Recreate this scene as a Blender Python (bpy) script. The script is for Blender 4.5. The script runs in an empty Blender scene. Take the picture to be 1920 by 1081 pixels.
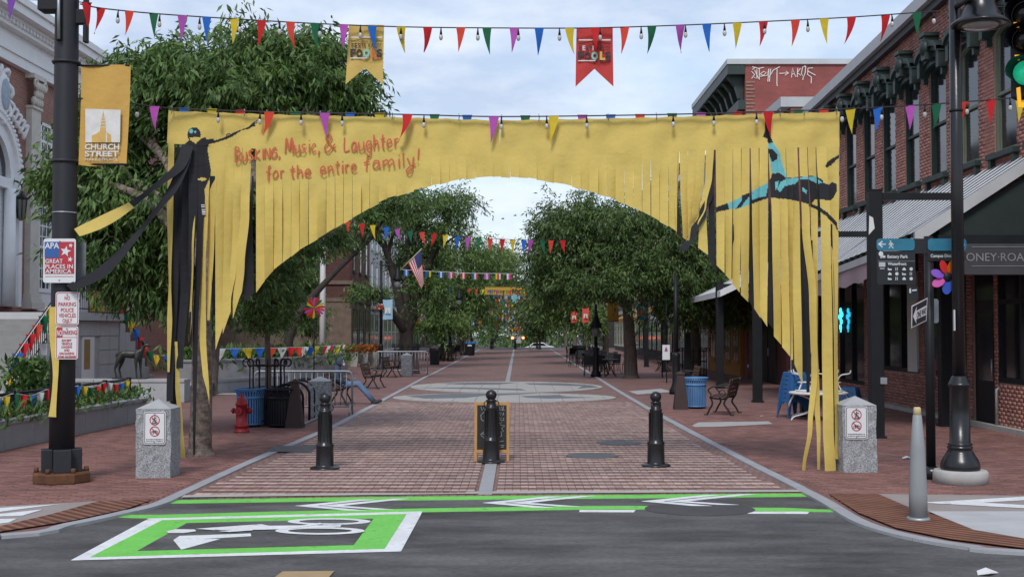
import bpy, math, random
import numpy as np
from mathutils import Vector, Matrix, Euler
R = math.radians
rnd = random.Random(11)
nr = np.random.default_rng(5)
sc = bpy.context.scene
# ---------------------------------------------------------------- camera, sky, sun, exposure
FPX, CAMH, PITCH, YAW = 2300.0, 2.0, R(1.91), R(0.275)
cam_d = bpy.data.cameras.new('camera'); cam = bpy.data.objects.new('camera', cam_d)
sc.collection.objects.link(cam); sc.camera = cam
cam_d.sensor_width = 36.0; cam_d.lens = 36.0 * FPX / 1920.0
cam_d.clip_start = 0.1; cam_d.clip_end = 3000
cam.location = (0, 0, CAMH); cam.rotation_euler = (R(90) + PITCH, 0, YAW)
SUN_EL, SUN_AZ = R(46), R(190)          # azimuth measured clockwise from +Y
w = bpy.data.worlds.new('World'); sc.world = w; w.use_nodes = True
nt = w.node_tree; nd = nt.nodes; lk = nt.links; nd.clear()
sky = nd.new('ShaderNodeTexSky'); sky.sky_type = 'NISHITA'; sky.sun_disc = False
sky.sun_elevation = SUN_EL; sky.sun_rotation = SUN_AZ; sky.air_density = 1.2; sky.dust_density = 0.6; sky.ozone_density = 2.0
tc = nd.new('ShaderNodeTexCoord'); mp = nd.new('ShaderNodeMapping'); mp.inputs['Scale'].default_value = (1.0, 1.0, 2.6)
mp.inputs['Location'].default_value = (0.35, 0.1, 0.0)
nz = nd.new('ShaderNodeTexNoise'); nz.inputs['Scale'].default_value = 4.2; nz.inputs['Detail'].default_value = 7; nz.inputs['Roughness'].default_value = 0.55
nz.inputs['Distortion'].default_value = 0.35
rp = nd.new('ShaderNodeValToRGB'); rp.color_ramp.elements[0].position = 0.36; rp.color_ramp.elements[1].position = 0.66
rp.color_ramp.elements[0].color = (0.50, 0.50, 0.50, 1); rp.color_ramp.elements[1].color = (0.95, 0.95, 0.95, 1)
mx = nd.new('ShaderNodeMix'); mx.data_type = 'RGBA'
mx.inputs[7].default_value = (5.3, 5.8, 6.6, 1)
bg = nd.new('ShaderNodeBackground'); bg.inputs['Strength'].default_value = 0.10
out = nd.new('ShaderNodeOutputWorld')
nz2 = nd.new('ShaderNodeTexNoise'); nz2.inputs['Scale'].default_value = 7.5; nz2.inputs['Detail'].default_value = 8; nz2.inputs['Roughness'].default_value = 0.6
rp2 = nd.new('ShaderNodeValToRGB'); rp2.color_ramp.elements[0].position = 0.38; rp2.color_ramp.elements[1].position = 0.64; rp2.color_ramp.elements[0].color = (3.6, 4.3, 5.6, 1); rp2.color_ramp.elements[1].color = (5.5, 5.9, 6.6, 1)
lk.new(mp.outputs['Vector'], nz2.inputs['Vector']); lk.new(nz2.outputs['Fac'], rp2.inputs['Fac']); lk.new(rp2.outputs['Color'], mx.inputs[7])
lk.new(tc.outputs['Generated'], mp.inputs['Vector']); lk.new(mp.outputs['Vector'], nz.inputs['Vector']); lk.new(nz.outputs['Fac'], rp.inputs['Fac'])
lk.new(rp.outputs['Color'], mx.inputs[0]); lk.new(sky.outputs['Color'], mx.inputs[6]); lk.new(mx.outputs[2], bg.inputs['Color']); lk.new(bg.outputs['Background'], out.inputs['Surface'])
sun_d = bpy.data.lights.new('sun', 'SUN'); sun_d.energy = 1.5; sun_d.angle = R(16); sun_d.color = (1.0, 0.97, 0.93)
sun = bpy.data.objects.new('sun', sun_d); sc.collection.objects.link(sun)
sdir = Vector((math.sin(SUN_AZ) * math.cos(SUN_EL), math.cos(SUN_AZ) * math.cos(SUN_EL), math.sin(SUN_EL)))
sun.rotation_euler = sdir.to_track_quat('Z', 'Y').to_euler(); sun.location = sdir * 60
vs = sc.view_settings; vs.view_transform = 'Standard'; vs.look = 'None'; vs.gamma = 1; vs.exposure = 0.68; vs.use_curve_mapping = False
# ---------------------------------------------------------------- pixel rays (1920 x 1081 photograph)
M3 = Euler((R(90) + PITCH, 0, YAW)).to_matrix()
def ray(px, py): return M3 @ Vector(((px - 960) / FPX, (540.5 - py) / FPX, -1.0))
def G(px, py, z=0.0):
    d = ray(px, py); t = (z - CAMH) / d.z
    return Vector((d.x * t, d.y * t, z))
def P(px, py, Y):
    d = ray(px, py); t = Y / d.y
    return Vector((d.x * t, Y, CAMH + d.z * t))
def PX(px, py, X):
    d = ray(px, py); t = X / d.x
    return Vector((X, d.y * t, CAMH + d.z * t))
# ---------------------------------------------------------------- mesh helpers
COL = sc.collection
ROOT = {}
class MB:
    def __init__(s): s.v = []; s.f = []; s.m = []; s.s = []
    def add(s, vs, fs, mi=0, sm=False):
        b = len(s.v); s.v += [tuple(v) for v in vs]
        for f in fs: s.f.append(tuple(i + b for i in f)); s.m.append(mi); s.s.append(sm)
        return s
    def box(s, c, d, rz=0.0, mi=0, rot=None):
        m = rot if rot is not None else Matrix.Rotation(rz, 3, 'Z')
        c = Vector(c); h = Vector(d) / 2
        vs = [c + m @ Vector((x * h.x, y * h.y, z * h.z)) for z in (-1, 1) for y in (-1, 1) for x in (-1, 1)]
        return s.add(vs, [(0, 2, 3, 1), (4, 5, 7, 6), (0, 1, 5, 4), (2, 6, 7, 3), (0, 4, 6, 2), (1, 3, 7, 5)], mi)
    def b2(s, a, b, mi=0):
        a = Vector(a); b = Vector(b)
        return s.box((a + b) / 2, (abs(b.x - a.x), abs(b.y - a.y), abs(b.z - a.z)), 0, mi)
    def tube(s, pts, rad, n=8, mi=0, caps=True, sm=True, closed=False):
        pts = [Vector(p) for p in pts]; k = len(pts)
        if not hasattr(rad, '__len__'): rad = [rad] * k
        vs = []; up = None
        for i, p in enumerate(pts):
            t = (pts[(i + 1) % k] - pts[i - 1]) if closed else (pts[min(i + 1, k - 1)] - pts[max(i - 1, 0)])
            if t.length < 1e-9: t = Vector((0, 0, 1))
            t.normalize()
            if up is None: up = Vector((1, 0, 0)) if abs(t.x) < 0.8 else Vector((0, 1, 0))
            up = up - t * up.dot(t)
            if up.length < 1e-6: up = t.orthogonal()
            up.normalize(); e = t.cross(up)
            for j in range(n):
                a = 2 * math.pi * j / n
                vs.append(p + (up * math.cos(a) + e * math.sin(a)) * rad[i])
        fs = []
        for i in range(k if closed else k - 1):
            i2 = (i + 1) % k
            for j in range(n): fs.append((i * n + j, i * n + (j + 1) % n, i2 * n + (j + 1) % n, i2 * n + j))
        s.add(vs, fs, mi, sm)
        if caps and not closed:
            b = len(s.v) - len(vs)
            s.f.append(tuple(b + j for j in reversed(range(n)))); s.m.append(mi); s.s.append(False)
            s.f.append(tuple(b + (k - 1) * n + j for j in range(n))); s.m.append(mi); s.s.append(False)
        return s
    def cyl(s, a, b, r0, r1=None, n=16, mi=0): return s.tube([a, b], [r0, r0 if r1 is None else r1], n, mi)
    def lathe(s, prof, c=(0, 0, 0), n=24, mi=0, sm=True):
        c = Vector(c); vs = []; fs = []
        for r, z in prof:
            for j in range(n): vs.append(c + Vector((r * math.cos(2 * math.pi * j / n), r * math.sin(2 * math.pi * j / n), z)))
        for i in range(len(prof) - 1):
            for j in range(n): fs.append((i * n + j, i * n + (j + 1) % n, (i + 1) * n + (j + 1) % n, (i + 1) * n + j))
        s.add(vs, fs, mi, sm); b = len(s.v) - len(vs)
        s.f.append(tuple(b + j for j in reversed(range(n)))); s.m.append(mi); s.s.append(False)
        s.f.append(tuple(b + (len(prof) - 1) * n + j for j in range(n))); s.m.append(mi); s.s.append(False)
        return s
    def ell(s, c, r, nu=14, nv=9, mi=0, rot=None):
        c = Vector(c); vs = []; fs = []
        for i in range(nv + 1):
            th = math.pi * i / nv
            for j in range(nu):
                ph = 2 * math.pi * j / nu
                q = Vector((r[0] * math.sin(th) * math.cos(ph), r[1] * math.sin(th) * math.sin(ph), r[2] * math.cos(th)))
                vs.append(c + (rot @ q if rot is not None else q))
        for i in range(nv):
            for j in range(nu): fs.append((i * nu + j, (i + 1) * nu + j, (i + 1) * nu + (j + 1) % nu, i * nu + (j + 1) % nu))
        return s.add(vs, fs, mi, True)
    def prism(s, pts, off, mi=0):
        """polygon of 3-D points extruded by the vector off (front face = pts)"""
        pts = [Vector(p) for p in pts]; off = Vector(off); n = len(pts)
        fs = [tuple(range(n)), tuple(reversed(range(n, 2 * n)))] + [(i, i + n, (i + 1) % n + n, (i + 1) % n) for i in range(n)]
        return s.add(pts + [p + off for p in pts], fs, mi)
    def build(s, name, mat, parent=None, bevel=0, world=True, kind=None):
        v = np.array(s.v, dtype=float).reshape(-1, 3)
        if parent is not None and world and parent.name in ROOT:
            inv = np.array(ROOT[parent.name].inverted()); v = v @ inv[:3, :3].T + inv[:3, 3]
        me = bpy.data.meshes.new(name); me.from_pydata(v.tolist(), [], s.f)
        for q in (mat if isinstance(mat, (list, tuple)) else [mat]): me.materials.append(q)
        me.polygons.foreach_set('material_index', s.m); me.polygons.foreach_set('use_smooth', s.s)
        me.update()
        o = bpy.data.objects.new(name, me); COL.objects.link(o)
        if parent is not None:
            o.parent = parent
            if parent.name in ROOT: ROOT[o.name] = ROOT[parent.name]
        if bevel:
            b = o.modifiers.new('bevel', 'BEVEL'); b.width = bevel; b.segments = 2; b.limit_method = 'ANGLE'; b.angle_limit = R(50)
        if kind: o['kind'] = kind
        return o
def tag(o, label, cat, group=None):
    o['label'] = label; o['category'] = cat
    if group: o['group'] = group
    return o
def thing(name, label, cat, loc=(0, 0, 0), rz=0.0, group=None):
    o = bpy.data.objects.new(name, None); COL.objects.link(o)
    o.location = loc; o.rotation_euler = (0, 0, rz); o.empty_display_size = 0.2
    ROOT[o.name] = Matrix.Translation(Vector(loc)) @ Matrix.Rotation(rz, 4, 'Z')
    return tag(o, label, cat, group)
def local(root): ROOT[root.name] = Matrix.Identity(4); return root
def copy_tree(o, parent=None, loc=None, rz=None, label=None, group=None, sc_=None):
    c = o.copy(); COL.objects.link(c)
    if parent is not None: c.parent = parent
    if loc is not None: c.location = loc
    if rz is not None: c.rotation_euler = (0, 0, rz)
    if sc_ is not None: c.scale = (sc_, sc_, sc_)
    if label: c['label'] = label
    if group: c['group'] = group
    for ch in list(o.children): copy_tree(ch, c)
    return c
def npmesh(name, V, F, mats, parent=None, tint=None, kind=None, matidx=None, smooth=False):
    me = bpy.data.meshes.new(name); V = np.ascontiguousarray(V, dtype=np.float32); F = np.ascontiguousarray(F, dtype=np.int32)
    n, k = F.shape
    me.vertices.add(len(V)); me.vertices.foreach_set('co', V.ravel())
    me.loops.add(n * k); me.loops.foreach_set('vertex_index', F.ravel())
    me.polygons.add(n); me.polygons.foreach_set('loop_start', np.arange(0, n * k, k, dtype=np.int32)); me.polygons.foreach_set('loop_total', np.full(n, k, dtype=np.int32))
    for q in (mats if isinstance(mats, (list, tuple)) else [mats]): me.materials.append(q)
    if matidx is not None: me.polygons.foreach_set('material_index', np.asarray(matidx, dtype=np.int32))
    if smooth: me.polygons.foreach_set('use_smooth', np.ones(n, dtype=bool))
    me.update(calc_edges=True)
    if tint is not None:
        a = me.attributes.new('tint', 'FLOAT', 'FACE'); a.data.foreach_set('value', np.asarray(tint, dtype=np.float32))
    o = bpy.data.objects.new(name, me); COL.objects.link(o)
    if parent is not None: o.parent = parent
    if kind: o['kind'] = kind
    return o
# ---------------------------------------------------------------- materials
MATS = {}
def C(r, g, b): return tuple(((x / 255.0) / 12.92 if x <= 10 else (((x / 255.0) + 0.055) / 1.055) ** 2.4) for x in (r, g, b))
def M(name, col, rough=0.6, var=0.18, scale=5.0, bump=0.0, bscale=60.0, metal=0.0, col2=None, tint=None, emit=0.0, spec=0.4, transl=0.0, stretch=None, fine=None):
    """tint: None | 'attr' (face attribute) | 'rand' (per object) -> blends col..col2 by that value; noise always adds mottling"""
    if name in MATS: return MATS[name]
    m = bpy.data.materials.new(name); MATS[name] = m; m.use_nodes = True
    n = m.node_tree.nodes; l = m.node_tree.links; b = n['Principled BSDF']
    b.inputs['Roughness'].default_value = rough; b.inputs['Metallic'].default_value = metal; b.inputs['Specular IOR Level'].default_value = spec
    tcn = n.new('ShaderNodeTexCoord'); vec = tcn.outputs['Object']
    if stretch:
        mpn = n.new('ShaderNodeMapping'); mpn.inputs['Scale'].default_value = stretch; l.new(vec, mpn.inputs['Vector']); vec = mpn.outputs['Vector']
    base = None
    if tint:
        mxn = n.new('ShaderNodeMix'); mxn.data_type = 'RGBA'; mxn.inputs[6].default_value = (*col, 1); mxn.inputs[7].default_value = (*(col2 or col), 1)
        if tint == 'attr': q = n.new('ShaderNodeAttribute'); q.attribute_name = 'tint'; l.new(q.outputs['Fac'], mxn.inputs[0])
        else: q = n.new('ShaderNodeObjectInfo'); l.new(q.outputs['Random'], mxn.inputs[0])
        base = mxn.outputs[2]
    nzn = n.new('ShaderNodeTexNoise'); nzn.inputs['Scale'].default_value = scale; nzn.inputs['Detail'].default_value = 6; nzn.inputs['Roughness'].default_value = 0.62
    l.new(vec, nzn.inputs['Vector'])
    mr = n.new('ShaderNodeMapRange'); mr.inputs[1].default_value = 0.25; mr.inputs[2].default_value = 0.75; mr.inputs[3].default_value = 1 - var; mr.inputs[4].default_value = 1 + var
    l.new(nzn.outputs['Fac'], mr.inputs[0]); fac = mr.outputs[0]
    if fine:
        n2 = n.new('ShaderNodeTexNoise'); n2.inputs['Scale'].default_value = fine[0]; n2.inputs['Detail'].default_value = 3; l.new(vec, n2.inputs['Vector'])
        m2 = n.new('ShaderNodeMapRange'); m2.inputs[1].default_value = 0.3; m2.inputs[2].default_value = 0.7; m2.inputs[3].default_value = 1 - fine[1]; m2.inputs[4].default_value = 1 + fine[1]
        l.new(n2.outputs['Fac'], m2.inputs[0]); mu = n.new('ShaderNodeMath'); mu.operation = 'MULTIPLY'; l.new(fac, mu.inputs[0]); l.new(m2.outputs[0], mu.inputs[1]); fac = mu.outputs[0]
    vm = n.new('ShaderNodeVectorMath'); vm.operation = 'SCALE'
    if base is not None: l.new(base, vm.inputs[0])
    else: vm.inputs[0].default_value = col
    l.new(fac, vm.inputs['Scale']); l.new(vm.outputs[0], b.inputs['Base Color'])
    mrr = n.new('ShaderNodeMapRange'); mrr.inputs[3].default_value = max(0.02, rough - 0.08); mrr.inputs[4].default_value = min(1, rough + 0.1)
    l.new(nzn.outputs['Fac'], mrr.inputs[0]); l.new(mrr.outputs[0], b.inputs['Roughness'])
    if bump:
        nb = n.new('ShaderNodeTexNoise'); nb.inputs['Scale'].default_value = bscale; nb.inputs['Detail'].default_value = 4; l.new(vec, nb.inputs['Vector'])
        bn = n.new('ShaderNodeBump'); bn.inputs['Strength'].default_value = bump; bn.inputs['Distance'].default_value = 0.02
        l.new(nb.outputs['Fac'], bn.inputs['Height']); l.new(bn.outputs['Normal'], b.inputs['Normal'])
    if emit:
        b.inputs['Emission Color'].default_value = (*col, 1); b.inputs['Emission Strength'].default_value = emit
    if transl:
        tr = n.new('ShaderNodeBsdfTranslucent'); ms = n.new('ShaderNodeMixShader'); ms.inputs[0].default_value = transl
        l.new(vm.outputs[0], tr.inputs['Color']); l.new(b.outputs[0], ms.inputs[1]); l.new(tr.outputs[0], ms.inputs[2]); l.new(ms.outputs[0], n['Material Output'].inputs['Surface'])
    return m
def brickmat(name, c1, c2, mortar, bw, bh, rough=0.8, axes='xy', var=0.2):
    m = bpy.data.materials.new(name); MATS[name] = m; m.use_nodes = True
    n = m.node_tree.nodes; l = m.node_tree.links; b = n['Principled BSDF']; b.inputs['Roughness'].default_value = rough
    t = n.new('ShaderNodeTexCoord'); sp = n.new('ShaderNodeSeparateXYZ'); cb = n.new('ShaderNodeCombineXYZ'); l.new(t.outputs['Object'], sp.inputs[0])
    l.new(sp.outputs['XYZ'.index(axes[0].upper())], cb.inputs[0]); l.new(sp.outputs['XYZ'.index(axes[1].upper())], cb.inputs[1])
    k = n.new('ShaderNodeTexBrick'); k.inputs['Scale'].default_value = 1; k.inputs['Brick Width'].default_value = bw; k.inputs['Row Height'].default_value = bh
    k.inputs['Mortar Size'].default_value = bh * 0.06; k.inputs['Color1'].default_value = (*c1, 1); k.inputs['Color2'].default_value = (*c2, 1); k.inputs['Mortar'].default_value = (*mortar, 1)
    l.new(cb.outputs[0], k.inputs['Vector'])
    z = n.new('ShaderNodeTexNoise'); z.inputs['Scale'].default_value = 0.9; z.inputs['Detail'].default_value = 7; l.new(t.outputs['Object'], z.inputs['Vector'])
    mr = n.new('ShaderNodeMapRange'); mr.inputs[1].default_value = 0.25; mr.inputs[2].default_value = 0.75; mr.inputs[3].default_value = 1 - var; mr.inputs[4].default_value = 1 + var; l.new(z.outputs['Fac'], mr.inputs[0])
    vm = n.new('ShaderNodeVectorMath'); vm.operation = 'SCALE'; l.new(k.outputs['Color'], vm.inputs[0]); l.new(mr.outputs[0], vm.inputs['Scale']); l.new(vm.outputs[0], b.inputs['Base Color'])
    bn = n.new('ShaderNodeBump'); bn.inputs['Strength'].default_value = 0.4; bn.inputs['Distance'].default_value = 0.01; bn.invert = True
    l.new(k.outputs['Fac'], bn.inputs['Height']); l.new(bn.outputs['Normal'], b.inputs['Normal'])
    return m
BLACK = M('black_metal', (0.009, 0.010, 0.012), 0.48, 0.25, 3, 0.1, 30, spec=0.28)
BLACKP = M('black_gloss_paint', (0.010, 0.010, 0.012), 0.28, 0.2, 3, 0.06, 20, spec=0.5)
GALV = M('galvanised_steel', (0.33, 0.35, 0.37), 0.45, 0.15, 8, metal=0.6)
GRANITE = M('granite', (0.27, 0.275, 0.285), 0.85, 0.2, 14, 0.6, 60, fine=(60, 0.55))
GRANITE2 = M('sawn_granite', (0.33, 0.335, 0.34), 0.8, 0.14, 2.5, 0.1, 80, fine=(120, 0.15))
CONC = M('concrete', (0.36, 0.35, 0.335), 0.85, 0.14, 3, 0.15, 70)
ASPH = M('asphalt', (0.088, 0.085, 0.085), 0.88, 0.75, 0.9, 0.5, 140, fine=(30, 0.25), stretch=(0.6, 1.6, 1))
WPAINT = M('white_road_paint', (0.66, 0.67, 0.68), 0.7, 0.12, 3, 0.2, 120, fine=(25, 0.08))
GPAINT = M('green_road_paint', (0.155, 0.52, 0.085), 0.7, 0.14, 2.5, 0.2, 120, fine=(25, 0.08))
def worn(m, under, lo, hi, sc):
    n = m.node_tree.nodes; l = m.node_tree.links; b = n['Principled BSDF']; src = b.inputs['Base Color'].links[0].from_socket; t = n.new('ShaderNodeTexCoord'); z = n.new('ShaderNodeTexNoise'); z.inputs['Scale'].default_value = sc; z.inputs['Detail'].default_value = 10; z.inputs['Roughness'].default_value = 0.75
    l.new(t.outputs['Object'], z.inputs['Vector']); r = n.new('ShaderNodeMapRange'); r.inputs[1].default_value = lo; r.inputs[2].default_value = hi; l.new(z.outputs['Fac'], r.inputs[0]); x = n.new('ShaderNodeMix'); x.data_type = 'RGBA'; l.new(r.outputs[0], x.inputs[0]); l.new(src, x.inputs[6]); x.inputs[7].default_value = (*under, 1); l.new(x.outputs[2], b.inputs['Base Color'])
worn(WPAINT, (0.2, 0.2, 0.2), 0.56, 0.74, 5.0); worn(GPAINT, (0.07, 0.11, 0.06), 0.56, 0.72, 5.0); worn(ASPH, (0.15, 0.145, 0.14), 0.57, 0.80, 0.9); worn(ASPH, (0.05, 0.049, 0.05), 0.60, 0.74, 2.3)
WHITE = M('white_paint', (0.72, 0.72, 0.71), 0.5, 0.06, 3)
SIGNW = M('sign_white', (0.62, 0.62, 0.63), 0.35, 0.05, 6)
SIGNR = M('sign_red', (0.42, 0.03, 0.045), 0.4, 0.06, 6)
SIGNB = M('sign_blue', (0.03, 0.10, 0.30), 0.4, 0.05, 6)
GLASSD = M('dark_glass', (0.012, 0.014, 0.017), 0.06, 0.3, 1.2, spec=0.8)
CABLE = M('cable', (0.02, 0.012, 0.014), 0.6)
def signed(name, s, size, mat, parent, origin, ux=(1, 0, 0), uz=(0, 0, 1), width=None, height=None, depth=0.002, bold=0.0, align='LEFT', off=0.0):
    """lettering mesh; origin = world position of the left (or centre) baseline point; faces ux x uz reversed (towards -y by default)"""
    cu = bpy.data.curves.new(name, 'FONT'); cu.body = s; cu.size = size; cu.extrude = depth / 2; cu.offset = bold; cu.align_x = align; cu.resolution_u = 3
    t = bpy.data.objects.new('tmp_text', cu); COL.objects.link(t)
    dg = bpy.context.evaluated_depsgraph_get(); me = bpy.data.meshes.new_from_object(t.evaluated_get(dg)); bpy.data.objects.remove(t)
    V = np.array([v.co[:] for v in me.vertices]).reshape(-1, 3)
    x0, x1 = V[:, 0].min(), V[:, 0].max(); y0, y1 = V[:, 1].min(), V[:, 1].max()
    kx = width / (x1 - x0) if width else 1.0; ky = height / (y1 - y0) if height else (kx if width else 1.0)
    if not width and height: kx = ky
    xs = (V[:, 0] - (x0 if align == 'LEFT' else (x0 + x1) / 2)) * kx; ys = V[:, 1] * ky
    ux = np.array(Vector(ux).normalized()); uz = np.array(Vector(uz).normalized()); nrm = np.cross(ux, uz)
    W = np.array(origin)[None] + xs[:, None] * ux + ys[:, None] * uz + (V[:, 2] + off)[:, None] * nrm
    if parent is not None and parent.name in ROOT:
        inv = np.array(ROOT[parent.name].inverted()); W = W @ inv[:3, :3].T + inv[:3, 3]
    for i, v in enumerate(me.vertices): v.co = W[i]
    me.materials.clear(); me.materials.append(mat); me.name = name
    o = bpy.data.objects.new(name, me); COL.objects.link(o)
    if parent is not None:
        o.parent = parent
        if parent.name in ROOT: ROOT[o.name] = ROOT[parent.name]
    return o
def rrect(c, w, h, r, ux=Vector((1, 0, 0)), uz=Vector((0, 0, 1)), n=4):
    c = Vector(c); pts = []
    for cx, cz, a0 in ((w / 2 - r, -h / 2 + r, -90), (w / 2 - r, h / 2 - r, 0), (-w / 2 + r, h / 2 - r, 90), (-w / 2 + r, -h / 2 + r, 180)):
        for i in range(n + 1):
            a = R(a0 + 90 * i / n); pts.append(c + ux * (cx + r * math.cos(a)) + uz * (cz + r * math.sin(a)))
    return pts
def stroke(mb, pts, wd, nrm, mi=0, th=0.002):
    """flat ribbon following 3-D points, width wd, lying in the plane with normal nrm"""
    nrm = Vector(nrm).normalized(); pts = [Vector(p) for p in pts]; L = []; Rr = []
    for i, p in enumerate(pts):
        t = (pts[min(i + 1, len(pts) - 1)] - pts[max(i - 1, 0)]).normalized(); e = t.cross(nrm).normalized() * (wd / 2)
        o_ = nrm * (0.00035 * (i + len(mb.f))); L.append(p + e + o_); Rr.append(p - e + o_)
    n = len(pts); mb.add(L + Rr, [(i, i + 1, n + i + 1, n + i) for i in range(n - 1)], mi)
    return mb
def smooth(pts, k=6):
    pts = [Vector(p) for p in pts]; o = []
    for i in range(len(pts) - 1):
        p0 = pts[max(i - 1, 0)]; p1 = pts[i]; p2 = pts[i + 1]; p3 = pts[min(i + 2, len(pts) - 1)]
        for j in range(k):
            t = j / k; o.append(0.5 * ((2 * p1) + (p2 - p0) * t + (2 * p0 - 5 * p1 + 4 * p2 - p3) * t * t + (3 * p1 - p0 - 3 * p2 + p3) * t ** 3))
    o.append(pts[-1]); return o
# ================================================================ ground
ZA = -0.025
LXK, RXK = -3.84, 3.30
road = MB()
ys = [-60, 0, 10, 40, 90, 140, 165, 200, 235, 900]; zs = [ZA, ZA, ZA, ZA, ZA, ZA, ZA - 0.9, ZA - 2.2, ZA - 3, ZA - 3]
for i in range(len(ys)): road.v += [(-900, ys[i], zs[i]), (900, ys[i], zs[i])]
road.f = [(2 * i, 2 * i + 1, 2 * i + 3, 2 * i + 2) for i in range(len(ys) - 1)]; road.m = [0] * len(road.f); road.s = [False] * len(road.f)
road_o = road.build('road', ASPH, kind='structure')
YE = 124.0
lk_in = [(337, 931), (480, 862), (604, 810), (672, 776), (804, 705)]
lk_px = [(0, 1003), (130, 982), (228, 961), (295, 944), (345, 922), (473, 863.5), (597, 811), (667, 777), (800, 705)]
rk_px = [(1920, 1033), (1826, 1024), (1741, 1011), (1665, 994), (1604, 972), (1530, 929), (1393, 860), (1240, 779), (1155, 730)]
def kerbline(px, xfar, tail):
    c = [Vector(t) for t in tail] + [G(*p) for p in px]
    return [c[0], c[1]] + smooth(c[2:], 4) + [Vector((xfar, 55, 0)), Vector((xfar, YE, 0))]
KL = kerbline(lk_px, LXK, [(-60, 8.6, 0), (-14, 10.2, 0), (-8, 11.2, 0)])
KR = kerbline(rk_px, RXK, [(60, 7.6, 0), (14, 9.2, 0), (8, 10.2, 0)])
BRK_S = brickmat('sidewalk_brick_far', (0.205, 0.098, 0.083), (0.165, 0.08, 0.07), (0.12, 0.08, 0.073), 0.21, 0.105)
BRK_L = brickmat('lane_brick_far', (0.245, 0.135, 0.112), (0.19, 0.10, 0.085), (0.12, 0.08, 0.07), 0.105, 0.21)
MORT = M('sand_joint', (0.08, 0.038, 0.034), 0.95, 0.2, 4)
def slab(name, pts, mat, z=0.0, th=0.06):
    mb = MB(); mb.prism([(p.x, p.y, z) for p in pts], (0, 0, -th)); return mb.build(name, mat, kind='structure')
sl = slab('sidewalk_left', [p for p in KL] + [Vector((-60, YE, 0))], BRK_S, -0.008)
sr = slab('sidewalk_right', [p for p in reversed(KR)] + [Vector((60, YE, 0))][:0] + [Vector((60, YE, 0))], BRK_S, -0.008)
lane_l = [p for p in KL if p.y > 14.9]; lane_r = [p for p in KR if p.y > 15.4 and p.x < 5]
LE = 14.75                      # where the brick lane meets the asphalt
lane = slab('mall_lane', [Vector((-4.30, 14.72, 0)), Vector((3.62, 15.27, 0))] + lane_r + list(reversed(lane_l)), BRK_L, -0.012, 0.035)
def strip(name, line, wd, z, mat, th=0.07, parent=None):
    """kerb stones as separate granite pieces along a line"""
    root = bpy.data.objects.new(name, None); COL.objects.link(root); root['kind'] = 'structure'
    seg = []; cur = [line[0]]; L = 0
    for a, b in zip(line, line[1:]):
        n = max(1, int((b - a).length / 0.35))
        for i in range(1, n + 1):
            q = a.lerp(b, i / n); L += (q - cur[-1]).length; cur.append(q)
            if L > 1.8: seg.append(cur); cur = [q]; L = 0
    if len(cur) > 1: seg.append(cur)
    for s_ in seg:
        if max(p.y for p in s_) < 8 or abs(s_[0].x) > 16: continue
        Lp = []; Rp = []; g = 0.006
        for i, p in enumerate(s_):
            t = (s_[min(i + 1, len(s_) - 1)] - s_[max(i - 1, 0)]).normalized(); e = Vector((-t.y, t.x, 0)) * wd / 2
            q = p + (t * g if i == 0 else (-t * g if i == len(s_) - 1 else Vector()))
            Lp.append(q + e); Rp.append(q - e)
        dz = rnd.uniform(-0.002, 0.004)
        mb = MB(); n = len(Lp)
        top = [Vector((p.x, p.y, z + dz)) for p in Lp + Rp]; bot = [Vector((p.x, p.y, z - th)) for p in Lp + Rp]
        fs = [(i, n + i, n + i + 1, i + 1) for i in range(n - 1)]
        fs += [(i, i + 1, 2 * n + i + 1, 2 * n + i) for i in range(n - 1)] + [(n + i + 1, n + i, 3 * n + i, 3 * n + i + 1) for i in range(n - 1)] + [(0, 2 * n, 3 * n, n), (n - 1, 2 * n - 1, 4 * n - 1, 3 * n - 1)]
        mb.add(top + bot, fs)
        mb.build('kerb_stone', mat, root, world=False)
    return root
KERBM = M('kerb_granite', (0.30, 0.305, 0.32), 0.8, 0.12, 2.5, 0.15, 80, fine=(100, 0.12))
strip('kerb_left', KL, 0.15, 0.006, KERBM); strip('kerb_right', KR, 0.15, 0.006, KERBM)
strip('gutter_centre', [Vector((-0.40, 15.05, 0)), Vector((-0.40, 60, 0)), Vector((-0.40, YE, 0))], 0.17, 0.0, KERBM, 0.02)
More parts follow.
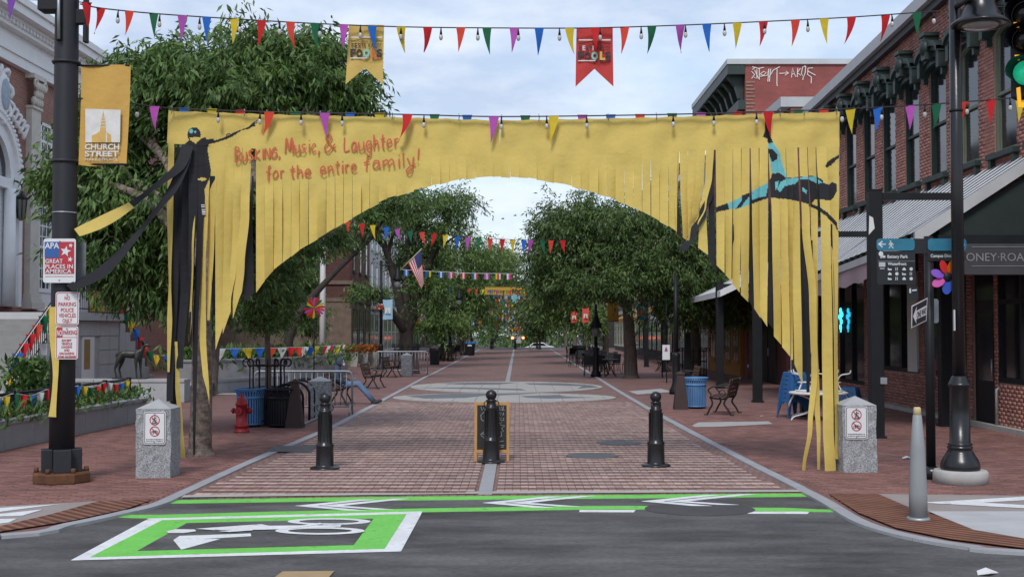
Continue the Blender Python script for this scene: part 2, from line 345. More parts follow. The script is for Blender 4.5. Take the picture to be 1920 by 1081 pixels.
# ---- paving bricks: real pieces near, material beyond
def brick_box(w, d, h, ch=0.004):
    mb = MB(); a, b = w / 2, d / 2
    mb.add([(-a, -b, -h), (a, -b, -h), (a, b, -h), (-a, b, -h), (-a, -b, -ch), (a, -b, -ch), (a, b, -ch), (-a, b, -ch), (-a + ch, -b + ch, 0), (a - ch, -b + ch, 0), (a - ch, b - ch, 0), (-a + ch, b - ch, 0)],
           [(0, 1, 5, 4), (1, 2, 6, 5), (2, 3, 7, 6), (3, 0, 4, 7), (4, 5, 9, 8), (5, 6, 10, 9), (6, 7, 11, 10), (7, 4, 8, 11), (8, 9, 10, 11)])
    return mb
def pave(parent, cells, name, m_rand, m_attr, h=0.025, first=300):
    """cells: list of (x, y, w, d, tint); the nearest become objects, the others one mesh"""
    cells.sort(key=lambda c: c[1]); protos = {}
    for x, y, w_, d_, t in cells[:first]:
        key = (round(w_, 3), round(d_, 3), t > 0.5)
        if key not in protos:
            protos[key] = brick_box(w_, d_, h).build('brick', m_rand[int(t > 0.5)], parent, world=False); o = protos[key]
        else:
            o = protos[key].copy(); COL.objects.link(o)
        o.location = (x, y, rnd.uniform(0, 0.004)); o.rotation_euler = (rnd.gauss(0, 0.006), rnd.gauss(0, 0.006), rnd.gauss(0, 0.004))
    rest = cells[first:]; n = len(rest)
    if not n: return
    A = np.array(rest); pv = np.array(brick_box(1, 1, h).v); pf = np.array(brick_box(1, 1, h).f)
    V = np.repeat(pv[None], n, 0); ch = 0.004
    inner = np.abs(pv[:, 0]) < 0.5 - 1e-6
    V[:, :, 0] = np.sign(pv[None, :, 0]) * (A[:, 2, None] / 2 - inner[None] * ch); V[:, :, 1] = np.sign(pv[None, :, 1]) * (A[:, 3, None] / 2 - inner[None] * ch)
    dz = nr.uniform(0, 0.004, n); tl = nr.normal(0, 0.008, (n, 2))
    V[:, :, 2] += dz[:, None] + V[:, :, 0] * tl[:, :1] + V[:, :, 1] * tl[:, 1:]
    V[:, :, 0] += A[:, 0, None]; V[:, :, 1] += A[:, 1, None]
    F = (pf[None] + (np.arange(n) * len(pv))[:, None, None]).reshape(-1, 4)
    npmesh('brickwork', V.reshape(-1, 3), F, m_attr, parent, np.repeat(A[:, 4], len(pf)), 'stuff')
LB = [M('lane_brick_dark', (0.145, 0.074, 0.065), 0.8, 0.22, 14, 0.2, 90, col2=(0.195, 0.103, 0.09), tint='rand'), M('lane_brick_pale', (0.33, 0.23, 0.195), 0.8, 0.22, 14, 0.2, 90, col2=(0.47, 0.355, 0.305), tint='rand')]
LA = M('lane_brick', (0.138, 0.070, 0.062), 0.8, 0.24, 0.7, 0.2, 90, col2=(0.47, 0.355, 0.305), tint='attr')
cells = []; cw = 0.1; rowd = 0.205; r = 0
xl = lambda y: -3.84 - max(0, 20 - y) * 0.045 + 0.08
xr = lambda y: 3.30 + max(0, 20 - y) * 0.03 - 0.08
y = LE
while y < 34:
    if r % 2: dd, lo, hi = 0.13, 0.5, 1.0
    else: dd, lo, hi = 0.21, 0.0, 0.5
    rowt = rnd.uniform(-0.12, 0.12)
    for c in range(-46, 46):
        x = c * cw + 0.05 - 0.40 + 0.035 * (1 if c >= 0 else -1)
        if y < 14.72 + (x + 4.3) * 0.0694 + 0.10 or abs(x + 0.40) < 0.13 or x - cw / 2 < xl(y) or x + cw / 2 > xr(y): continue
        t = min(hi - 0.02, max(lo + 0.02, rnd.triangular(0.62, 1.0, 0.8) + rowt * 1.5)) if hi > 0.5 else min(0.45, max(0.02, rnd.uniform(0, 0.22) + rowt * 0.6))
        cells.append((x, y + dd / 2, cw - 0.004, dd - 0.009, t))
    y += dd; r += 1
pave(lane, cells, 'lane', LB, LA)
SB = [M('walk_brick_a', (0.16, 0.075, 0.063), 0.82, 0.22, 14, 0.25, 90, col2=(0.235, 0.115, 0.095), tint='rand')] * 2
SA = M('walk_brick', (0.145, 0.07, 0.06), 0.82, 0.25, 1.2, 0.25, 90, col2=(0.245, 0.118, 0.098), tint='attr')
def walkcells(x0, x1, y0, y1, inside):
    o = []; k = 0; y = y0
    while y < y1:
        x = x0 + (0.105 if k % 2 else 0)
        while x < x1:
            if inside(x, y): o.append((x, y, 0.202, 0.098, rnd.random()))
            x += 0.21
        y += 0.105; k += 1
    return o
def leftof(line, x, y, m):
    """distance test against the kerb polyline"""
    b = 1e9; s_ = 0
    for a, c in zip(line, line[1:]):
        ab = c - a; t = max(0, min(1, ((x - a.x) * ab.x + (y - a.y) * ab.y) / max(1e-9, ab.x ** 2 + ab.y ** 2)))
        qx, qy = a.x + ab.x * t, a.y + ab.y * t; d = math.hypot(x - qx, y - qy)
        if d < b: b = d; s_ = ab.x * (y - a.y) - ab.y * (x - a.x)
    return b > m and s_
nearL = [p for p in KL if p.y < 34]; nearR = [p for p in KR if p.y < 34]
pave(sl, walkcells(-9.4, -3.6, 12.9, 26, lambda x, y: leftof(nearL, x, y, 0.19) > 0 and not (y < 13.6 - 0.12 * (x + 6.5))), 'walk', SB, SA)
pave(sr, walkcells(3.1, 9.5, 13.55, 32, lambda x, y: leftof(nearR, x, y, 0.19) < 0), 'walk', SB, SA)
# ---- thin sheets on the ground
def sheet(name, pxs, mat, z, parent=None, th=0.003):
    mb = MB(); mb.prism([G(px, py, z) for px, py in pxs], (0, 0, -th)); return mb.build(name, mat, parent, world=False)
RUST = M('rusty_tactile_plate', (0.20, 0.082, 0.048), 0.8, 0.35, 3, col2=None)
def ridged(name, pxs, mat, z, parent, step=0.07):
    o = sheet(name, pxs, mat, z, parent)
    return o
for m_ in (RUST,):
    n = m_.node_tree.nodes; l = m_.node_tree.links; wv = n.new('ShaderNodeTexWave'); wv.wave_type = 'BANDS'; wv.inputs['Scale'].default_value = 3.6; wv.bands_direction = 'DIAGONAL'
    t_ = n.new('ShaderNodeTexCoord'); l.new(t_.outputs['Object'], wv.inputs['Vector']); bn = n.new('ShaderNodeBump'); bn.inputs['Strength'].default_value = 0.9; bn.inputs['Distance'].default_value = 0.03
    vmn = [q for q in n if q.type == 'VECT_MATH'][0]; mm = n.new('ShaderNodeMapRange'); mm.inputs[3].default_value = 0.45; mm.inputs[4].default_value = 1.15; l.new(wv.outputs['Fac'], mm.inputs[0]); v2 = n.new('ShaderNodeVectorMath'); v2.operation = 'SCALE'; l.new(vmn.outputs[0], v2.inputs[0]); l.new(mm.outputs[0], v2.inputs['Scale']); l.new(v2.outputs[0], n['Principled BSDF'].inputs['Base Color']); l.new(wv.outputs['Fac'], bn.inputs['Height']); l.new(bn.outputs['Normal'], n['Principled BSDF'].inputs['Normal'])  # wave also darkens the base colour, painting shade between the ridges
RAMPC = M('ramp_concrete_pink', (0.27, 0.235, 0.22), 0.85, 0.12, 2.5)
RAMPL = M('ramp_concrete_pale', (0.40, 0.405, 0.41), 0.85, 0.12, 2.5)
sheet('ramp_concrete', [(-60, 952), (0, 948), (182, 939), (95, 963), (0, 985), (-60, 995)], RAMPC, 0.010, sl)
sheet('tactile_plate', [(182, 939.2), (290, 934), (236, 953), (133, 975), (0, 995), (-60, 1004), (-60, 994.5), (0, 985), (95, 963)], RUST, 0.012, sl)
for q in ([(-40, 954), (110, 944), (0, 958), (-40, 961)], [(-40, 964), (0, 962), (80, 954), (43, 965), (-40, 968)], [(-40, 973), (32, 971), (17, 978), (-40, 984)]): sheet('crossing_mark', q, WPAINT, 0.016, sl)
sheet('ramp_concrete', [(1647, 925), (1990, 929), (1990, 957), (1741, 957), (1705, 950)], RAMPC, 0.010, sr)
sheet('ramp_slab', [(1741, 957.3), (1990, 957.3), (1990, 1020), (1826, 992), (1766, 968)], RAMPL, 0.012, sr)
sheet('tactile_plate', [(1553, 924), (1647, 925), (1705, 950), (1766, 968), (1826, 992), (1990, 1020), (1990, 1036), (1920, 1026), (1783, 1009), (1680, 988), (1610, 960)], RUST, 0.014, sr)
sheet('crossing_mark', [(1732, 941), (1990, 926), (1990, 932), (1840, 941), (1990, 950), (1990, 955)], WPAINT, 0.018, sr)
ZM = ZA + 0.004
def line2(name, up, lo, mat, z=ZM): return sheet(name, up + list(reversed(lo)), mat, z, road_o)
line2('green_line', [(313, 937), (600, 932), (900, 928.5), (1200, 926), (1502, 924)], [(309, 943), (600, 939), (900, 935.5), (1200, 933), (1513, 930)], GPAINT)
line2('green_line', [(226, 964), (300, 964), (517, 958), (792, 952), (1100, 947.5), (1238, 947.5)], [(222, 969), (300, 971.5), (517, 965.5), (792, 959), (1100, 954), (1241, 953.5)], GPAINT)
line2('green_line', [(1384, 950.5), (1470, 951), (1558, 954.5)], [(1400, 957), (1470, 957.5), (1563, 959)], GPAINT)
line2('white_dash', [(1087, 955), (1192, 955)], [(1086, 958.5), (1188, 959)], WPAINT); line2('white_dash', [(1399, 958), (1518, 958)], [(1402, 961.5), (1514, 962)], WPAINT)
line2('joint_strip', [(345, 927.5), (900, 920.3), (1508, 917)], [(340, 931), (900, 924), (1512, 920.5)], CONC, 0.001)
def chevron(dx, dy):
    for tip, up, lo in (((554, 947), (672, 935.5), (648, 955.5)), ((602, 947), (737, 934), (698, 953.5))):
        pts = [tip, up, (up[0] + 22 - 44, up[1] + 0.4), (tip[0] + 46, tip[1]), (lo[0] + 26, lo[1] - 0.8), lo]
        pts = [tip, up, (up[0] + 30, up[1] - 0.3), (tip[0] + 38, tip[1] + 0.1), (lo[0] + 38, lo[1] + 0.2), lo]
        sheet('chevron', [(x + dx, y + dy) for x, y in pts], WPAINT, ZM + 0.004, road_o)
chevron(0, 0); chevron(351, -5.5); chevron(649, -8.5)
sheet('turn_box_border', [(133, 1049), (279, 971), (792, 957.5), (787, 968), (752, 1032)], WPAINT, ZM + 0.004, road_o)
sheet('turn_box_green', [(169, 1043), (304, 974), (762, 962.5), (721, 1027)], GPAINT, ZM + 0.008, road_o)
sheet('turn_box_centre', [(258, 1031), (350, 979.5), (700, 971), (663, 1020)], ASPH, ZM + 0.012, road_o)
zb = ZM + 0.016; zk = [0]
sheet('arrow_mark', [(325, 1011), (337, 1003.5), (470, 999), (471, 1003.5), (360, 1010), (413, 1009), (340, 1029)], WPAINT, zb, road_o)
def ringmark(cx, cy, rx, ry, rx2, ry2):
    a = [(cx + rx * math.cos(2 * math.pi * i / 40), cy + ry * math.sin(2 * math.pi * i / 40)) for i in range(40)]
    b = [(cx + rx2 * math.cos(2 * math.pi * i / 40), cy + ry2 * math.sin(2 * math.pi * i / 40)) for i in range(40)]
    zk[0] += 1; mb = MB(); mb.add([G(x, y, zb + zk[0] * 0.0015) for x, y in a + b], [(i, (i + 1) % 40, 40 + (i + 1) % 40, 40 + i) for i in range(40)]); return mb.build('wheel_mark', WPAINT, road_o, world=False)
ringmark(617, 976.5, 78, 6.2, 56, 3.6); ringmark(600, 994, 84, 7, 60, 4)
for q in ([(312, 995), (330, 991), (365, 991.5), (368, 994.5), (345, 998), (316, 998)], [(368, 990), (490, 981.5), (505, 984.5), (640, 983), (638, 986.5), (520, 991), (470, 992), (400, 992.5)], [(410, 994.5), (470, 990), (474, 993), (430, 996)], [(540, 987), (600, 979), (606, 981), (552, 989)]): zk[0] += 1; sheet('cyclist_mark', q, WPAINT, zb + zk[0] * 0.0015, road_o, 0.001)
PATCH = M('asphalt_patch', (0.062, 0.061, 0.064), 0.9, 0.2, 3, 0.4, 120)
def disc(name, px, py, rad, mat, z, parent, n=28, th=0.01, ry=None):
    c = G(px, py, z); mb = MB(); mb.prism([(c.x + rad * math.cos(2 * math.pi * i / n), c.y + (ry or rad) * math.sin(2 * math.pi * i / n), z) for i in range(n)], (0, 0, -th)); return mb.build(name, mat, parent, world=False)
IRON = M('cast_iron', (0.10, 0.10, 0.105), 0.6, 0.2, 10, 0.4, 60, metal=0.3)
disc('manhole_cover', 1110, 853, 0.42, IRON, 0.011, lane); disc('manhole_cover', 1160, 829, 0.40, IRON, 0.011, lane); disc('manhole_cover', 1312, 953, 0.62, PATCH, ZM + 0.002, road_o, ry=0.5)
sheet('drain_cover', [(497, 846), (516, 835), (592, 835), (585, 846)], IRON, 0.011, lane)
sheet('utility_cover', [(1297, 797), (1310, 791), (1440, 789), (1449, 794), (1350, 799), (1303, 800)], CONC, 0.012, sr)
sheet('utility_cover', [(1178, 733), (1240, 728), (1262, 734), (1195, 739)], CONC, 0.008, sr)
sheet('utility_cover', [(385, 739), (388, 736), (468, 735), (466, 739)], CONC, 0.008, sl)
# medallions (pale stone map discs set in the lane)
MEDL = M('medallion_stone', (0.36, 0.34, 0.32), 0.75, 0.12, 2, fine=(30, 0.08)); MEDD = M('medallion_dark_stone', (0.13, 0.135, 0.145), 0.7, 0.18, 4)
def medallion(y0, y1, hw, shapes):
    root = bpy.data.objects.new('paving_medallion', None); COL.objects.link(root); root['kind'] = 'structure'
    cy = (y0 + y1) / 2; ry = (y1 - y0) / 2; cx = -0.40; T = 0.62
    j = -ry
    while j < ry:                                   # square tiles clipped to the disc
        i = -hw
        while i < hw:
            pts = [(max(i, -hw) + 0.006, j + 0.006), (i + T - 0.006, j + 0.006), (i + T - 0.006, j + T - 0.006), (i + 0.006, j + T - 0.006)]
            poly = []
            for k in range(4):
                a, b = pts[k], pts[(k + 1) % 4]
                for q in range(4): poly.append((a[0] + (b[0] - a[0]) * q / 4, a[1] + (b[1] - a[1]) * q / 4))
            ins = [(x / hw) ** 2 + (z / ry) ** 2 < 1 for x, z in poly]
            if any(ins):
                cl = []
                for x, z in poly:
                    d = math.sqrt((x / hw) ** 2 + (z / ry) ** 2)
                    cl.append((x / d, z / d) if d > 1 else (x, z))
                mb = MB(); mb.prism([(cx + x, cy + z, 0.010) for x, z in cl], (0, 0, -0.02)); mb.build('tile', MEDL, root, world=False)
            i += T
        j += T
    for s_ in shapes:
        mb = MB(); mb.prism([(cx + x * hw, cy + z * ry, 0.014) for x, z in s_], (0, 0, -0.003)); mb.build('map_inlay', MEDD, root, world=False)
    return root
medallion(G(960, 735.5).y - 0, G(960, 715).y, 3.35, [[(-0.75, 0.55), (-0.3, 0.8), (0.1, 0.72), (-0.1, 0.35), (-0.45, 0.3)], [(0.2, 0.6), (0.6, 0.62), (0.9, 0.2), (0.95, -0.15), (0.72, -0.4), (0.8, 0.05), (0.5, 0.2), (0.25, 0.35)], [(-0.95, -0.25), (-0.3, -0.5), (0.2, -0.72), (0.15, -0.45), (-0.4, -0.2)]])
medallion(G(960, 754).y, G(960, 736.5).y, 3.28, [[(-0.9, 0.3), (-0.5, 0.8), (0.3, 0.9), (0.1, 0.55), (-0.2, 0.3), (-0.35, -0.15), (-0.7, -0.3), (-0.8, 0.0)], [(0.15, 0.2), (0.5, 0.5), (0.55, 0.15), (0.8, -0.1), (0.4, -0.3), (0.2, -0.1)]])
# litter
tag(sheet('cardboard', [(508, 1086), (530, 1070), (627, 1069), (612, 1086)], M('cardboard', (0.34, 0.24, 0.13), 0.9, 0.1), ZA + 0.012, None, 0.008), 'flat brown piece of cardboard lying on the asphalt', 'cardboard')
def litter(px, py, s, label, mat=WHITE, z=0.0):
    c = G(px, py, z); mb = MB()
    pts = [(c.x - s, c.y - s * 0.7, z + 0.012), (c.x - s * 0.1, c.y - s, z + 0.03), (c.x + s, c.y + s * 0.1, z + 0.012), (c.x + s * 0.3, c.y + s, z + 0.035), (c.x - s * 0.6, c.y + s * 0.6, z + 0.015)]
    mb.prism(pts, (0.0, 0, -0.008)); return tag(mb.build('litter', mat), label, 'litter')
litter(1850, 1075, 0.10, 'crumpled white paper with orange print on the asphalt', WHITE, ZA)
litter(1700, 859, 0.085, 'white paper scrap on the brick sidewalk by the sign post', WHITE, 0.002)
litter(1428, 781, 0.05, 'small pale stone on bricks beside the concrete cover', CONC, 0.002)
# ================================================================ street banner
def fabric(name, col, tr=0.12, var=0.07): return M(name, col, 0.75, var, 2.2, 0.55, 9, transl=tr, fine=(220, 0.05), spec=0.25)
YEL = fabric('banner_yellow', (0.66, 0.495, 0.135), 0.18); BLK = fabric('banner_black', (0.020, 0.020, 0.024), 0.0); TEAL = fabric('banner_teal', (0.14, 0.44, 0.47), 0.05); BWH = fabric('banner_white', (0.62, 0.62, 0.6))
INK = M('banner_red_ink', (0.50, 0.105, 0.045), 0.7, 0.1, 5)
BM = [YEL, BLK, TEAL, BWH]
BY = 17.5
def cs(x, y, o, k): return (o[0] + x / k, o[1] + y / k)
LA_ = lambda L: [cs(x, y, (300, 180), 4.505) for x, y in L]
RA_ = lambda L: [cs(x, y, (1220, 180), 3.3775) for x, y in L]
def ellp(cx, cy, rx, ry, n=18): return [(cx + rx * math.cos(2 * math.pi * i / n), cy + ry * math.sin(2 * math.pi * i / n)) for i in range(n)]
ART = [
 (1, ellp(364, 253, 12.8, 14.5)), (2, ellp(358.5, 246, 3.6, 4.6)), (2, ellp(366, 247, 1.8, 2.5)), (0, [(355, 257.5), (376, 257.5), (375, 263), (367, 268.5), (357, 264)]),
 (1, LA_([(365, 372), (450, 358), (456, 378), (540, 350), (640, 300), (735, 268), (772, 236), (800, 225), (830, 222), (800, 238), (812, 256), (790, 256), (745, 280), (690, 290), (610, 345), (560, 366), (470, 395), (400, 410), (370, 400)])),
 (1, LA_([(772, 240), (790, 222), (818, 206), (824, 210), (800, 226), (785, 245)])), (1, LA_([(553, 330), (580, 314), (592, 316), (560, 338)])),
 (1, [(346, 270), (356, 262), (367, 269.5), (377, 260), (384, 257), (392, 266), (389, 278), (395, 318), (393.5, 333), (383, 356), (377, 374), (375, 420), (352, 420), (340, 320), (342, 285)]),
 (0, ellp(379, 336, 8.5, 2.8)),
 (1, RA_([(722, 165), (737, 162), (757, 250), (777, 297), (743, 302), (740, 270), (711, 258), (722, 225)])),
 (2, RA_([(742, 300), (777, 295), (802, 335), (824, 370), (825, 400), (845, 460), (862, 520), (820, 525), (768, 505), (760, 430), (750, 370)])),
 (1, RA_([(743, 335), (775, 338), (805, 372), (800, 402), (768, 418), (754, 380)])),
 (1, RA_([(752, 545), (770, 490), (820, 488), (860, 520), (920, 514), (1030, 506), (1088, 528), (1090, 550), (1130, 560), (1150, 545), (1178, 555), (1182, 600), (1160, 640), (1140, 662), (1080, 655), (1040, 655), (1012, 690), (960, 672), (880, 655), (755, 642)])),
 (2, RA_([(862, 522), (930, 516), (1040, 507), (1086, 548), (1058, 556), (1000, 528), (940, 528), (915, 556), (850, 570), (818, 610), (800, 590), (822, 545)])),
 (2, RA_([(960, 575), (990, 600), (985, 618), (962, 600)])), (2, RA_([(790, 545), (812, 535), (805, 575), (788, 600)])),
 (2, RA_([(762, 540), (748, 640), (690, 660), (640, 682), (560, 712), (488, 716), (478, 685), (530, 660), (640, 605), (700, 570)])),
 (1, RA_([(578, 630), (640, 606), (648, 640), (648, 615), (602, 660), (570, 705), (538, 715), (575, 662)])), (1, RA_([(745, 560), (762, 540), (758, 640), (728, 650)])), (1, RA_([(640, 660), (690, 640), (748, 632), (748, 645), (690, 664), (640, 684)])),
 (1, RA_([(486, 678), (497, 718), (420, 734), (362, 762), (338, 756), (345, 730), (420, 702)])),
 (1, RA_([(1010, 680), (1060, 698), (1122, 738), (1178, 800), (1188, 862), (1168, 822), (1108, 757), (1045, 715), (1000, 696)])),
 (1, RA_([(1106, 442), (1120, 415), (1190, 372), (1190, 392), (1142, 440), (1112, 457)])),
]
def pip(x, y, poly):
    c = False; j = len(poly) - 1
    for i in range(len(poly)):
        if (poly[i][1] > y) != (poly[j][1] > y) and x < (poly[j][0] - poly[i][0]) * (y - poly[i][1]) / (poly[j][1] - poly[i][1]) + poly[i][0]: c = not c
        j = i
    return c
ABOX = [(mi, p, min(a[0] for a in p), max(a[0] for a in p), min(a[1] for a in p), max(a[1] for a in p)) for mi, p in ART]
def art(x, y, base):
    m = base
    if base == 0 or y < 430:
        for mi, p, x0, x1, y0, y1 in ABOX:
            if x0 <= x <= x1 and y0 <= y <= y1 and pip(x, y, p): m = mi
    return m
def itp(tab, x):
    for (x0, y0), (x1, y1) in zip(tab, tab[1:]):
        if x <= x1: return y0 + (y1 - y0) * (x - x0) / (x1 - x0)
    return tab[-1][1]
TOPE = [(316, 207), (500, 213.5), (760, 219.5), (938, 225), (1200, 220), (1400, 214), (1574, 209)]
SLIT = [(316, 268), (480, 278), (700, 287), (938, 293), (1200, 287), (1400, 277), (1574, 274)]
ARCH = [(479, 549), (505, 513), (525, 497), (560, 469), (599, 446), (652, 414), (722, 374), (800, 350), (860, 337), (900, 332.5), (938, 331), (990, 334), (1060, 345.5), (1160, 376), (1220, 406), (1258, 427), (1276, 441), (1294, 453), (1327, 475), (1343, 494), (1371, 523), (1398, 562), (1435, 607), (1485, 674), (1505, 717), (1520, 740)]
bc = P(945, 880, BY); ban = thing('street_banner', 'long yellow arched fabric banner cut into hanging strips across the street', 'banner', (bc.x, BY, 0))
def wr(x, y): return 0.012 * math.sin(x * 0.045 + 1.3 * math.sin(y * 0.05)) * min(1, max(0, (y - 205) / 40)) + 0.008 * math.sin(x * 0.11 + y * 0.03)
def gridpx(name, xs_of, rows, cols, matf, yoff, parent, mats=BM):
    """rows: list of t in 0..1; xs_of(t,u) -> (px,py); u in 0..1"""
    mb = MB(); nc = len(cols)
    pxs = [[xs_of(t, u) for u in cols] for t in rows]
    for i, t in enumerate(rows):
        for j, u in enumerate(cols):
            px, py = pxs[i][j]; mb.v.append(tuple(P(px, py, BY + yoff(t, u, px, py))))
    for i in range(len(rows) - 1):
        for j in range(nc - 1):
            x = (pxs[i][j][0] + pxs[i + 1][j + 1][0]) / 2; yv = (pxs[i][j][1] + pxs[i + 1][j + 1][1]) / 2
            mb.f.append((i * nc + j, i * nc + nc + j, i * nc + nc + j + 1, i * nc + j + 1)); mb.m.append(matf(x, yv)); mb.s.append(True)
    return mb.build(name, mats, parent)
def lin(n): return [i / n for i in range(n + 1)]
for nm, xa, xb in (('header', 316, 937), ('header', 939, 1574)):
    nx = int((xb - xa) / 1.5)
    gridpx(nm, lambda t, u: (xa + (xb - xa) * u + (-3 * t if u == 0 else 0), itp(TOPE, xa + (xb - xa) * u) * (1 - t) + (itp(SLIT, xa + (xb - xa) * u) + 1) * t + 1.6 * abs(math.sin((xa + (xb - xa) * u) * 0.06)) * (1 - t)), lin(46), lin(nx), lambda x, y: art(x, y, 0), lambda t, u, px, py: wr(px, py), ban)
def strip_px(path, base=0, bot=None, depth=0.0, fine=False, twist=0.0, dcurve=None, top_join=True, white=None):
    """path: (x centre, y, width) in photo pixels from top to bottom; bot=(yl, yr) slanted end"""
    ys_ = [p[1] for p in path]; y0, y1 = ys_[0], ys_[-1]
    def at(y):
        for a, b in zip(path, path[1:]):
            if y <= b[1]:
                t = (y - a[1]) / (b[1] - a[1]); s_ = t * t * (3 - 2 * t) if len(path) > 2 else t
                return a[0] + (b[0] - a[0]) * s_, a[2] + (b[2] - a[2]) * t
        return path[-1][0], path[-1][2]
    ph = rnd.uniform(0, 6.28); am = rnd.uniform(0.4, 1.0); k = rnd.uniform(0.012, 0.03)
    def f(t, u):
        if bot: ye = bot[0] + (bot[1] - bot[0]) * u
        else: ye = y1
        y = y0 + (ye - y0) * t; xc, wd = at(min(y, y1)); return xc + (u - 0.5) * wd, y
    def yo(t, u, px, py):
        g = min(1, (py - y0) / 60.0) * (1 if px > 800 or px < 425 else min(1, max(0, (py - 345) / 40.0))); L = (py - y0)
        return wr(px, py) * (1 - g) + depth * g + g * (0.02 * am * math.sin(py * k + ph) + (u - 0.5) * (twist + 0.10 * math.sin(ph * 3 + py * 0.008)) * min(1, L / 150.0))
    n = max(8, int((y1 - y0) / (1.7 if fine else 7.0)))
    def mf(x, y):
        if white and white[0] < y < white[1]: return 3 if (y % 4.4) < 2.2 else 1
        return art(x, y, base) if fine else base
    return gridpx('strip', f, lin(n), lin(10 if fine else 4), mf, yo, ban)
# middle strips cut along the arch
x = 480.0; sw = 16.45
while x < 1257:
    yt = itp(SLIT, x + 8); fine = x > 1200
    g = rnd.choice((0.2, 0.4, 0.5, 0.7, 1.1)) if x < 690 or x > 1160 else rnd.choice((-0.5, -0.3, -0.2)); dx = rnd.uniform(-0.5, 0.5)
    xa, xb = x + 0.1, x + sw - 0.3
    if not (934 < x + sw / 2 < 942):
        ya, yb = itp(ARCH, xa), itp(ARCH, xb); rag = rnd.uniform(-1.5, 1.5)
        strip_px([(x + sw / 2, yt, sw + 0.2), (x + sw / 2 + dx * 0.4, (yt + min(ya, yb)) / 2, sw - g), (x + sw / 2 + dx, max(ya, yb) + rag, sw - g)], 0, (ya + rag, yb + rag), rnd.uniform(-0.012, 0.012), fine, rnd.uniform(-0.06, 0.06))
    x += sw
S = strip_px
# left end: yellow and black strips, some twisted
S([(321, 268, 11), (319, 400, 12), (318.5, 530, 4), (318, 600, 10), (316, 697, 4)], 0, None, -0.01)
for xt, xb, yb, wt, wb, d in ((331, 318, 752, 13, 12, 0.03), (339, 326, 757, 16, 14, 0.05), (352, 337, 690, 17, 13, 0.02)):
    S([(xt, 300 if xt < 335 else 276, wt * 0.7 if xt < 335 else wt), ((xt + xb) / 2 + 4, 500, wt), (xb, yb, wb)], 1, None, d, True)
S([(362, 270, 17), (362, 380, 17), (358, 520, 9), (354, 640, 3)], 1, None, -0.012, True)
S([(377, 268, 15), (377, 372, 15), (374, 440, 12), (366, 640, 10), (364, 852, 3.5)], 1, None, 0.015, True)
S([(361, 386, 9), (361, 432, 9)], 1, None, -0.02, True, white=(386, 432)); S([(380, 380, 7), (383, 404, 7)], 1, None, -0.02, True, white=(380, 404))
S([(364, 392, 4), (361, 480, 4), (357, 600, 5), (355, 640, 2)], 0, None, -0.03)
S([(330, 640, 5), (333, 720, 9), (339, 800, 8), (342, 858, 11)], 0, None, 0.06)
S([(391, 275, 14), (385, 380, 12), (381, 500, 9), (380, 620, 13), (388, 752, 9)], 0, (705, 757), 0.0, True)
S([(401, 273, 15), (396, 450, 12), (391, 600, 5)], 0, None, 0.02, True); S([(398, 330, 10), (400, 450, 12), (402, 590, 7)], 1, None, 0.07)
S([(415, 274, 16.5), (412, 420, 17), (411, 640, 14)], 0, (656, 612), -0.005); S([(431, 275, 16), (428, 420, 17), (425, 600, 15)], 0, (626, 583), 0.004)
S([(447, 276, 15), (443, 420, 14), (434, 560, 10)], 0, (590, 520), 0.03); S([(463, 277, 16), (459, 400, 17), (450, 500, 17), (444, 570, 15)], 0, (598, 548), -0.01)
S([(474, 330, 3), (468, 440, 12), (467, 548, 20)], 1, (566, 548), 0.06)
# right end
S([(1267, 284, 14), (1267, 350, 8), (1268, 440, 1.5)], 0, None, 0.01, True); S([(1262, 300, 3), (1266, 380, 12), (1269, 440, 17)], 1, (432, 446), 0.07)
S([(1282, 283, 15), (1284, 350, 17), (1287, 440, 14)], 0, (445, 455), 0.0, True); S([(1298, 282, 16), (1297, 360, 17), (1296, 448, 12)], 0, (452, 440), 0.004, True)
S([(1314, 281, 16), (1312, 340, 16), (1304, 400, 13), (1296, 425, 8)], 0, None, -0.01, True)
S([(1331, 280, 15), (1329, 330, 13), (1320, 385, 9), (1303, 430, 8), (1290, 452, 6)], 0, None, -0.015, True)
S([(1340, 300, 3), (1333, 360, 10), (1318, 400, 14), (1298, 440, 16), (1281, 470, 17)], 1, None, -0.02, True)
S([(1318, 378, 10), (1318, 474, 19)], 0, (464, 478), 0.03, True); S([(1334, 340, 8), (1335, 505, 16)], 1, (480, 512), 0.06, True)
S([(1350, 279, 16), (1351, 400, 16), (1351, 505, 15)], 0, (497, 512), 0, True); S([(1366, 278, 16), (1366, 400, 14), (1366, 522, 11)], 0, (515, 528), 0.01, True)
S([(1374, 420, 3), (1375, 520, 9)], 1, None, 0.06); S([(1382, 277, 15), (1382, 400, 15), (1380, 540, 14)], 0, (532, 548), -0.01, True)
S([(1398, 277, 15), (1397, 420, 16), (1396, 560, 14)], 0, (552, 566), 0.0, True); S([(1408, 360, 3), (1410, 570, 13)], 1, (562, 585), 0.07)
S([(1415, 276, 15), (1418, 400, 16), (1420, 585, 12)], 0, (578, 596), 0.005, True); S([(1432, 276, 16), (1432, 420, 16), (1432, 600, 13)], 0, (592, 612), -0.006, True)
S([(1443, 380, 3), (1446, 520, 13), (1447, 612, 14)], 1, (604, 622), 0.07)
S([(1449, 276, 16), (1455, 420, 15), (1458, 640, 14)], 0, (630, 646), 0.003, True); S([(1465, 275, 16), (1470, 420, 15), (1474, 655, 15)], 0, (650, 668), -0.004, True)
S([(1481, 275, 15), (1482, 420, 9), (1485, 674, 4)], 0, None, 0.02, True); S([(1491, 275, 8), (1492, 420, 16), (1497, 700, 15)], 0, (682, 720), 0.0, True)
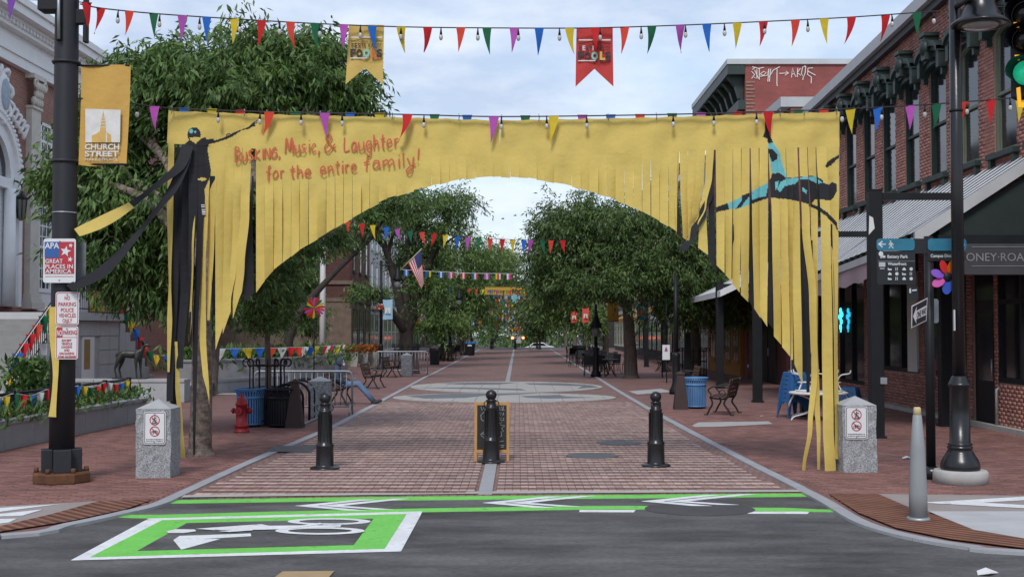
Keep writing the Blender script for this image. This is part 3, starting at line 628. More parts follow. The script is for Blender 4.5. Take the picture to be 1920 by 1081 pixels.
S([(1505, 400, 4), (1511, 500, 13), (1517, 640, 10), (1515, 735, 6)], 1, None, 0.07); S([(1522, 450, 3), (1524, 600, 9), (1534, 770, 4)], 1, None, 0.05)
S([(1506, 275, 15), (1511, 420, 15), (1524, 560, 14), (1527, 700, 12), (1519, 800, 9), (1507, 882, 6)], 0, None, -0.02, True)
S([(1522, 275, 15), (1527, 420, 13), (1530, 640, 6), (1531, 740, 12), (1535, 820, 7), (1535, 880, 5)], 0, None, 0.03, True)
S([(1540, 275, 19), (1548, 420, 18), (1551, 640, 20), (1553, 800, 20), (1557, 883, 21)], 0, None, -0.03, True)
S([(1559, 420, 3), (1562, 560, 5), (1563, 640, 5), (1566, 883, 5)], 1, None, 0.04, True); S([(1561, 275, 25), (1565, 420, 15), (1567, 640, 7), (1570, 860, 9)], 0, None, 0.02, True)
# strips blown round the pole on the left
def ribbon(pts, wd, mats, split=None):
    """pts: (px,py,Y); vertical-ish ribbon of width wd (m) with thickness direction to the camera"""
    q = smooth([P(*p) for p in pts], 8); mb = MB(); n = len(q)
    for i, p in enumerate(q):
        t = (q[min(i + 1, n - 1)] - q[max(i - 1, 0)]).normalized(); e = t.cross(Vector((0, 1, 0.15 * math.sin(i * 0.3)))).normalized() * wd / 2 * (0.75 + 0.3 * math.sin(i * 0.21 + 1))
        mb.v += [tuple(p + e), tuple(p + Vector((0, 0.006 * math.sin(i), 0))), tuple(p - e)]
    for i in range(n - 1):
        k = 0 if split is None or i < split * n else 1
        for j in range(2): mb.f.append((i * 3 + j, i * 3 + j + 1, i * 3 + j + 4, i * 3 + j + 3)); mb.m.append(k); mb.s.append(True)
    return mb.build('strip', mats, ban)
ribbon([(352, 272, 17.43), (336, 312, 17.3), (290, 350, 17.0), (240, 388, 16.7), (190, 416, 16.3), (144, 436, 16.02)], 0.16, [BLK, YEL], 0.56)
ribbon([(350, 290, 17.4), (326, 350, 17.25), (285, 405, 17.0), (240, 460, 16.7), (190, 510, 16.3), (130, 540, 15.82)], 0.15, [BLK])
ribbon([(104, 575, 15.95), (103, 640, 15.95), (104, 705, 15.94), (98, 781, 15.93)], 0.15, [YEL])
# hand lettering
GL = {'B': [[(0.05, 0), (0.08, 1)], [(0.0, 1), (0.6, 0.9), (0.65, 0.68), (0.1, 0.5), (0.75, 0.38), (0.75, 0.12), (0.0, 0.0)]], 'U': [[(0, 0.9), (0.08, 0.15), (0.45, 0), (0.8, 0.2), (0.85, 0.9)]],
 'S': [[(0.85, 0.9), (0.4, 1), (0.1, 0.75), (0.5, 0.5), (0.8, 0.28), (0.45, 0), (0, 0.1)]], 'K': [[(0.12, 1), (0.05, 0)], [(0.85, 0.95), (0.12, 0.45), (0.9, 0)]], 'I': [[(0.5, 1), (0.5, 0)]], 'N': [[(0, 0), (0.05, 1), (0.8, 0), (0.9, 1)]],
 'G': [[(0.85, 0.85), (0.5, 1), (0.05, 0.6), (0.1, 0.1), (0.55, 0), (0.9, 0.2), (0.9, 0.45), (0.5, 0.45)]], ',': [[(0.55, 0.1), (0.25, -0.25)]], 'M': [[(0, 0), (0.15, 1), (0.48, 0.2), (0.82, 1), (0.95, 0)]],
 'u': [[(0, 0.6), (0.08, 0.1), (0.45, 0), (0.8, 0.2), (0.82, 0.6), (0.92, 0)]], 's': [[(0.8, 0.55), (0.4, 0.6), (0.15, 0.45), (0.7, 0.2), (0.4, 0), (0.05, 0.05)]], 'i': [[(0.5, 0.6), (0.5, 0)], [(0.5, 0.82), (0.52, 0.9)]], 'c': [[(0.85, 0.5), (0.5, 0.6), (0.1, 0.3), (0.4, 0), (0.85, 0.1)]],
 '&': [[(1, 0.05), (0.2, 0.75), (0.42, 1), (0.65, 0.8), (0.08, 0.3), (0.35, 0), (0.95, 0.45)]], 'L': [[(0.1, 1), (0.1, 0.05), (0.9, 0.1)]], 'a': [[(0.75, 0.55), (0.3, 0.6), (0.05, 0.25), (0.3, 0), (0.7, 0.2), (0.76, 0.55), (0.85, 0.03)]],
 'g': [[(0.78, 0.55), (0.3, 0.6), (0.05, 0.3), (0.4, 0.05), (0.78, 0.3), (0.8, 0.6), (0.72, -0.3), (0.3, -0.4), (0.1, -0.2)]], 'h': [[(0.12, 1), (0.1, 0)], [(0.1, 0.3), (0.5, 0.6), (0.8, 0.4), (0.82, 0)]], 't': [[(0.48, 0.95), (0.48, 0.1), (0.8, 0)], [(0.08, 0.62), (0.9, 0.68)]],
 'e': [[(0.1, 0.3), (0.8, 0.38), (0.55, 0.6), (0.18, 0.48), (0.1, 0.15), (0.45, 0), (0.9, 0.12)]], 'r': [[(0.2, 0.6), (0.25, 0)], [(0.25, 0.35), (0.5, 0.58), (0.85, 0.52)]], 'f': [[(0.85, 0.9), (0.55, 0.95), (0.42, 0.6), (0.38, -0.15)], [(0.0, 0.5), (0.8, 0.55)]],
 'o': [[(0.5, 0.6), (0.1, 0.4), (0.15, 0.08), (0.5, 0), (0.85, 0.2), (0.8, 0.5), (0.5, 0.6)]], 'n': [[(0.1, 0.6), (0.12, 0)], [(0.12, 0.35), (0.5, 0.6), (0.8, 0.4), (0.85, 0)]], 'm': [[(0.05, 0.6), (0.06, 0)], [(0.06, 0.38), (0.3, 0.6), (0.48, 0.4), (0.48, 0)], [(0.48, 0.4), (0.72, 0.6), (0.9, 0.4), (0.92, 0)]],
 'l': [[(0.4, 1), (0.48, 0)]], 'y': [[(0.1, 0.6), (0.4, 0.15)], [(0.85, 0.65), (0.65, -0.35), (0.25, -0.6), (0.0, -0.35), (0.45, -0.05), (1.1, 0.12)]], '!': [[(0.6, 1.25), (0.4, 0.45)], [(0.36, 0.1), (0.4, 0.18)]]}
WD = {'I': 0.5, 'i': 0.45, ',': 0.5, 'l': 0.5, 'M': 1.4, 'm': 1.5, '!': 0.5, 'r': 0.85, 't': 0.85, 'f': 0.9, 'h': 0.95, '&': 1.25}
def word(s, x0, x1, yb0, yb1, hgt, caps=None):
    tot = sum(WD.get(c, 1.0) for c in s); k = (x1 - x0) / tot; x = x0
    for i, c in enumerate(s):
        wd = WD.get(c, 1.0) * k * 0.84; h = hgt if not caps or i else caps
        yb = yb0 + (yb1 - yb0) * (x - x0) / (x1 - x0)
        mb = MB()
        for st in GL[c]:
            q = smooth([P(x + a * wd, yb - b * h - a * wd * 0.08, BY - 0.026) for a, b in st], 5)
            stroke(mb, q, 0.021 * rnd.uniform(0.9, 1.12), (0, -1, 0))
        mb.build('letter', INK, ban); x += WD.get(c, 1.0) * k
word('BUSKING,', 441, 528, 304, 294, 19, 29); word('Music,', 535, 602, 288, 285, 26, 29); word('&', 607, 634, 286, 284, 32); word('Laughter', 645, 750, 285, 275, 27, 27)
word('for', 499, 536, 335, 334, 24); word('the', 543, 587, 334, 331, 24); word('entire', 600, 672, 327, 321, 24); word('family!', 682, 790, 318, 309, 25)
# ================================================================ strings of flags and lights
FC = {k: fabric('flag_' + k, c, 0.25) for k, c in dict(red=(0.52, 0.02, 0.025), coral=(0.62, 0.06, 0.035), green=(0.015, 0.13, 0.06), pink=(0.42, 0.085, 0.40), blue=(0.02, 0.13, 0.50), yellow=(0.62, 0.46, 0.03), white=(0.62, 0.63, 0.65), purple=(0.20, 0.07, 0.36)).items()}
KEY = dict(r='red', o='coral', g='green', p='pink', b='blue', y='yellow', w='white', u='purple')
BULB = M('bulb_glass', (0.62, 0.60, 0.58), 0.15, 0.05, 4, spec=0.7, transl=0.35)
def yat(path, px):
    for a, b in zip(path, path[1:]):
        if px <= b[0] or b is path[-1]:
            t = (px - a[0]) / (b[0] - a[0]); return a[1] + (b[1] - a[1]) * t, a[2] + (b[2] - a[2]) * t
def flag_mesh(c, w_, h_, sway, curl):
    """hanging triangle, base centre at c"""
    mb = MB(); n = 6
    for i in range(n + 1):
        t = i / n; hw = w_ / 2 * (1 - t) + 0.002
        for j, u in enumerate((-1, 0, 1)):
            mb.v.append((c.x + u * hw + sway * t * t * h_, c.y + curl * t * (u * 0.5 + math.sin(t * 3)) * w_, c.z - t * h_))
    for i in range(n):
        for j in range(2): mb.f.append((i * 3 + j, i * 3 + 3 + j, i * 3 + 4 + j, i * 3 + 1 + j)); mb.m.append(0); mb.s.append(True)
    return mb
def bunting(label, path, flags, w_px, h_px, cable=True, group=None, sway=0.15, cat='bunting', behind=None):
    pm = P(*path[len(path) // 2]); root = thing('bunting_string', label, cat, tuple(pm), 0, group)
    if cable: MB().tube(smooth([P(*p) for p in path], 6), 0.007, 6).build('cord', CABLE if cable is True else cable, root)
    for px, k in flags:
        yv, Y = yat(path, px); s_ = Y / FPX
        if behind and 325 < px < 1565 and px not in behind: Y += 0.30; yv -= 2
        c = P(px, yv, Y)
        flag_mesh(c - Vector((0, 0.012, 0)), w_px * s_, h_px * s_ * rnd.uniform(0.93, 1.07), rnd.gauss(-0.02, sway), rnd.gauss(0, 0.25)).build('flag', FC[KEY[k]], root)
    return root
def lights(label, path, bulbs, drop_px=6):
    root = thing('string_lights', label, 'string lights', tuple(P(*path[len(path) // 2])))
    MB().tube([p + Vector((0, 0.02, 0.008)) for p in smooth([P(*p) for p in path], 6)], 0.008, 6).build('cord', CABLE, root)
    for px in bulbs:
        yv, Y = yat(path, px); c = P(px, yv, Y) + Vector((0, -0.02, 0))
        so = MB().tube([c + Vector((0, 0.03, 0.01)), c - Vector((0, 0, 0.05)), c - Vector((0, 0, 0.11))], [0.005, 0.012, 0.02], 8).build('socket', BLACK, root)
        MB().ell(c - Vector((0, 0, 0.145)), (0.028, 0.028, 0.045), 10, 7).build('bulb', BULB, so)
    return root
topc = [(150, 8, 16.05), (190, 16, 16.3), (290, 26, 16.6), (440, 36, 16.9), (600, 45, 17.1), (760, 51, 17.2), (940, 53, 17.3), (1100, 53, 17.3), (1270, 48, 17.4), (1430, 41, 17.5), (1590, 33, 17.6), (1720, 24, 17.7), (1850, 15, 17.9), (2010, 4, 18.2)]
bunting('bunting of coloured triangles on the highest cord strung above the banner', topc, [(x, k) for x, k in zip((190, 243, 289, 342, 388, 440, 491, 545, 591, 645, 698, 752, 802, 864, 913, 964, 1011, 1068, 1116, 1171, 1222, 1275, 1325, 1382, 1431, 1491, 1545, 1596, 1660, 1719, 1792), 'rogpbyrogpbyrogpbyrogpbyroyrrgp')], 17, 50)
lights('string of clear bulbs along the highest cord above the banner', topc, [222, 300, 375, 450, 525, 600, 676, 752, 827, 896, 972, 1049, 1125, 1202, 1285, 1358, 1433, 1514, 1672, 1750])
lowc = [(150, 184, 16.15), (245, 194, 16.6), (318, 203, 17.35), (500, 210, 17.40), (760, 215, 17.40), (938, 219, 17.40), (1200, 216, 17.40), (1400, 211, 17.40), (1574, 205, 17.36), (1680, 200, 17.5), (1800, 192, 17.7), (1920, 182, 17.9), (2010, 172, 18.2)]
bunting('bunting of coloured triangles on the cord holding up the yellow banner', lowc, [(x, k) for x, k in zip((290, 345, 398, 452, 505, 556, 609, 657, 712, 764, 815, 876, 926, 985, 1038, 1092, 1145, 1200, 1260, 1314, 1383, 1440, 1497, 1544, 1594, 1645, 1706, 1755, 1807, 1857, 1912), 'pbyrogpbyrgbpgypbogprrgoybpgory')], 19, 47, behind=(505, 609, 764, 926, 1038, 1440))
lights('string of clear bulbs along the cord of the yellow banner', lowc, [258, 410, 488, 565, 642, 795, 940, 1025, 1100, 1262, 1338, 1418, 1578, 1652, 1733, 1812, 1893])
bunting('two flag bunting running from black pole toward the civic building', [(-80, -30, 17), (22, -4, 16.6), (120, 2, 16.2), (172, 6, 15.9)], [(22, 'u'), (163, 'r')], 18, 46)
# clips that hold the banner on the cord
for px in (322, 458, 500, 600, 735, 860, 940, 1010, 1140, 1230, 1462, 1507, 1568):
    yv, Y = yat(lowc, px); c = P(px, yv, BY - 0.05); MB().tube([c + Vector((0, 0, 0.03)), c + Vector((0.012, -0.02, 0)), c + Vector((0, -0.01, -0.075))], 0.006, 6).build('clip', GALV, ban)
# ---- festival pennants on the high cord
INKD = M('print_dark', (0.035, 0.03, 0.035), 0.7); INKW = M('print_white', (0.6, 0.58, 0.55), 0.7); INKC = {'r': M('print_orange', (0.55, 0.12, 0.05), 0.7), 't': M('print_aqua', (0.2, 0.5, 0.42), 0.7), 'y': M('print_gold', (0.6, 0.42, 0.08), 0.7), 'd': INKD, 'w': INKW}
def pennant(label, col, x0, x1, xb0, xb1, y0, yn, y1, letters, Y):
    m_ = fabric('pennant_' + label[:5], col, 0.2); c = P((x0 + x1) / 2, y0, Y); root = thing('festival_pennant', label, 'pennant', tuple(c))
    mb = MB(); n = 12; cols = lin(8)
    for i in range(n + 1):
        t = i / n
        for u in cols:
            ye = y1 + (yn - y1) * (1 - abs(2 * u - 1)); y = y0 + (ye - y0) * t; xa = x0 + (xb0 - x0) * (y - y0) / (y1 - y0); xe = x1 + (xb1 - x1) * (y - y0) / (y1 - y0)
            p = P(xa + (xe - xa) * u, y, Y); mb.v.append((p.x, Y + 0.015 * math.sin(u * 7 + t * 4), p.z))
    for i in range(n):
        for j in range(8): mb.f.append((i * 9 + j, i * 9 + 9 + j, i * 9 + 10 + j, i * 9 + 1 + j)); mb.m.append(0); mb.s.append(True)
    mb.build('cloth', m_, root); k = Y / FPX; wd = (x1 - x0); Yt = Y - 0.03
    signed('lettering', 'BURLINGTON CITY ARTS', 0.05, INKD, root, P(x0 + 4, y0 + 32, Yt), width=wd * 0.87 * k)
    MB().b2(P(x0 + 4, y0 + 22, Yt), P(x1 - 4, y0 + 24.3, Yt) + Vector((0, 0.003, 0))).build('rule', INKW, root); MB().b2(P(x0 + 3, y0 + 61, Yt), P(x0 + wd * 0.52, y0 + 63, Yt) + Vector((0, 0.003, 0))).build('rule', INKW, root)
    xx = x0 + 5; cw_ = wd * 0.74 / 8
    for i, ch in enumerate('FESTIVAL'): signed('lettering', ch, 0.1, INKC[letters[0][i]], root, P(xx + i * cw_, y0 + 42.5, Yt), width=(cw_ * 0.82 if ch != 'I' else 1.6) * k, height=9 * k, bold=0.002)
    signed('lettering', 'OF', 0.05, INKD, root, P(x1 - 12, y0 + 42, Yt), width=7 * k, height=8 * k)
    for i, (ch, px) in enumerate(zip('FOOLS', (0.04, 0.21, 0.41, 0.64, 0.79))): signed('lettering', ch, 0.1, INKC[letters[1][i]], root, P(x0 + wd * px, y0 + 59.5, Yt), width=wd * (0.16 if ch != 'O' else 0.18) * k, height=16 * k, bold=0.006)
    signed('lettering', 'BCA PRESENTS', 0.04, INKC['r'] if col[1] > 0.2 else INKD, root, P(x0 + wd * 0.55, y0 + 64, Yt), width=wd * 0.38 * k)
pennant('yellow swallow-tailed festival pennant hanging from the high cord', (0.60, 0.42, 0.12), 654, 720, 648, 718, 47, 127, 159, ('dddrdddd', 'ddtrd'), 17.25)
pennant('red swallow-tailed festival pennant hanging from the high cord', (0.52, 0.055, 0.05), 1081, 1149, 1079, 1150, 52, 129, 163, ('dwddwddd', 'ddtyd'), 17.42)
# ================================================================ near street furniture
RUSTM = M('rusty_iron', (0.10, 0.042, 0.02), 0.85, 0.5, 6, 0.4, 40)
POLEM = M('pole_black', (0.016, 0.017, 0.021), 0.5, 0.35, 1.6, 0.15, 14, stretch=(1, 1, 0.35))
def K(Y): return Y / FPX
# ---- tall signal pole on the left
pb = G(115, 903); PY = pb.y; pxx = pb.x
pole = thing('signal_pole', 'thick black steel signal pole on rusty plinth left of banner', 'pole', (pxx, PY, 0))
MB().tube([(pxx, PY, 0.2), (pxx, PY, 2.5), (pxx, PY, 6.5), (pxx, PY, 9.5)], [0.163, 0.158, 0.152, 0.145], 28).build('shaft', POLEM, pole)
MB().lathe([(0.37, 0.0), (0.38, 0.02), (0.38, 0.12), (0.36, 0.14), (0.0, 0.14)], (pxx, PY, 0), 8, 0, False).build('plinth', RUSTM, pole)
b_ = MB()
for a in range(4): b_.box((pxx + 0.14 * math.cos(a * 1.571 + 0.4), PY + 0.14 * math.sin(a * 1.571 + 0.4), 0.29), (0.22, 0.22, 0.30), 0.4)
b_.build('base_shroud', POLEM, pole, 0.01)
for a in range(6): MB().cyl((pxx + 0.31 * math.cos(a * 1.05 + 0.3), PY + 0.31 * math.sin(a * 1.05 + 0.3), 0.14), (pxx + 0.31 * math.cos(a * 1.05 + 0.3), PY + 0.31 * math.sin(a * 1.05 + 0.3), 0.20), 0.035, 0.03, 6).build('bolt', RUSTM, pole)
for yp in (118, 303): z = P(120, yp, PY).z; MB().tube([(pxx + 0.168 * math.cos(t * 0.524), PY + 0.168 * math.sin(t * 0.524), z) for t in range(12)], 0.022, 6, closed=True).build('clamp_band', GALV if yp > 400 else POLEM, pole)
z = P(120, 399, PY).z; MB().lathe([(0.1595, z - 0.008), (0.163, z - 0.008), (0.163, z + 0.008), (0.1595, z + 0.008)], (pxx, PY, 0), 24).build('steel_band', GALV, pole)
MB().b2(P(84, -40, PY + 0.05), P(112, 18, PY - 0.2)).build('junction_box', BLACK, pole, 0.01)
MB().b2(P(140, 17, PY - 0.06), P(166, 48, PY + 0.06)).build('bracket', BLACK, pole, 0.008); MB().b2(P(156, -40, PY - 0.05), P(167, 82, PY + 0.05)).build('sensor_bar', BLACK, pole, 0.008)
MB().cyl(P(110, -40, PY - 0.22), P(110, 73, PY - 0.22), 0.02, None, 10).build('conduit', GALV, pole); MB().b2(P(105, -30, PY - 0.19), P(119, 78, PY - 0.10)).build('meter_box', BLACK, pole, 0.006)
# street banner on the pole
GOLD = fabric('pole_banner_gold', (0.56, 0.335, 0.085), 0.1)
cb = P(196, 310, PY); pbn = thing('pole_banner', 'gold fabric banner with white church logo hung beside the black pole', 'banner', tuple(cb))
mb = MB()
for i in range(13):
    for j in range(9):
        px = (152 - 4 * i / 12) + (245 - 152 - 3 * i / 12 + 0) * j / 8; py = 122 + (187 + 3 * math.sin(j * 0.7)) * i / 12
        p = P(px, py, PY); mb.v.append((p.x, PY + 0.02 * math.sin(j * 0.8 + i * 0.35), p.z))
for i in range(12):
    for j in range(8): mb.f.append((i * 9 + j, i * 9 + 9 + j, i * 9 + 10 + j, i * 9 + 1 + j)); mb.m.append(0); mb.s.append(True)
mb.build('cloth', GOLD, pbn); Yt = PY - 0.035
for yy in (123, 308): MB().cyl(P(136, yy, PY), P(243, yy, PY), 0.012, None, 8).build('rod', BLACK, pbn)
logo = MB().prism([P(160, 204, Yt), P(160, 267, Yt), P(225, 267, Yt), P(226, 206, Yt)], (0, 0.003, 0)).build('logo_panel', INKW, pbn)
GOLDP = M('print_gold_ink', (0.55, 0.34, 0.10), 0.7)
for q in ([(172, 267), (172, 254), (182, 250), (187, 246), (190, 228), (192, 216), (193.5, 207), (195, 216), (197, 228), (199, 247), (208, 253), (208.5, 267), (200.5, 267), (200.5, 248), (198, 248), (198, 267)],): MB().prism([P(x, y, Yt - 0.003) for x, y in q], (0, 0.002, 0)).build('church_print', GOLDP, logo)
for yy in (220, 226, 232, 238): MB().b2(P(189, yy, Yt - 0.005), P(198, yy + 1.2, Yt - 0.004)).build('louvre_print', INKW, logo)
k = K(Yt)
signed('lettering', 'CHURCH', 0.1, INKW, pbn, P(159, 280, Yt), width=65 * k, height=11 * k, bold=0.003); signed('lettering', 'STREET', 0.1, INKW, pbn, P(159, 293, Yt), width=64 * k, height=11 * k, bold=0.003); signed('lettering', 'MARKETPLACE', 0.06, INKW, pbn, P(159, 301, Yt), width=63 * k, height=4.5 * k)
# signs on the pole
def plate(name, label, x0, y0, x1, y1, Y, border=None, back=False, cat='sign', face=SIGNW):
    c = (P(x0, y0, Y) + P(x1, y1, Y)) / 2; w_ = (x1 - x0) * K(Y); h_ = (y1 - y0) * K(Y); root = thing(name, label, cat, tuple(c))
    MB().prism(rrect(c, w_, h_, 0.03), (0, 0.006, 0)).build('panel', GALV if back else face, root)
    if border:
        o = rrect(c - Vector((0, 0.002, 0)), w_ - 0.02, h_ - 0.02, 0.025); i = rrect(c - Vector((0, 0.002, 0)), w_ - 0.036, h_ - 0.036, 0.02); n = len(o)
        MB().add(o + i, [(a, (a + 1) % n, n + (a + 1) % n, n + a) for a in range(n)]).build('border', border, root)
    for s_ in (-1, 1): MB().ell(c + Vector((0, -0.004, s_ * (h_ / 2 - 0.035))), (0.011, 0.006, 0.011), 8, 5).build('bolt', GALV, root)
    return root
YS = PY - 0.215; k = K(YS)
s1 = plate('information_sign', 'red, white and blue planning award sign strapped to black pole', 81, 447, 142, 530, YS)
Yf = YS - 0.004
r1 = MB().prism([P(84, 513, Yf), P(139, 513, Yf), P(139, 453, Yf), P(84, 453, Yf)], (0, 0.003, 0)).build('red_field', SIGNR, s1)
MB().prism([P(83.5, 483, Yf - .003), P(110.5, 483, Yf - .003), P(110.5, 453, Yf - .003), P(83.5, 453, Yf - .003)], (0, 0.002, 0)).build('blue_field', SIGNB, s1)
signed('lettering', 'APA', 0.1, SIGNW, s1, P(84, 465.5, Yf - 0.006), width=27 * k, height=11 * k, bold=0.002)
for yy, t, w_ in ((493, 'GREAT', 33), (503, 'PLACES IN', 52), (512, 'AMERICA', 49)): signed('lettering', t, 0.08, SIGNW, s1, P(85, yy, Yf - 0.006), width=w_ * k, height=8 * k, bold=0.001)
MB().b2(P(85, 517.5, Yf), P(138, 518.3, Yf + 0.002)).build('small_print', SIGNR, s1)
def star(mbs, cx, cy, r_, Y): return [P(cx + (r_ if i % 2 == 0 else r_ * 0.42) * math.sin(i * math.pi / 5 + 0.2), cy - (r_ if i % 2 == 0 else r_ * 0.42) * math.cos(i * math.pi / 5 + 0.2), Y) for i in range(10)]
for cx, cy, r_ in ((123, 471, 10.5), (132.5, 460, 4.5), (131.5, 486, 5.5)): MB().prism(list(reversed(star(None, cx, cy, r_, Yf - 0.006))), (0, 0.002, 0)).build('star', SIGNW, s1)
s2 = plate('parking_sign', 'white sign with red text reserving parking for police vehicles', 104, 547, 148, 609, YS, SIGNR)
for yy, t, w_ in ((562, 'NO', 10), (573.5, 'PARKING', 33), (584.5, 'POLICE', 24), (594.5, 'VEHICLES', 32), (604.5, 'ONLY', 18)): signed('lettering', t, 0.08, SIGNR, s2, P(126, yy, Yf), width=w_ * k, height=7.6 * k, align='CENTER', bold=0.0005)
s3 = plate('parking_sign', 'white sign with red heading allowing vehicle loading before half past ten', 104, 611, 146.5, 673, YS, SIGNR)
MB().prism([P(106, 632, Yf), P(117, 632, Yf), P(117, 614, Yf), P(106, 614, Yf)], (0, 0.002, 0)).build('red_field', SIGNR, s3)
signed('lettering', 'NO', 0.08, SIGNW, s3, P(107, 629, Yf - 0.003), width=9 * k, height=11 * k, bold=0.002); signed('lettering', 'PARKING', 0.08, SIGNR, s3, P(118.5, 627, Yf), width=25 * k, height=8.5 * k, bold=0.001)
MB().b2(P(106, 631.5, Yf), P(144, 632.2, Yf + 0.002)).build('rule', SIGNR, s3)
for yy, t, w_ in ((640, 'EXCEPT', 18), (646, 'VEHICLE', 20), (652, 'LOADING', 20), (658, 'AND', 10), (664, 'UNLOADING', 28), (670, '7AM-10:30AM', 33)): signed('lettering', t, 0.05, SIGNR, s3, P(125, yy, Yf), width=w_ * k, height=4.4 * k, align='CENTER', bold=0.001)
plate('sign_back', 'bare grey back of a road sign beside the award sign', 141, 453, 161, 532, PY + 0.2, None, True)
# ---- granite posts
def granite_post(loc, h, w_, label, group=None, seed=0, rz=0.0):
    root = thing('granite_post', label, 'post', loc, rz, group); r_ = random.Random(seed); mb = MB(); n = 7; sh = h * 0.885
    def ringp(z, hw): return [(x * hw + r_.gauss(0, 0.006) * (z > 0), y * hw + r_.gauss(0, 0.006) * (z > 0), z) for x, y in [(-1 + 2 * i / n, -1) for i in range(n)] + [(1, -1 + 2 * i / n) for i in range(n)] + [(1 - 2 * i / n, 1) for i in range(n)] + [(-1, 1 - 2 * i / n) for i in range(n)]]
    L = [ringp(sh * i / 9, w_ / 2) for i in range(10)]; m = 4 * n; vs = [p for q in L for p in q]
    fs = [(i * m + j, i * m + (j + 1) % m, (i + 1) * m + (j + 1) % m, (i + 1) * m + j) for i in range(9) for j in range(m)]
    mb.add(vs, fs); mb2 = MB(); a = w_ / 2
    mb2.add([(-a, -a, sh), (a, -a, sh), (a, a, sh), (-a, a, sh), (0, 0, h)], [(0, 1, 4), (1, 2, 4), (2, 3, 4), (3, 0, 4)])
    mb.build('shaft', GRANITE, root, world=False); mb2.build('cap', GRANITE2, root, world=False)
    return root
g1 = granite_post(G(296, 892), 1.05, 0.47, 'rough granite post with warning plate at foot of banner near striped tree trunk', None, 1)
g2 = granite_post(G(1604, 882), 1.06, 0.475, 'rough granite post with warning plate beside the white patio table', None, 2)
granite_post(P(600, 774, 28.2) * 1, 0.93, 0.47, 'granite post behind the hoop bike rack', None, 3).location.z = 0
granite_post(G(763, 704), 1.0, 0.46, 'granite post at the end of the farther benches', None, 4)
SIGNK = M('sign_black', (0.02, 0.02, 0.022), 0.5)
def noskate(px, py, Y, par_label):
    root = plate('warning_plate', par_label, px - 20.5, py - 30.5, px + 20.5, py + 30.5, Y, SIGNK)
    k = K(Y)
    for cy in (-15, 6):
        c = P(px, py + cy, Y - 0.004); ro, ri = 9.6 * k, 7.9 * k; n = 24
        o = [c + Vector((ro * math.cos(2 * math.pi * i / n), 0, ro * math.sin(2 * math.pi * i / n))) for i in range(n)]; q = [c + Vector((ri * math.cos(2 * math.pi * i / n), 0, ri * math.sin(2 * math.pi * i / n))) for i in range(n)]
        rg = MB().add(o + q, [(i, (i + 1) % n, n + (i + 1) % n, n + i) for i in range(n)]).build('ban_ring', SIGNR, root)
        m_ = MB()
        if cy < 0:
            m_.ell(c + Vector((0.3 * k, 0, 5 * k)), (1.3 * k, 0.001, 1.3 * k), 8, 6)
            for L in ([(0.3, 3.6), (-0.8, -0.5)], [(-4.5, 1.5), (0, 2.6), (4.5, 3.6)], [(-0.8, -0.5), (-3.6, -4.6)], [(-0.8, -0.5), (2, -2), (2.4, -5)], [(-4.6, -5.5), (4.4, -5.9)]): stroke(m_, [c + Vector((a * k, 0, b * k)) for a, b in L], 1.3 * k, (0, -1, 0))
        else:
            for cx in (-3.8, 3.8): stroke(m_, [c + Vector(((cx + 2.5 * math.cos(t * 0.524)) * k, 0, (-1.8 + 2.5 * math.sin(t * 0.524)) * k)) for t in range(13)], 0.7 * k, (0, -1, 0))
            for L in ([(-3.8, -1.8), (-1.5, 1.8), (2.6, 1.8), (3.8, -1.8)], [(-1.5, 1.8), (0.4, -1.8), (2.6, 1.8)], [(-3.8, -1.8), (0.4, -1.8)]): stroke(m_, [c + Vector((a * k, 0, b * k)) for a, b in L], 0.8 * k, (0, -1, 0))
        m_.build('pictogram', SIGNK, rg)
        stroke(MB(), [c + Vector((-6.6 * k, -0.002, 6.6 * k)), c + Vector((6.6 * k, -0.002, -6.6 * k))], 1.5 * k, (0, -1, 0)).build('slash', SIGNR, rg)
    m_ = MB()
    for yy in (20.5, 24):
        for i in range(11): m_.b2(P(px - 16 + i * 3, py + yy, Y - 0.004), P(px - 16 + i * 3 + rnd.uniform(1.6, 2.6), py + yy + 1.4, Y - 0.0035))
    m_.build('small_print', SIGNK, root)
noskate(290, 802, g1.location.y - 0.255, 'white plate with two red ban rings on the granite post by the tree trunk')
noskate(1606, 792, g2.location.y - 0.257, 'white plate with two red ban rings on the granite post near the patio table')
# ---- black bollards
BOLL = [(0.0, 0.0), (0.21, 0.0), (0.215, 0.012), (0.20, 0.028), (0.135, 0.034), (0.128, 0.06), (0.124, 0.30), (0.128, 0.325), (0.128, 0.345), (0.108, 0.36), (0.104, 0.40), (0.088, 0.80), (0.092, 0.815), (0.094, 0.83), (0.072, 0.84), (0.068, 0.91), (0.078, 0.925), (0.078, 0.94), (0.055, 0.945)]
BOLL += [(0.083 * math.sin(R(a)), 1.01 - 0.083 * math.cos(R(a))) for a in range(40, 181, 14)]
def bollard(loc, label, group=None):
    root = local(thing('bollard', label, 'bollard', loc, 0, group))
    MB().lathe(BOLL, (0, 0, 0), 28).build('shaft', BLACKP, root)
    for s_ in (-1, 1): MB().tube([(s_ * (0.085 + 0.035 * math.cos(t * 0.524)), -0.01, 0.875 + 0.045 * math.sin(t * 0.524)) for t in range(12)], 0.008, 6, closed=True).build('ring', BLACKP, root)
    fl = MB()
    for i in range(12): a = i * math.pi / 6; fl.box((0.098 * math.cos(a), 0.098 * math.sin(a), 0.58), (0.014, 0.014, 0.4), a)
    fl.build('fluting', BLACKP, root)
    return root
bo = bollard(G(609, 878), 'black bollard standing in lane near the silver barricade')
copy_tree(bo, None, G(921, 866), 0.4, 'black bollard standing in front of the chalkboard'); copy_tree(bo, None, G(1230, 873), 0.9, 'black bollard standing in lane near slatted wooden bench')
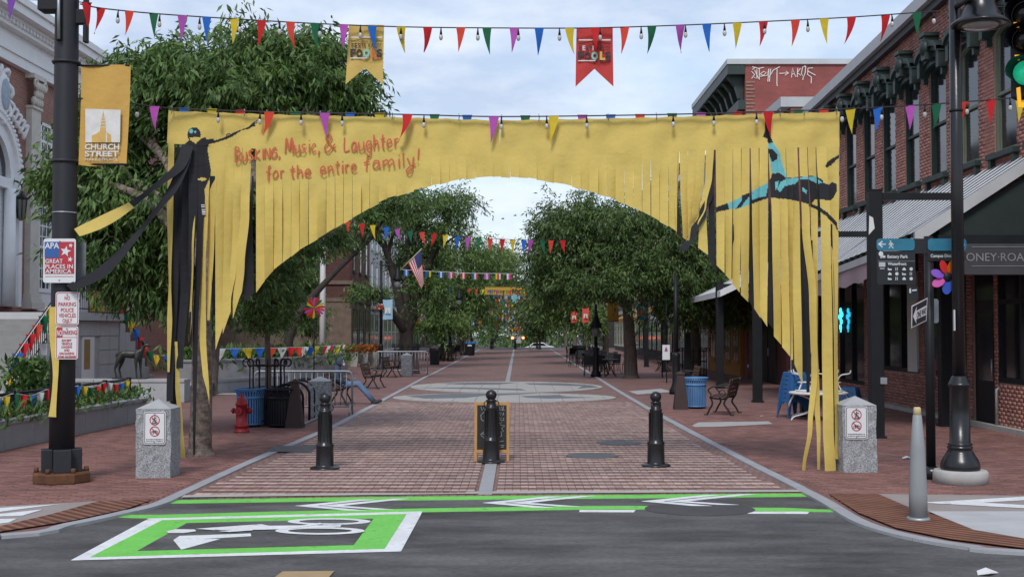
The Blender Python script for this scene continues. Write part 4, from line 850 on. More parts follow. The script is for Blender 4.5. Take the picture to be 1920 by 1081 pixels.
for px, py in ((921, 654), (923.5, 653.4), (966, 653.6), (1007, 654.2), (1012, 654.8)): copy_tree(bo, None, G(px, py), 0, 'tiny far black bollard where the brick lane ends', 'bollards closing the far end of lane')
# ---- chalkboard
cb0 = G(922, 864.5); aw = 0.265
OAK = M('oak_frame', (0.40, 0.21, 0.06), 0.55, 0.2, 9, 0.1, 40, stretch=(6, 6, 1)); CHALKB = M('chalkboard', (0.012, 0.012, 0.013), 0.7, 0.4, 4); CHALK = M('chalk', (0.30, 0.31, 0.32), 0.9)
ab = local(thing('chalkboard', 'wooden A-frame chalkboard standing behind the middle bollard', 'chalkboard', tuple(cb0), 0.0))
def lean(s_): return Matrix.Rotation(R(9) * s_, 3, 'X')
for s_, y0 in ((-1, 0.0), (1, 0.30)):
    m_ = lean(s_); B_ = Vector((0, y0, 0)); f_ = MB()
    for sx in (-1, 1): f_.box(B_ + m_ @ Vector((sx * (aw - 0.02), 0, 0.45)), (0.04, 0.022, 0.90), rot=m_)
    for zz in (0.875, 0.155): f_.box(B_ + m_ @ Vector((0, 0, zz)), (2 * aw - 0.08, 0.021, 0.045), rot=m_)
    fr = f_.build('frame', OAK, ab); pn = MB().box(B_ + m_ @ Vector((0, 0.0, 0.515)), (2 * aw - 0.075, 0.012, 0.68), rot=m_).build('slate', CHALKB, ab)
    if s_ < 0:
        ck = MB()
        for L in ([(-0.17, 0.83), (-0.15, 0.77), (-0.13, 0.82), (-0.11, 0.77), (-0.09, 0.84)], [(-0.12, 0.75), (-0.17, 0.70), (-0.16, 0.63), (-0.12, 0.61)], [(-0.12, 0.68), (-0.1, 0.71), (-0.09, 0.66)], [(-0.1, 0.59), (-0.09, 0.54)], [(-0.12, 0.45), (-0.17, 0.41), (-0.15, 0.38), (-0.11, 0.37), (-0.13, 0.33)], [(-0.15, 0.42), (-0.11, 0.41)],
                  [(0.12, 0.83), (0.12, 0.78), (0.15, 0.78)], [(0.15, 0.84), (0.16, 0.77)], [(0.18, 0.84), (0.17, 0.77), (0.2, 0.78)], [(0.12, 0.75), (0.13, 0.69), (0.15, 0.74), (0.16, 0.69), (0.18, 0.74), (0.18, 0.7)], [(0.11, 0.66), (0.15, 0.66), (0.12, 0.62), (0.18, 0.62), (0.18, 0.66)], [(0.11, 0.57), (0.15, 0.6), (0.13, 0.55), (0.2, 0.54), (0.15, 0.5), (0.18, 0.45), (0.14, 0.45), (0.15, 0.38), (0.12, 0.37)], [(0.12, 0.30), (0.18, 0.31)], [(0.12, 0.24), (0.19, 0.24)], [(0.13, 0.21), (0.18, 0.22)]):
            stroke(ck, [B_ + m_ @ Vector((a, -0.008, b)) for a, b in L], 0.007, m_ @ Vector((0, -1, 0)))
        ck.build('chalk_writing', CHALK, pn)
# ---- hydrant
HYD = M('hydrant_red', (0.28, 0.014, 0.02), 0.45, 0.2, 8, 0.1, 30)
hy = local(thing('fire_hydrant', 'red fire hydrant standing beside a blue litter bin', 'hydrant', tuple(G(453, 810)), 0.3))
MB().lathe([(0.15, 0), (0.15, 0.03), (0.125, 0.05), (0.125, 0.11), (0.145, 0.115), (0.145, 0.14), (0.112, 0.15), (0.108, 0.52), (0.125, 0.53), (0.125, 0.555), (0.11, 0.57), (0.095, 0.63), (0.06, 0.675), (0.035, 0.69), (0.035, 0.74), (0.0, 0.745)], (0, 0, 0), 22).build('barrel', HYD, hy)
for v, r_ in ((Vector((1, -0.35, 0)), 0.062), (Vector((-0.5, -1, 0)), 0.075), (Vector((-1, 0.35, 0)), 0.055)):
    v = v.normalized(); c = Vector((0, 0, 0.42)); no = MB().tube([c + v * 0.09, c + v * 0.15, c + v * 0.152, c + v * 0.185], [r_ * 0.8, r_ * 0.8, r_, r_], 14).build('nozzle', HYD, hy); MB().tube([c + v * 0.185, c + v * 0.215], [0.02, 0.018], 6).build('cap_nut', HYD, no)
for a in range(8): MB().cyl((0.137 * math.cos(a * 0.785), 0.137 * math.sin(a * 0.785), 0.14), (0.137 * math.cos(a * 0.785), 0.137 * math.sin(a * 0.785), 0.155), 0.013, None, 6).build('bolt', HYD, hy)
# ---- litter bins
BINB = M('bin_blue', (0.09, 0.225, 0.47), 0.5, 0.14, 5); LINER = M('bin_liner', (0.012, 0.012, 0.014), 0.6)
def slat_bin(loc, label, mat, rz=0.0, rad=0.285):
    root = local(thing('litter_bin', label, 'bin', loc, rz)); n = 32
    for i in range(n):
        a = 2 * math.pi * i / n; mb = MB(); pr = [(rad * 0.93, 0.05), (rad * 0.94, 0.10), (rad * 0.95, 0.62), (rad * 0.98, 0.67), (rad * 1.1, 0.74), (rad * 1.14, 0.77)]; e = Vector((-math.sin(a), math.cos(a), 0)) * 0.017
        for r_, z in pr: d = Vector((math.cos(a), math.sin(a), 0)); mb.v += [tuple(d * r_ - e + Vector((0, 0, z))), tuple(d * r_ + e + Vector((0, 0, z))), tuple(d * (r_ - 0.008) + e + Vector((0, 0, z))), tuple(d * (r_ - 0.008) - e + Vector((0, 0, z)))]
        for k_ in range(len(pr) - 1):
            for j in range(4): mb.f.append((k_ * 4 + j, k_ * 4 + (j + 1) % 4, k_ * 4 + 4 + (j + 1) % 4, k_ * 4 + 4 + j)); mb.m.append(0); mb.s.append(False)
        mb.build('slat', mat, root)
    for z, r_, t in ((0.06, rad * 0.935, 0.03), (0.60, rad * 0.95, 0.055)): MB().lathe([(r_ - 0.004, z - t / 2), (r_ + 0.008, z - t / 2), (r_ + 0.008, z + t / 2), (r_ - 0.004, z + t / 2), (r_ - 0.004, z - t / 2)], (0, 0, 0), 32).build('band', mat, root)
    MB().tube([(rad * 1.13 * math.cos(t * 0.196), rad * 1.13 * math.sin(t * 0.196), 0.775) for t in range(32)], 0.016, 8, closed=True).build('rim', mat, root)
    MB().lathe([(0.0, 0.03), (rad * 0.86, 0.03), (rad * 0.88, 0.70), (rad * 0.8, 0.70), (rad * 0.78, 0.5), (0.0, 0.45)], (0, 0, 0), 24).build('liner', LINER, root)
    return root
slat_bin(tuple(G(469, 799)), 'blue slatted litter bin behind the red hydrant', BINB)
slat_bin(tuple(G(1304, 765)), 'blue slatted litter bin with a green sticker beside dark tapered pylon', BINB, 0.5)
slat_bin(tuple(G(528, 800)), 'black slatted litter bin between blue bin and brown pylon', BLACK, 0.2, 0.31)
slat_bin(tuple(G(506, 797) + Vector((-0.1, 0.5, 0))), 'black slatted litter bin tucked behind the thin tree trunk', BLACK, 0.2, 0.3)
st = G(1288, 764); MB().prism([Vector((st.x - 0.06, st.y - 0.33, 0.1)), Vector((st.x + 0.12, st.y - 0.345, 0.1)), Vector((st.x + 0.12, st.y - 0.345, 0.38)), Vector((st.x - 0.06, st.y - 0.33, 0.38))], (0, 0.004, 0)).build('bin_sticker', M('sticker_green', (0.06, 0.12, 0.05), 0.5, 0.6, 30))
tag(bpy.data.objects['bin_sticker'], 'dark green paper sticker on the side of a blue bin', 'sticker')
# ---- brown tapered pylons
PYL = M('pylon_brown', (0.042, 0.023, 0.023), 0.65, 0.2, 4, 0.1, 30)
def pylon(loc, h, a, b, label):
    root = local(thing('steel_pylon', label, 'pylon', loc, 0)); mb = MB()
    mb.add([(-a, -a, 0), (a, -a, 0), (a, a, 0), (-a, a, 0), (-b, -b, h * 0.9), (b, -b, h * 0.9), (b, b, h * 0.9), (-b, b, h * 0.9)], [(0, 1, 5, 4), (1, 2, 6, 5), (2, 3, 7, 6), (3, 0, 4, 7), (4, 5, 6, 7)]); mb.build('body', PYL, root, 0.01)
    MB().box((0, 0, h * 0.925), (2.3 * b, 2.3 * b, h * 0.05)).build('collar', PYL, root, 0.008); MB().add([(-b, -b, h * 0.95), (b, -b, h * 0.95), (b, b, h * 0.95), (-b, b, h * 0.95), (0, 0, h)], [(0, 1, 4), (1, 2, 4), (2, 3, 4), (3, 0, 4), (3, 2, 1, 0)]).build('cap', PYL, root)
pylon(G(553, 801), 1.0, 0.18, 0.07, 'dark brown tapered steel pylon at the end of the bike rack'); pylon(G(1276, 767), 0.96, 0.175, 0.09, 'dark brown tapered steel pylon next to the stickered blue bin'); pylon(G(780, 700), 0.95, 0.16, 0.1, 'dark brown tapered steel pylon behind the far granite post')
# ---- bike rack
br = thing('bike_rack', 'black hoop bike rack stretching behind the brown pylon', 'bike rack', (-4.9, 27, 0))
for px, py in ((568, 796), (580, 788), (590, 782), (598, 777)):
    c = G(px, py); pts = [c, c + Vector((0, 0, 0.55))] + [c + Vector((-0.33 + 0.33 * math.cos(R(a)), 0, 0.55 + 0.3 * math.sin(R(a)))) for a in range(15, 180, 15)] + [c + Vector((-0.66, 0, 0.55)), c + Vector((-0.66, 0, 0))]
    MB().tube(pts, 0.028, 10).build('hoop', BLACK, br)
for dx in (0, -0.66): a, b = G(567, 797), G(599, 776); MB().b2(Vector((a.x + dx - 0.03, a.y - 0.1, 0.0)), Vector((a.x + dx + 0.03, b.y + 0.1, 0.03))).build('rail', GALV, br)
# ---- barricades
def barricade(loc, L, rz, label):
    root = local(thing('crowd_barricade', label, 'barricade', loc, rz)); h = 1.02; r_ = 0.12
    pts = [(0, 0, 0.12), (0, 0, h - r_)] + [(r_ - r_ * math.cos(R(a)), 0, h - r_ + r_ * math.sin(R(a))) for a in range(15, 91, 15)]; pts2 = [(L - p[0], 0, p[2]) for p in reversed(pts)]
    MB().tube(pts + pts2, 0.024, 10).build('frame', GALV, root); MB().tube([(0, 0, 0.20), (L, 0, 0.20)], 0.02, 8).build('bottom_rail', GALV, root)
    n = int(L / 0.13)
    for i in range(1, n): MB().tube([(L * i / n, 0, 0.2), (L * i / n, 0, h)], 0.010, 6).build('bar', GALV, root)
    for x in (0.03, L - 0.03): MB().tube([(x, -0.28, 0.0), (x, -0.22, 0.16), (x, 0, 0.22), (x, 0.22, 0.16), (x, 0.28, 0.0)], 0.02, 8).build('foot', GALV, root)
    for zz in (0.3, 0.85): MB().tube([(0, 0, zz), (-0.07, 0, zz), (-0.08, 0, zz - 0.06)], 0.012, 6).build('hook', GALV, root)
    return root
brc = barricade((G(661, 777).x, 28.8, 0), 2.3, math.pi, 'grey steel crowd barricade in front of the seated person')
copy_tree(brc, None, (G(803, 701).x, 54.5, 0), math.pi, 'grey steel crowd barricade beside the far granite post')
# ---- benches
SLAT = M('bench_wood', (0.075, 0.036, 0.022), 0.6, 0.3, 8, 0.2, 40, stretch=(6, 1, 6)); BIR = M('bench_iron', (0.014, 0.012, 0.012), 0.5, 0.2, 6)
def bench(loc, rz, L, label, low=1.0):
    """faces +x, length along y"""
    root = local(thing('park_bench', label, 'bench', loc, rz))
    for i in range(4): MB().box((0.05 + i * 0.095, 0, (0.43 + 0.008 * i) * low), (0.08, L, 0.03)).build('seat_slat', SLAT, root, 0.006)
    for i in range(4): m_ = Matrix.Rotation(R(-14), 3, 'Y'); MB().box(Vector((-0.02 - 0.024 * i, 0, (0.50 + 0.10 * i) * low)), (0.028, L, 0.085), rot=m_).build('back_slat', SLAT, root, 0.006)
    for sy in (-1, 1):
        y = sy * (L / 2 - 0.06)
        fr = MB().tube(smooth([(-0.15, y, 0.86 * low), (-0.06, y, 0.55 * low), (0.0, y, 0.40 * low), (0.2, y, 0.385 * low), (0.40, y, 0.42 * low)], 4), 0.022, 8).build('end_frame', BIR, root)
        MB().tube(smooth([(0.38, y, 0.42 * low), (0.33, y, 0.28 * low), (0.40, y, 0.14 * low), (0.46, y, 0.02), (0.52, y, 0.02)], 4), 0.022, 8).build('leg', BIR, root)
        MB().tube(smooth([(-0.02, y, 0.42 * low), (0.06, y, 0.28 * low), (-0.03, y, 0.14 * low), (-0.10, y, 0.02), (-0.17, y, 0.02)], 4), 0.022, 8).build('leg', BIR, root)
        MB().tube(smooth([(-0.09, y, 0.63 * low), (0.1, y, 0.68 * low), (0.33, y, 0.66 * low), (0.43, y, 0.58 * low), (0.37, y, 0.50 * low), (0.38, y, 0.42 * low)], 5), 0.018, 8).build('armrest', BIR, root)
        MB().tube([(0.10 + 0.07 * math.cos(t * 0.7), y, 0.52 * low + 0.07 * math.sin(t * 0.7)) for t in range(8)], 0.010, 6).build('scroll', BIR, root)
    return root
bench((G(703, 727).x - 0.25, G(703, 727).y, 0), -0.1, 1.15, 'slatted wooden bench with iron arms right of the silver barricade'); bench((G(738, 706).x - 0.25, G(738, 706).y, 0), -0.1, 1.15, 'slatted wooden bench next to the far granite post')
bench((G(1362, 776).x + 0.1, G(1362, 776).y, 0), math.pi - 0.35, 1.15, 'slatted wooden bench with curled iron arms beside the right blue bin'); bench((-5.0, 33.05, 0), 0, 1.15, 'bench under the person in a hooded jacket')
bench((G(1250, 695).x, G(1250, 695).y, 0), math.pi - 0.2, 1.15, 'dark bench standing below a white hanging poster'); bench((G(1292, 738).x + 0.3, G(1292, 735).y, 0), math.pi, 1.1, 'dark bench half hidden behind the brown pylon')
# ---- delineator
dl = G(1722, 975); dn = local(thing('flexible_post', 'tapered grey flexible delineator post on the rusty corner plate', 'delineator post', tuple(dl)))
GREYP = M('grey_plastic', (0.24, 0.25, 0.26), 0.5, 0.08, 4)
MB().lathe([(0.095, 0.02), (0.092, 0.3), (0.075, 0.75), (0.045, 1.10), (0.04, 1.105)], (0, 0, 0), 20).build('post', GREYP, dn); MB().lathe([(0.042, 1.09), (0.038, 1.17), (0.03, 1.185), (0.0, 1.185)], (0, 0, 0), 14).build('tip', M('tip_tan', (0.5, 0.38, 0.2), 0.6), dn); MB().lathe([(0.12, 0.0), (0.12, 0.03), (0.1, 0.04)], (0, 0, 0), 20).build('base', GALV, dn)
# ---- street lamp on the right
lb = G(1801, 905); LY = lb.y; LX = lb.x
lp = thing('street_lamp', 'black street lamp post with bell shade on round concrete footing', 'street lamp', (LX, LY, 0))
MB().lathe([(0.345, 0.0), (0.345, 0.15), (0.325, 0.175), (0.0, 0.178)], (LX, LY, 0), 36).build('footing', CONC, lp)
MB().lathe([(0.245, 0.178), (0.25, 0.19), (0.245, 0.26), (0.225, 0.31), (0.17, 0.40), (0.148, 0.44), (0.16, 0.455), (0.16, 0.475), (0.143, 0.485), (0.155, 0.50), (0.155, 0.515), (0.13, 0.525), (0.126, 1.25), (0.145, 1.265), (0.145, 1.29), (0.135, 1.30), (0.095, 1.385), (0.085, 1.395)], (LX, LY, 0), 32).build('base', BLACKP, lp)
MB().tube([(LX, LY, 1.39), (LX, LY, 4), (LX, LY, 7.4)], [0.080, 0.078, 0.072], 20).build('shaft', BLACKP, lp)
for a in range(8): MB().box((LX + 0.112 * math.cos(a * 0.785), LY + 0.112 * math.sin(a * 0.785), 0.88), (0.02, 0.02, 0.7), a * 0.785).build('flute', BLACKP, lp)
MB().lathe([(0.083, 4.86), (0.088, 4.86), (0.088, 4.89), (0.083, 4.89)], (LX, LY, 0), 18).build('clamp', BLACK, lp)
hc = P(1838, 47, LY - 0.35); arm = MB().tube(smooth([(LX, LY, 6.4), (LX + 0.05, LY - 0.15, 6.9), (hc.x, hc.y, 7.1), (hc.x, hc.y, hc.z + 0.35)], 6), 0.035, 10).build('arm', BLACKP, lp)
sh_ = MB().lathe([(0.05, 0.75), (0.15, 0.70), (0.165, 0.42), (0.19, 0.25), (0.26, 0.10), (0.36, 0.03), (0.37, 0.0), (0.35, -0.01), (0.25, 0.0), (0.25, 0.06)], tuple(hc), 36).build('shade', BLACKP, lp)
MB().lathe([(0.245, 0.0), (0.2, -0.035), (0.1, -0.05), (0.0, -0.052)], tuple(hc), 30).build('lens', M('lamp_lens', (0.35, 0.37, 0.38), 0.15, 0.1, 5, spec=0.7), sh_)
MB().box((LX - 0.075, LY - 0.05, P(1793, 600, LY).z), (0.01, 0.05, 0.27)).build('white_tag', SIGNW, lp)
# ---- traffic signal
ty = 13.9; tl = thing('traffic_signal', 'black traffic signal head showing a green light beside the lamp', 'traffic signal', tuple(P(1925, 100, ty)))
fd = Vector((-0.62, -0.78, 0)).normalized()
GRL = M('green_light', (0.01, 0.30, 0.16), 0.2, 0.2, 20, emit=0.55); DKL = M('dark_lens', (0.01, 0.008, 0.008), 0.15)
sdv = Vector((fd.y, -fd.x, 0)); c0 = P(1928, 92, ty)
rotm = Matrix((sdv, -fd, Vector((0, 0, 1)))).transposed()
MB().box(c0 - fd * 0.02, (0.36, 0.2, 1.12), rot=rotm).build('housing', BLACK, tl, 0.02)
for i, py in enumerate((30, 78, 139)):
    c = P(1902, py, ty); c = c0 + fd * 0.09 + Vector((0, 0, (c.z - c0.z)))
    vz = MB(); n = 20; L_ = 0.26
    ring = [(math.cos(2 * math.pi * j / n), math.sin(2 * math.pi * j / n)) for j in range(n + 1)]
    for j in range(n + 1):
        a = ring[j]; cut = 1.0 if a[1] > -0.55 else 0.25
        q = c + (sdv * a[0] + Vector((0, 0, a[1]))) * 0.155
        vz.v += [tuple(q), tuple(q + fd * L_ * cut)]
    vz.f = [(2 * j, 2 * j + 2, 2 * j + 3, 2 * j + 1) for j in range(n)]; vz.m = [0] * n; vz.s = [True] * n
    vz.build('visor', BLACK, tl); MB().ell(c, (0.14, 0.14, 0.14), 18, 10, rot=Matrix.Identity(3)).build('lens', GRL if i == 2 else DKL, tl)
YREF = M('signal_yellow', (0.75, 0.36, 0.01), 0.5, emit=0.25)  # slight emission makes the reflectors glow, though they are no lamps
for x0, y0, x1, y1 in ((1901, 42, 1911, 52), (1903, 103, 1912, 113)): MB().prism([P(x0, y1, ty - 0.1), P(x1, y1, ty - 0.1), P(x1, y0, ty - 0.1), P(x0, y0, ty - 0.1)], (0, 0.01, 0)).build('reflector', YREF, tl)
MB().prism([P(1906, 165, ty - 0.12), P(1913, 163, ty - 0.12), P(1915, 192, ty - 0.12), P(1930, 192, ty - 0.12), P(1930, 202, ty - 0.12), P(1909, 201, ty - 0.12)], (0, 0.01, 0)).build('reflector', YREF, tl)
MB().tube([c0 + Vector((0, 0, 0.5)), c0 + Vector((0, 0, 1.0)), Vector((LX, LY, c0.z + 1.05))], 0.035, 8).build('bracket_arm', BLACK, tl)
# ---- wayfinding sign
wp = G(1746, 897); WX, WY = wp.x, wp.y; k = K(WY)
ws = thing('wayfinding_sign', 'black finger-post sign with teal headers beside the street lamp', 'sign post', (WX, WY, 0))
tz = P(1728, 443, WY).z
MB().lathe([(0.12, 0.0), (0.125, 0.1), (0.11, 0.14), (0.07, 0.17)], (WX, WY, 0), 20).build('base', BLACKP, ws); MB().tube([(WX, WY, 0.1), (WX, WY, tz)], 0.062, 16).build('post', BLACK, ws)
SPB = M('sign_panel_black', (0.012, 0.013, 0.016), 0.4); SPT = M('sign_panel_teal', (0.022, 0.145, 0.225), 0.4); WH2 = M('sign_print_white', (0.5, 0.52, 0.53), 0.5)
def pan(x0, y0, x1, y1, mat, nm, Y, r_=0.03): c = (P(x0, y0, Y) + P(x1, y1, Y)) / 2; return MB().prism(rrect(c, (x1 - x0) * K(Y), (y1 - y0) * K(Y), r_), (0, 0.012, 0)).build(nm, mat, ws)
WYp = WY - 0.07
pan(1645, 471, 1716, 533, SPB, 'panel', WYp); pan(1644, 447, 1715, 469.5, SPT, 'header_panel', WYp, 0.045); pan(1740, 472, 1811, 489, SPB, 'panel', WYp); pan(1740, 447, 1812, 470, SPT, 'header_panel', WYp, 0.045); pan(1703, 537, 1722, 561, SPB, 'panel', WYp, 0.01)
MB().prism([P(1712, 475, WYp + 0.02), P(1712, 447, WYp + 0.02), P(1744, 447, WYp + 0.02), P(1744, 475, WYp + 0.02)][::-1], (0, 0.015, 0)).build('mount', SPB, ws)
Yw = WYp - 0.004
def ic(polys, nm='icon'):
    mb = MB()
    for q in polys: mb.prism([P(x, y, Yw) for x, y in q], (0, 0.003, 0))
    return mb.build(nm, WH2, ws)
ic([[(1646, 457.5), (1654, 451), (1655.5, 453), (1651.5, 456.5), (1661, 456.5), (1661, 458.7), (1651.5, 458.7), (1655.5, 462), (1654, 464)]], 'arrow'); ic([[(1812 - 3, 459), (1803, 452), (1801, 454), (1804.5, 457.5), (1797, 457.5), (1797, 460), (1804.5, 460), (1801, 464), (1803, 466)]], 'arrow')
ic([[(1668, 451), (1670.5, 450.5), (1671.5, 453), (1669, 453.8)], [(1667, 456), (1670, 454), (1673, 455), (1676, 459), (1675, 460), (1672.5, 457.5), (1672, 460), (1676, 465), (1674, 465.5), (1670.5, 461), (1668, 465.5), (1666.3, 465), (1669, 460), (1669.5, 457), (1667, 459.5), (1666, 459)]])
signed('lettering', 'Battery Park', 0.06, WH2, ws, P(1664, 483.5, Yw), width=38 * k, height=7.8 * k, bold=0.0012); signed('lettering', 'Waterfront', 0.06, WH2, ws, P(1664.5, 497, Yw), width=35 * k, height=6 * k, bold=0.0012); signed('lettering', 'Campus District', 0.06, WH2, ws, P(1745, 482, Yw), width=48 * k, height=7.8 * k, bold=0.0012)
ic([[(1648, 473), (1651, 470.5), (1655, 472), (1656.5, 477), (1654, 480), (1650, 480), (1647.5, 477)], [(1651, 480), (1653, 480), (1653, 484), (1651, 484)], [(1654, 479), (1660, 479), (1660, 483), (1654, 483)]]); ic([[(1648, y0), (1660, y0), (1660, y0 + 1.5), (1648, y0 + 1.5)] for y0 in (491.5, 493.7, 496, 498)])
ic([[(1650, 502.5), (1658.5, 502.5), (1658.5, 503.8), (1650, 503.8)]]); MB().b2(P(1646, 489, Yw), P(1715, 489.6, Yw + 0.003)).build('rule', SIGNK if False else GREYP, ws)
for r_ in range(3):
    for c_ in range(4):
        x, y = 1668.3 + c_ * 13.4, 504 + r_ * 9
        pl = [[(x - 3.5, y + 1), (x - 3.5, y - 2.6), (x - 1, y - 0.5), (x + 3.5, y - 0.5), (x + 3.5, y + 2.4), (x - 3.5, y + 2.4)], [(x - 2.6, y - 3), (x - 1.4, y - 3), (x - 1.4, y + 3), (x - 2.6, y + 3)], [(x - 3, y), (x, y - 3.2), (x + 3.4, y), (x + 3.4, y + 2.4), (x - 3, y + 2.4)], ellp(x, y, 3.2, 3.2, 12)][(c_ + r_ * 2) % 4]
        L = [pl] if not (c_ + r_ * 2) % 4 == 1 else [pl, [(x + 0.4, y - 3), (x + 1.4, y - 3), (x + 1.4, y + 3), (x + 0.4, y + 3)]]
        ic(L)
ic([[(1798, 477), (1803, 473.5), (1808, 477), (1808, 480), (1798, 480)], [(1799, 485), (1807, 485), (1807, 486.2), (1799, 486.2)]]); ic([[(1705, 541), (1708, 540), (1708.5, 549), (1705, 549)], [(1710, 543), (1719, 542), (1719, 544.5), (1710, 545.5)]])
ow = thing('one_way_sign', 'black and white one way arrow sign seen at an angle on sign post', 'sign', tuple(P(1730, 586, WY - 0.1)))
A_, B2, C_, D_ = P(1739, 557.5, WY - 0.09), P(1737, 601, WY - 0.09), P(1708.5, 615, WY - 0.45), P(1709, 573, WY - 0.45)
MB().prism([A_, D_, C_, B2], (0.004, 0.006, 0)).build('panel', SIGNW, ow)
def bil(u, v, d=0.004): p = (D_ * (1 - u) + A_ * u) * (1 - v) + (C_ * (1 - u) + B2 * u) * v; nn = (A_ - D_).cross(C_ - D_).normalized(); nn = nn if nn.y < 0 else -nn; return p + nn * d
MB().prism([bil(u, v) for u, v in ((0.05, 0.06), (0.95, 0.05), (0.95, 0.95), (0.05, 0.95))], (0.001, 0.002, 0)).build('black_field', SIGNK, ow); MB().prism([bil(u, v, 0.008) for u, v in ((0.07, 0.5), (0.3, 0.12), (0.27, 0.33), (0.93, 0.3), (0.93, 0.72), (0.27, 0.7), (0.3, 0.9))], (0.001, 0.002, 0)).build('arrow', SIGNW, ow)
uxo = (A_ - D_).normalized(); uzo = (D_ - C_).normalized(); signed('lettering', 'ONE WAY', 0.1, SIGNK, ow, bil(0.3, 0.66, 0.012), uxo, uzo, width=(A_ - D_).length * 0.6, height=(D_ - C_).length * 0.28)
plate('sign_back', 'plain grey back of a small sign on the finger post', 1737, 560, 1760, 605, WY + 0.1, None, True)
# ---- pinwheel flower
fw = thing('pinwheel', 'rainbow petal pinwheel flower fixed to the lamp post', 'pinwheel', tuple(P(1776, 520, LY - 0.12)))
PC = [(0.6, 0.03, 0.03), (0.65, 0.16, 0.01), (0.62, 0.45, 0.02), (0.04, 0.45, 0.06), (0.02, 0.35, 0.2), (0.03, 0.09, 0.5), (0.55, 0.05, 0.32), (0.22, 0.08, 0.5)]
fc = P(1776, 519, LY + 0.14)
for i, a in enumerate((110, 70, 25, -20, -60, -95, -150, 162)):
    m_ = Matrix.Rotation(R(a), 3, 'Y'); rx = Matrix.Rotation(-R(a), 3, 'Y'); d = Vector((math.cos(R(a)), 0, math.sin(R(a)))); e = Vector((-d.z, 0, d.x)); k2 = K(LY)
    L = []
    for t in range(16): q = 2 * math.pi * t / 16; L.append(fc + d * (20 + 13 * math.cos(q)) * k2 + e * 8 * math.sin(q) * k2 + Vector((0, -0.02 * math.sin(q) - 0.02, 0)))
    MB().prism(L, (0, 0.005, 0)).build('petal', M('petal_%d' % i, PC[i], 0.5, 0.08, transl=0.2), fw)
MB().ell(fc - Vector((0, 0.03, 0)), (0.06, 0.02, 0.06), 14, 8).build('hub', BLACK, fw); MB().cyl(fc, Vector((LX - 0.02, LY, fc.z)), 0.01, None, 8).build('axle', BLACK, fw)
# ================================================================ buildings
BX = 9.6
RB1 = [M('red_brick_a', (0.29, 0.125, 0.10), 0.82, 0.2, 10, 0.2, 60, col2=(0.40, 0.19, 0.15), tint='rand')] * 2
RBA = M('red_brick', (0.27, 0.118, 0.096), 0.82, 0.18, 1.0, 0.2, 60, col2=(0.405, 0.192, 0.152), tint='attr')
MORTAR = M('mortar', (0.30, 0.20, 0.17), 0.9, 0.2, 4)
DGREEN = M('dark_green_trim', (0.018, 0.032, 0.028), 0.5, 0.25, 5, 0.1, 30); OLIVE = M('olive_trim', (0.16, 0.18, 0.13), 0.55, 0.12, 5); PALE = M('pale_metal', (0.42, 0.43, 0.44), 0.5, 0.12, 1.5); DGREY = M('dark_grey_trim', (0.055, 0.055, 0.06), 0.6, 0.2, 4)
def wall_bricks(parent, X, y0, y1, z0, ztop, openings, m_rand, m_attr, bw=0.215, bh=0.076, first=300, vis=None, face=-1, proud=0.02):
    cells = []; k = 0; z = z0
    while z < max(ztop(y0), ztop(y1)):
        y = y0 - (bw / 2 if k % 2 else 0)
        while y < y1:
            a, b = max(y, y0) + 0.005, min(y + bw, y1) - 0.005; segs = [(a, b)]
            for oa, ob, za, zb in openings:
                if z + bh > za + 0.01 and z < zb - 0.01:
                    ns = []
                    for s0, s1 in segs:
                        if s1 <= oa or s0 >= ob: ns.append((s0, s1))
                        else:
                            if s0 < oa: ns.append((s0, oa))
                            if s1 > ob: ns.append((ob, s1))
                    segs = ns
            for s0, s1 in segs:
                if s1 - s0 > 0.03 and z + bh < ztop((s0 + s1) / 2): cells.append(((s0 + s1) / 2, z + bh / 2, s1 - s0, bh - 0.010))
            y += bw
        z += bh; k += 1
    cells.sort(key=lambda c: (0 if (vis is None or vis(c)) else 1, c[0]))
    protos = {}; hf = 0.02
    for y, z, w_, h_ in cells[:first]:
        key = (round(w_, 2), round(h_, 3))
        if key not in protos:
            o = MB().box((0, 0, 0), (hf, w_, h_)).build('brick', m_rand[0], parent, world=False); protos[key] = o
        else: o = protos[key].copy(); COL.objects.link(o)
        L = Vector((X + face * (proud - hf / 2 + rnd.uniform(0, 0.004)), y, z)); o.location = ROOT[parent.name].inverted() @ L if parent.name in ROOT else L
    rest = np.array(cells[first:]); n = len(rest)
    if not n: return
    pv = np.array([(x, y, z) for z in (-1, 1) for y in (-1, 1) for x in (-1, 1)]) / 2.0; pf = np.array([(0, 2, 3, 1), (4, 5, 7, 6), (0, 1, 5, 4), (2, 6, 7, 3), (0, 4, 6, 2), (1, 3, 7, 5)])
    V = np.repeat(pv[None], n, 0) * np.stack([np.full(n, hf), rest[:, 2], rest[:, 3]], 1)[:, None, :]
    V += np.stack([X + face * (proud - hf / 2 + nr.uniform(0, 0.004, n)), rest[:, 0], rest[:, 1]], 1)[:, None, :]
    V = V.reshape(-1, 3)
    if parent.name in ROOT: inv = np.array(ROOT[parent.name].inverted()); V = V @ inv[:3, :3].T + inv[:3, 3]
    npmesh('brickwork', V, (pf[None] + (np.arange(n) * 8)[:, None, None]).reshape(-1, 4), m_attr, parent, np.repeat(nr.random(n), 6), 'stuff')
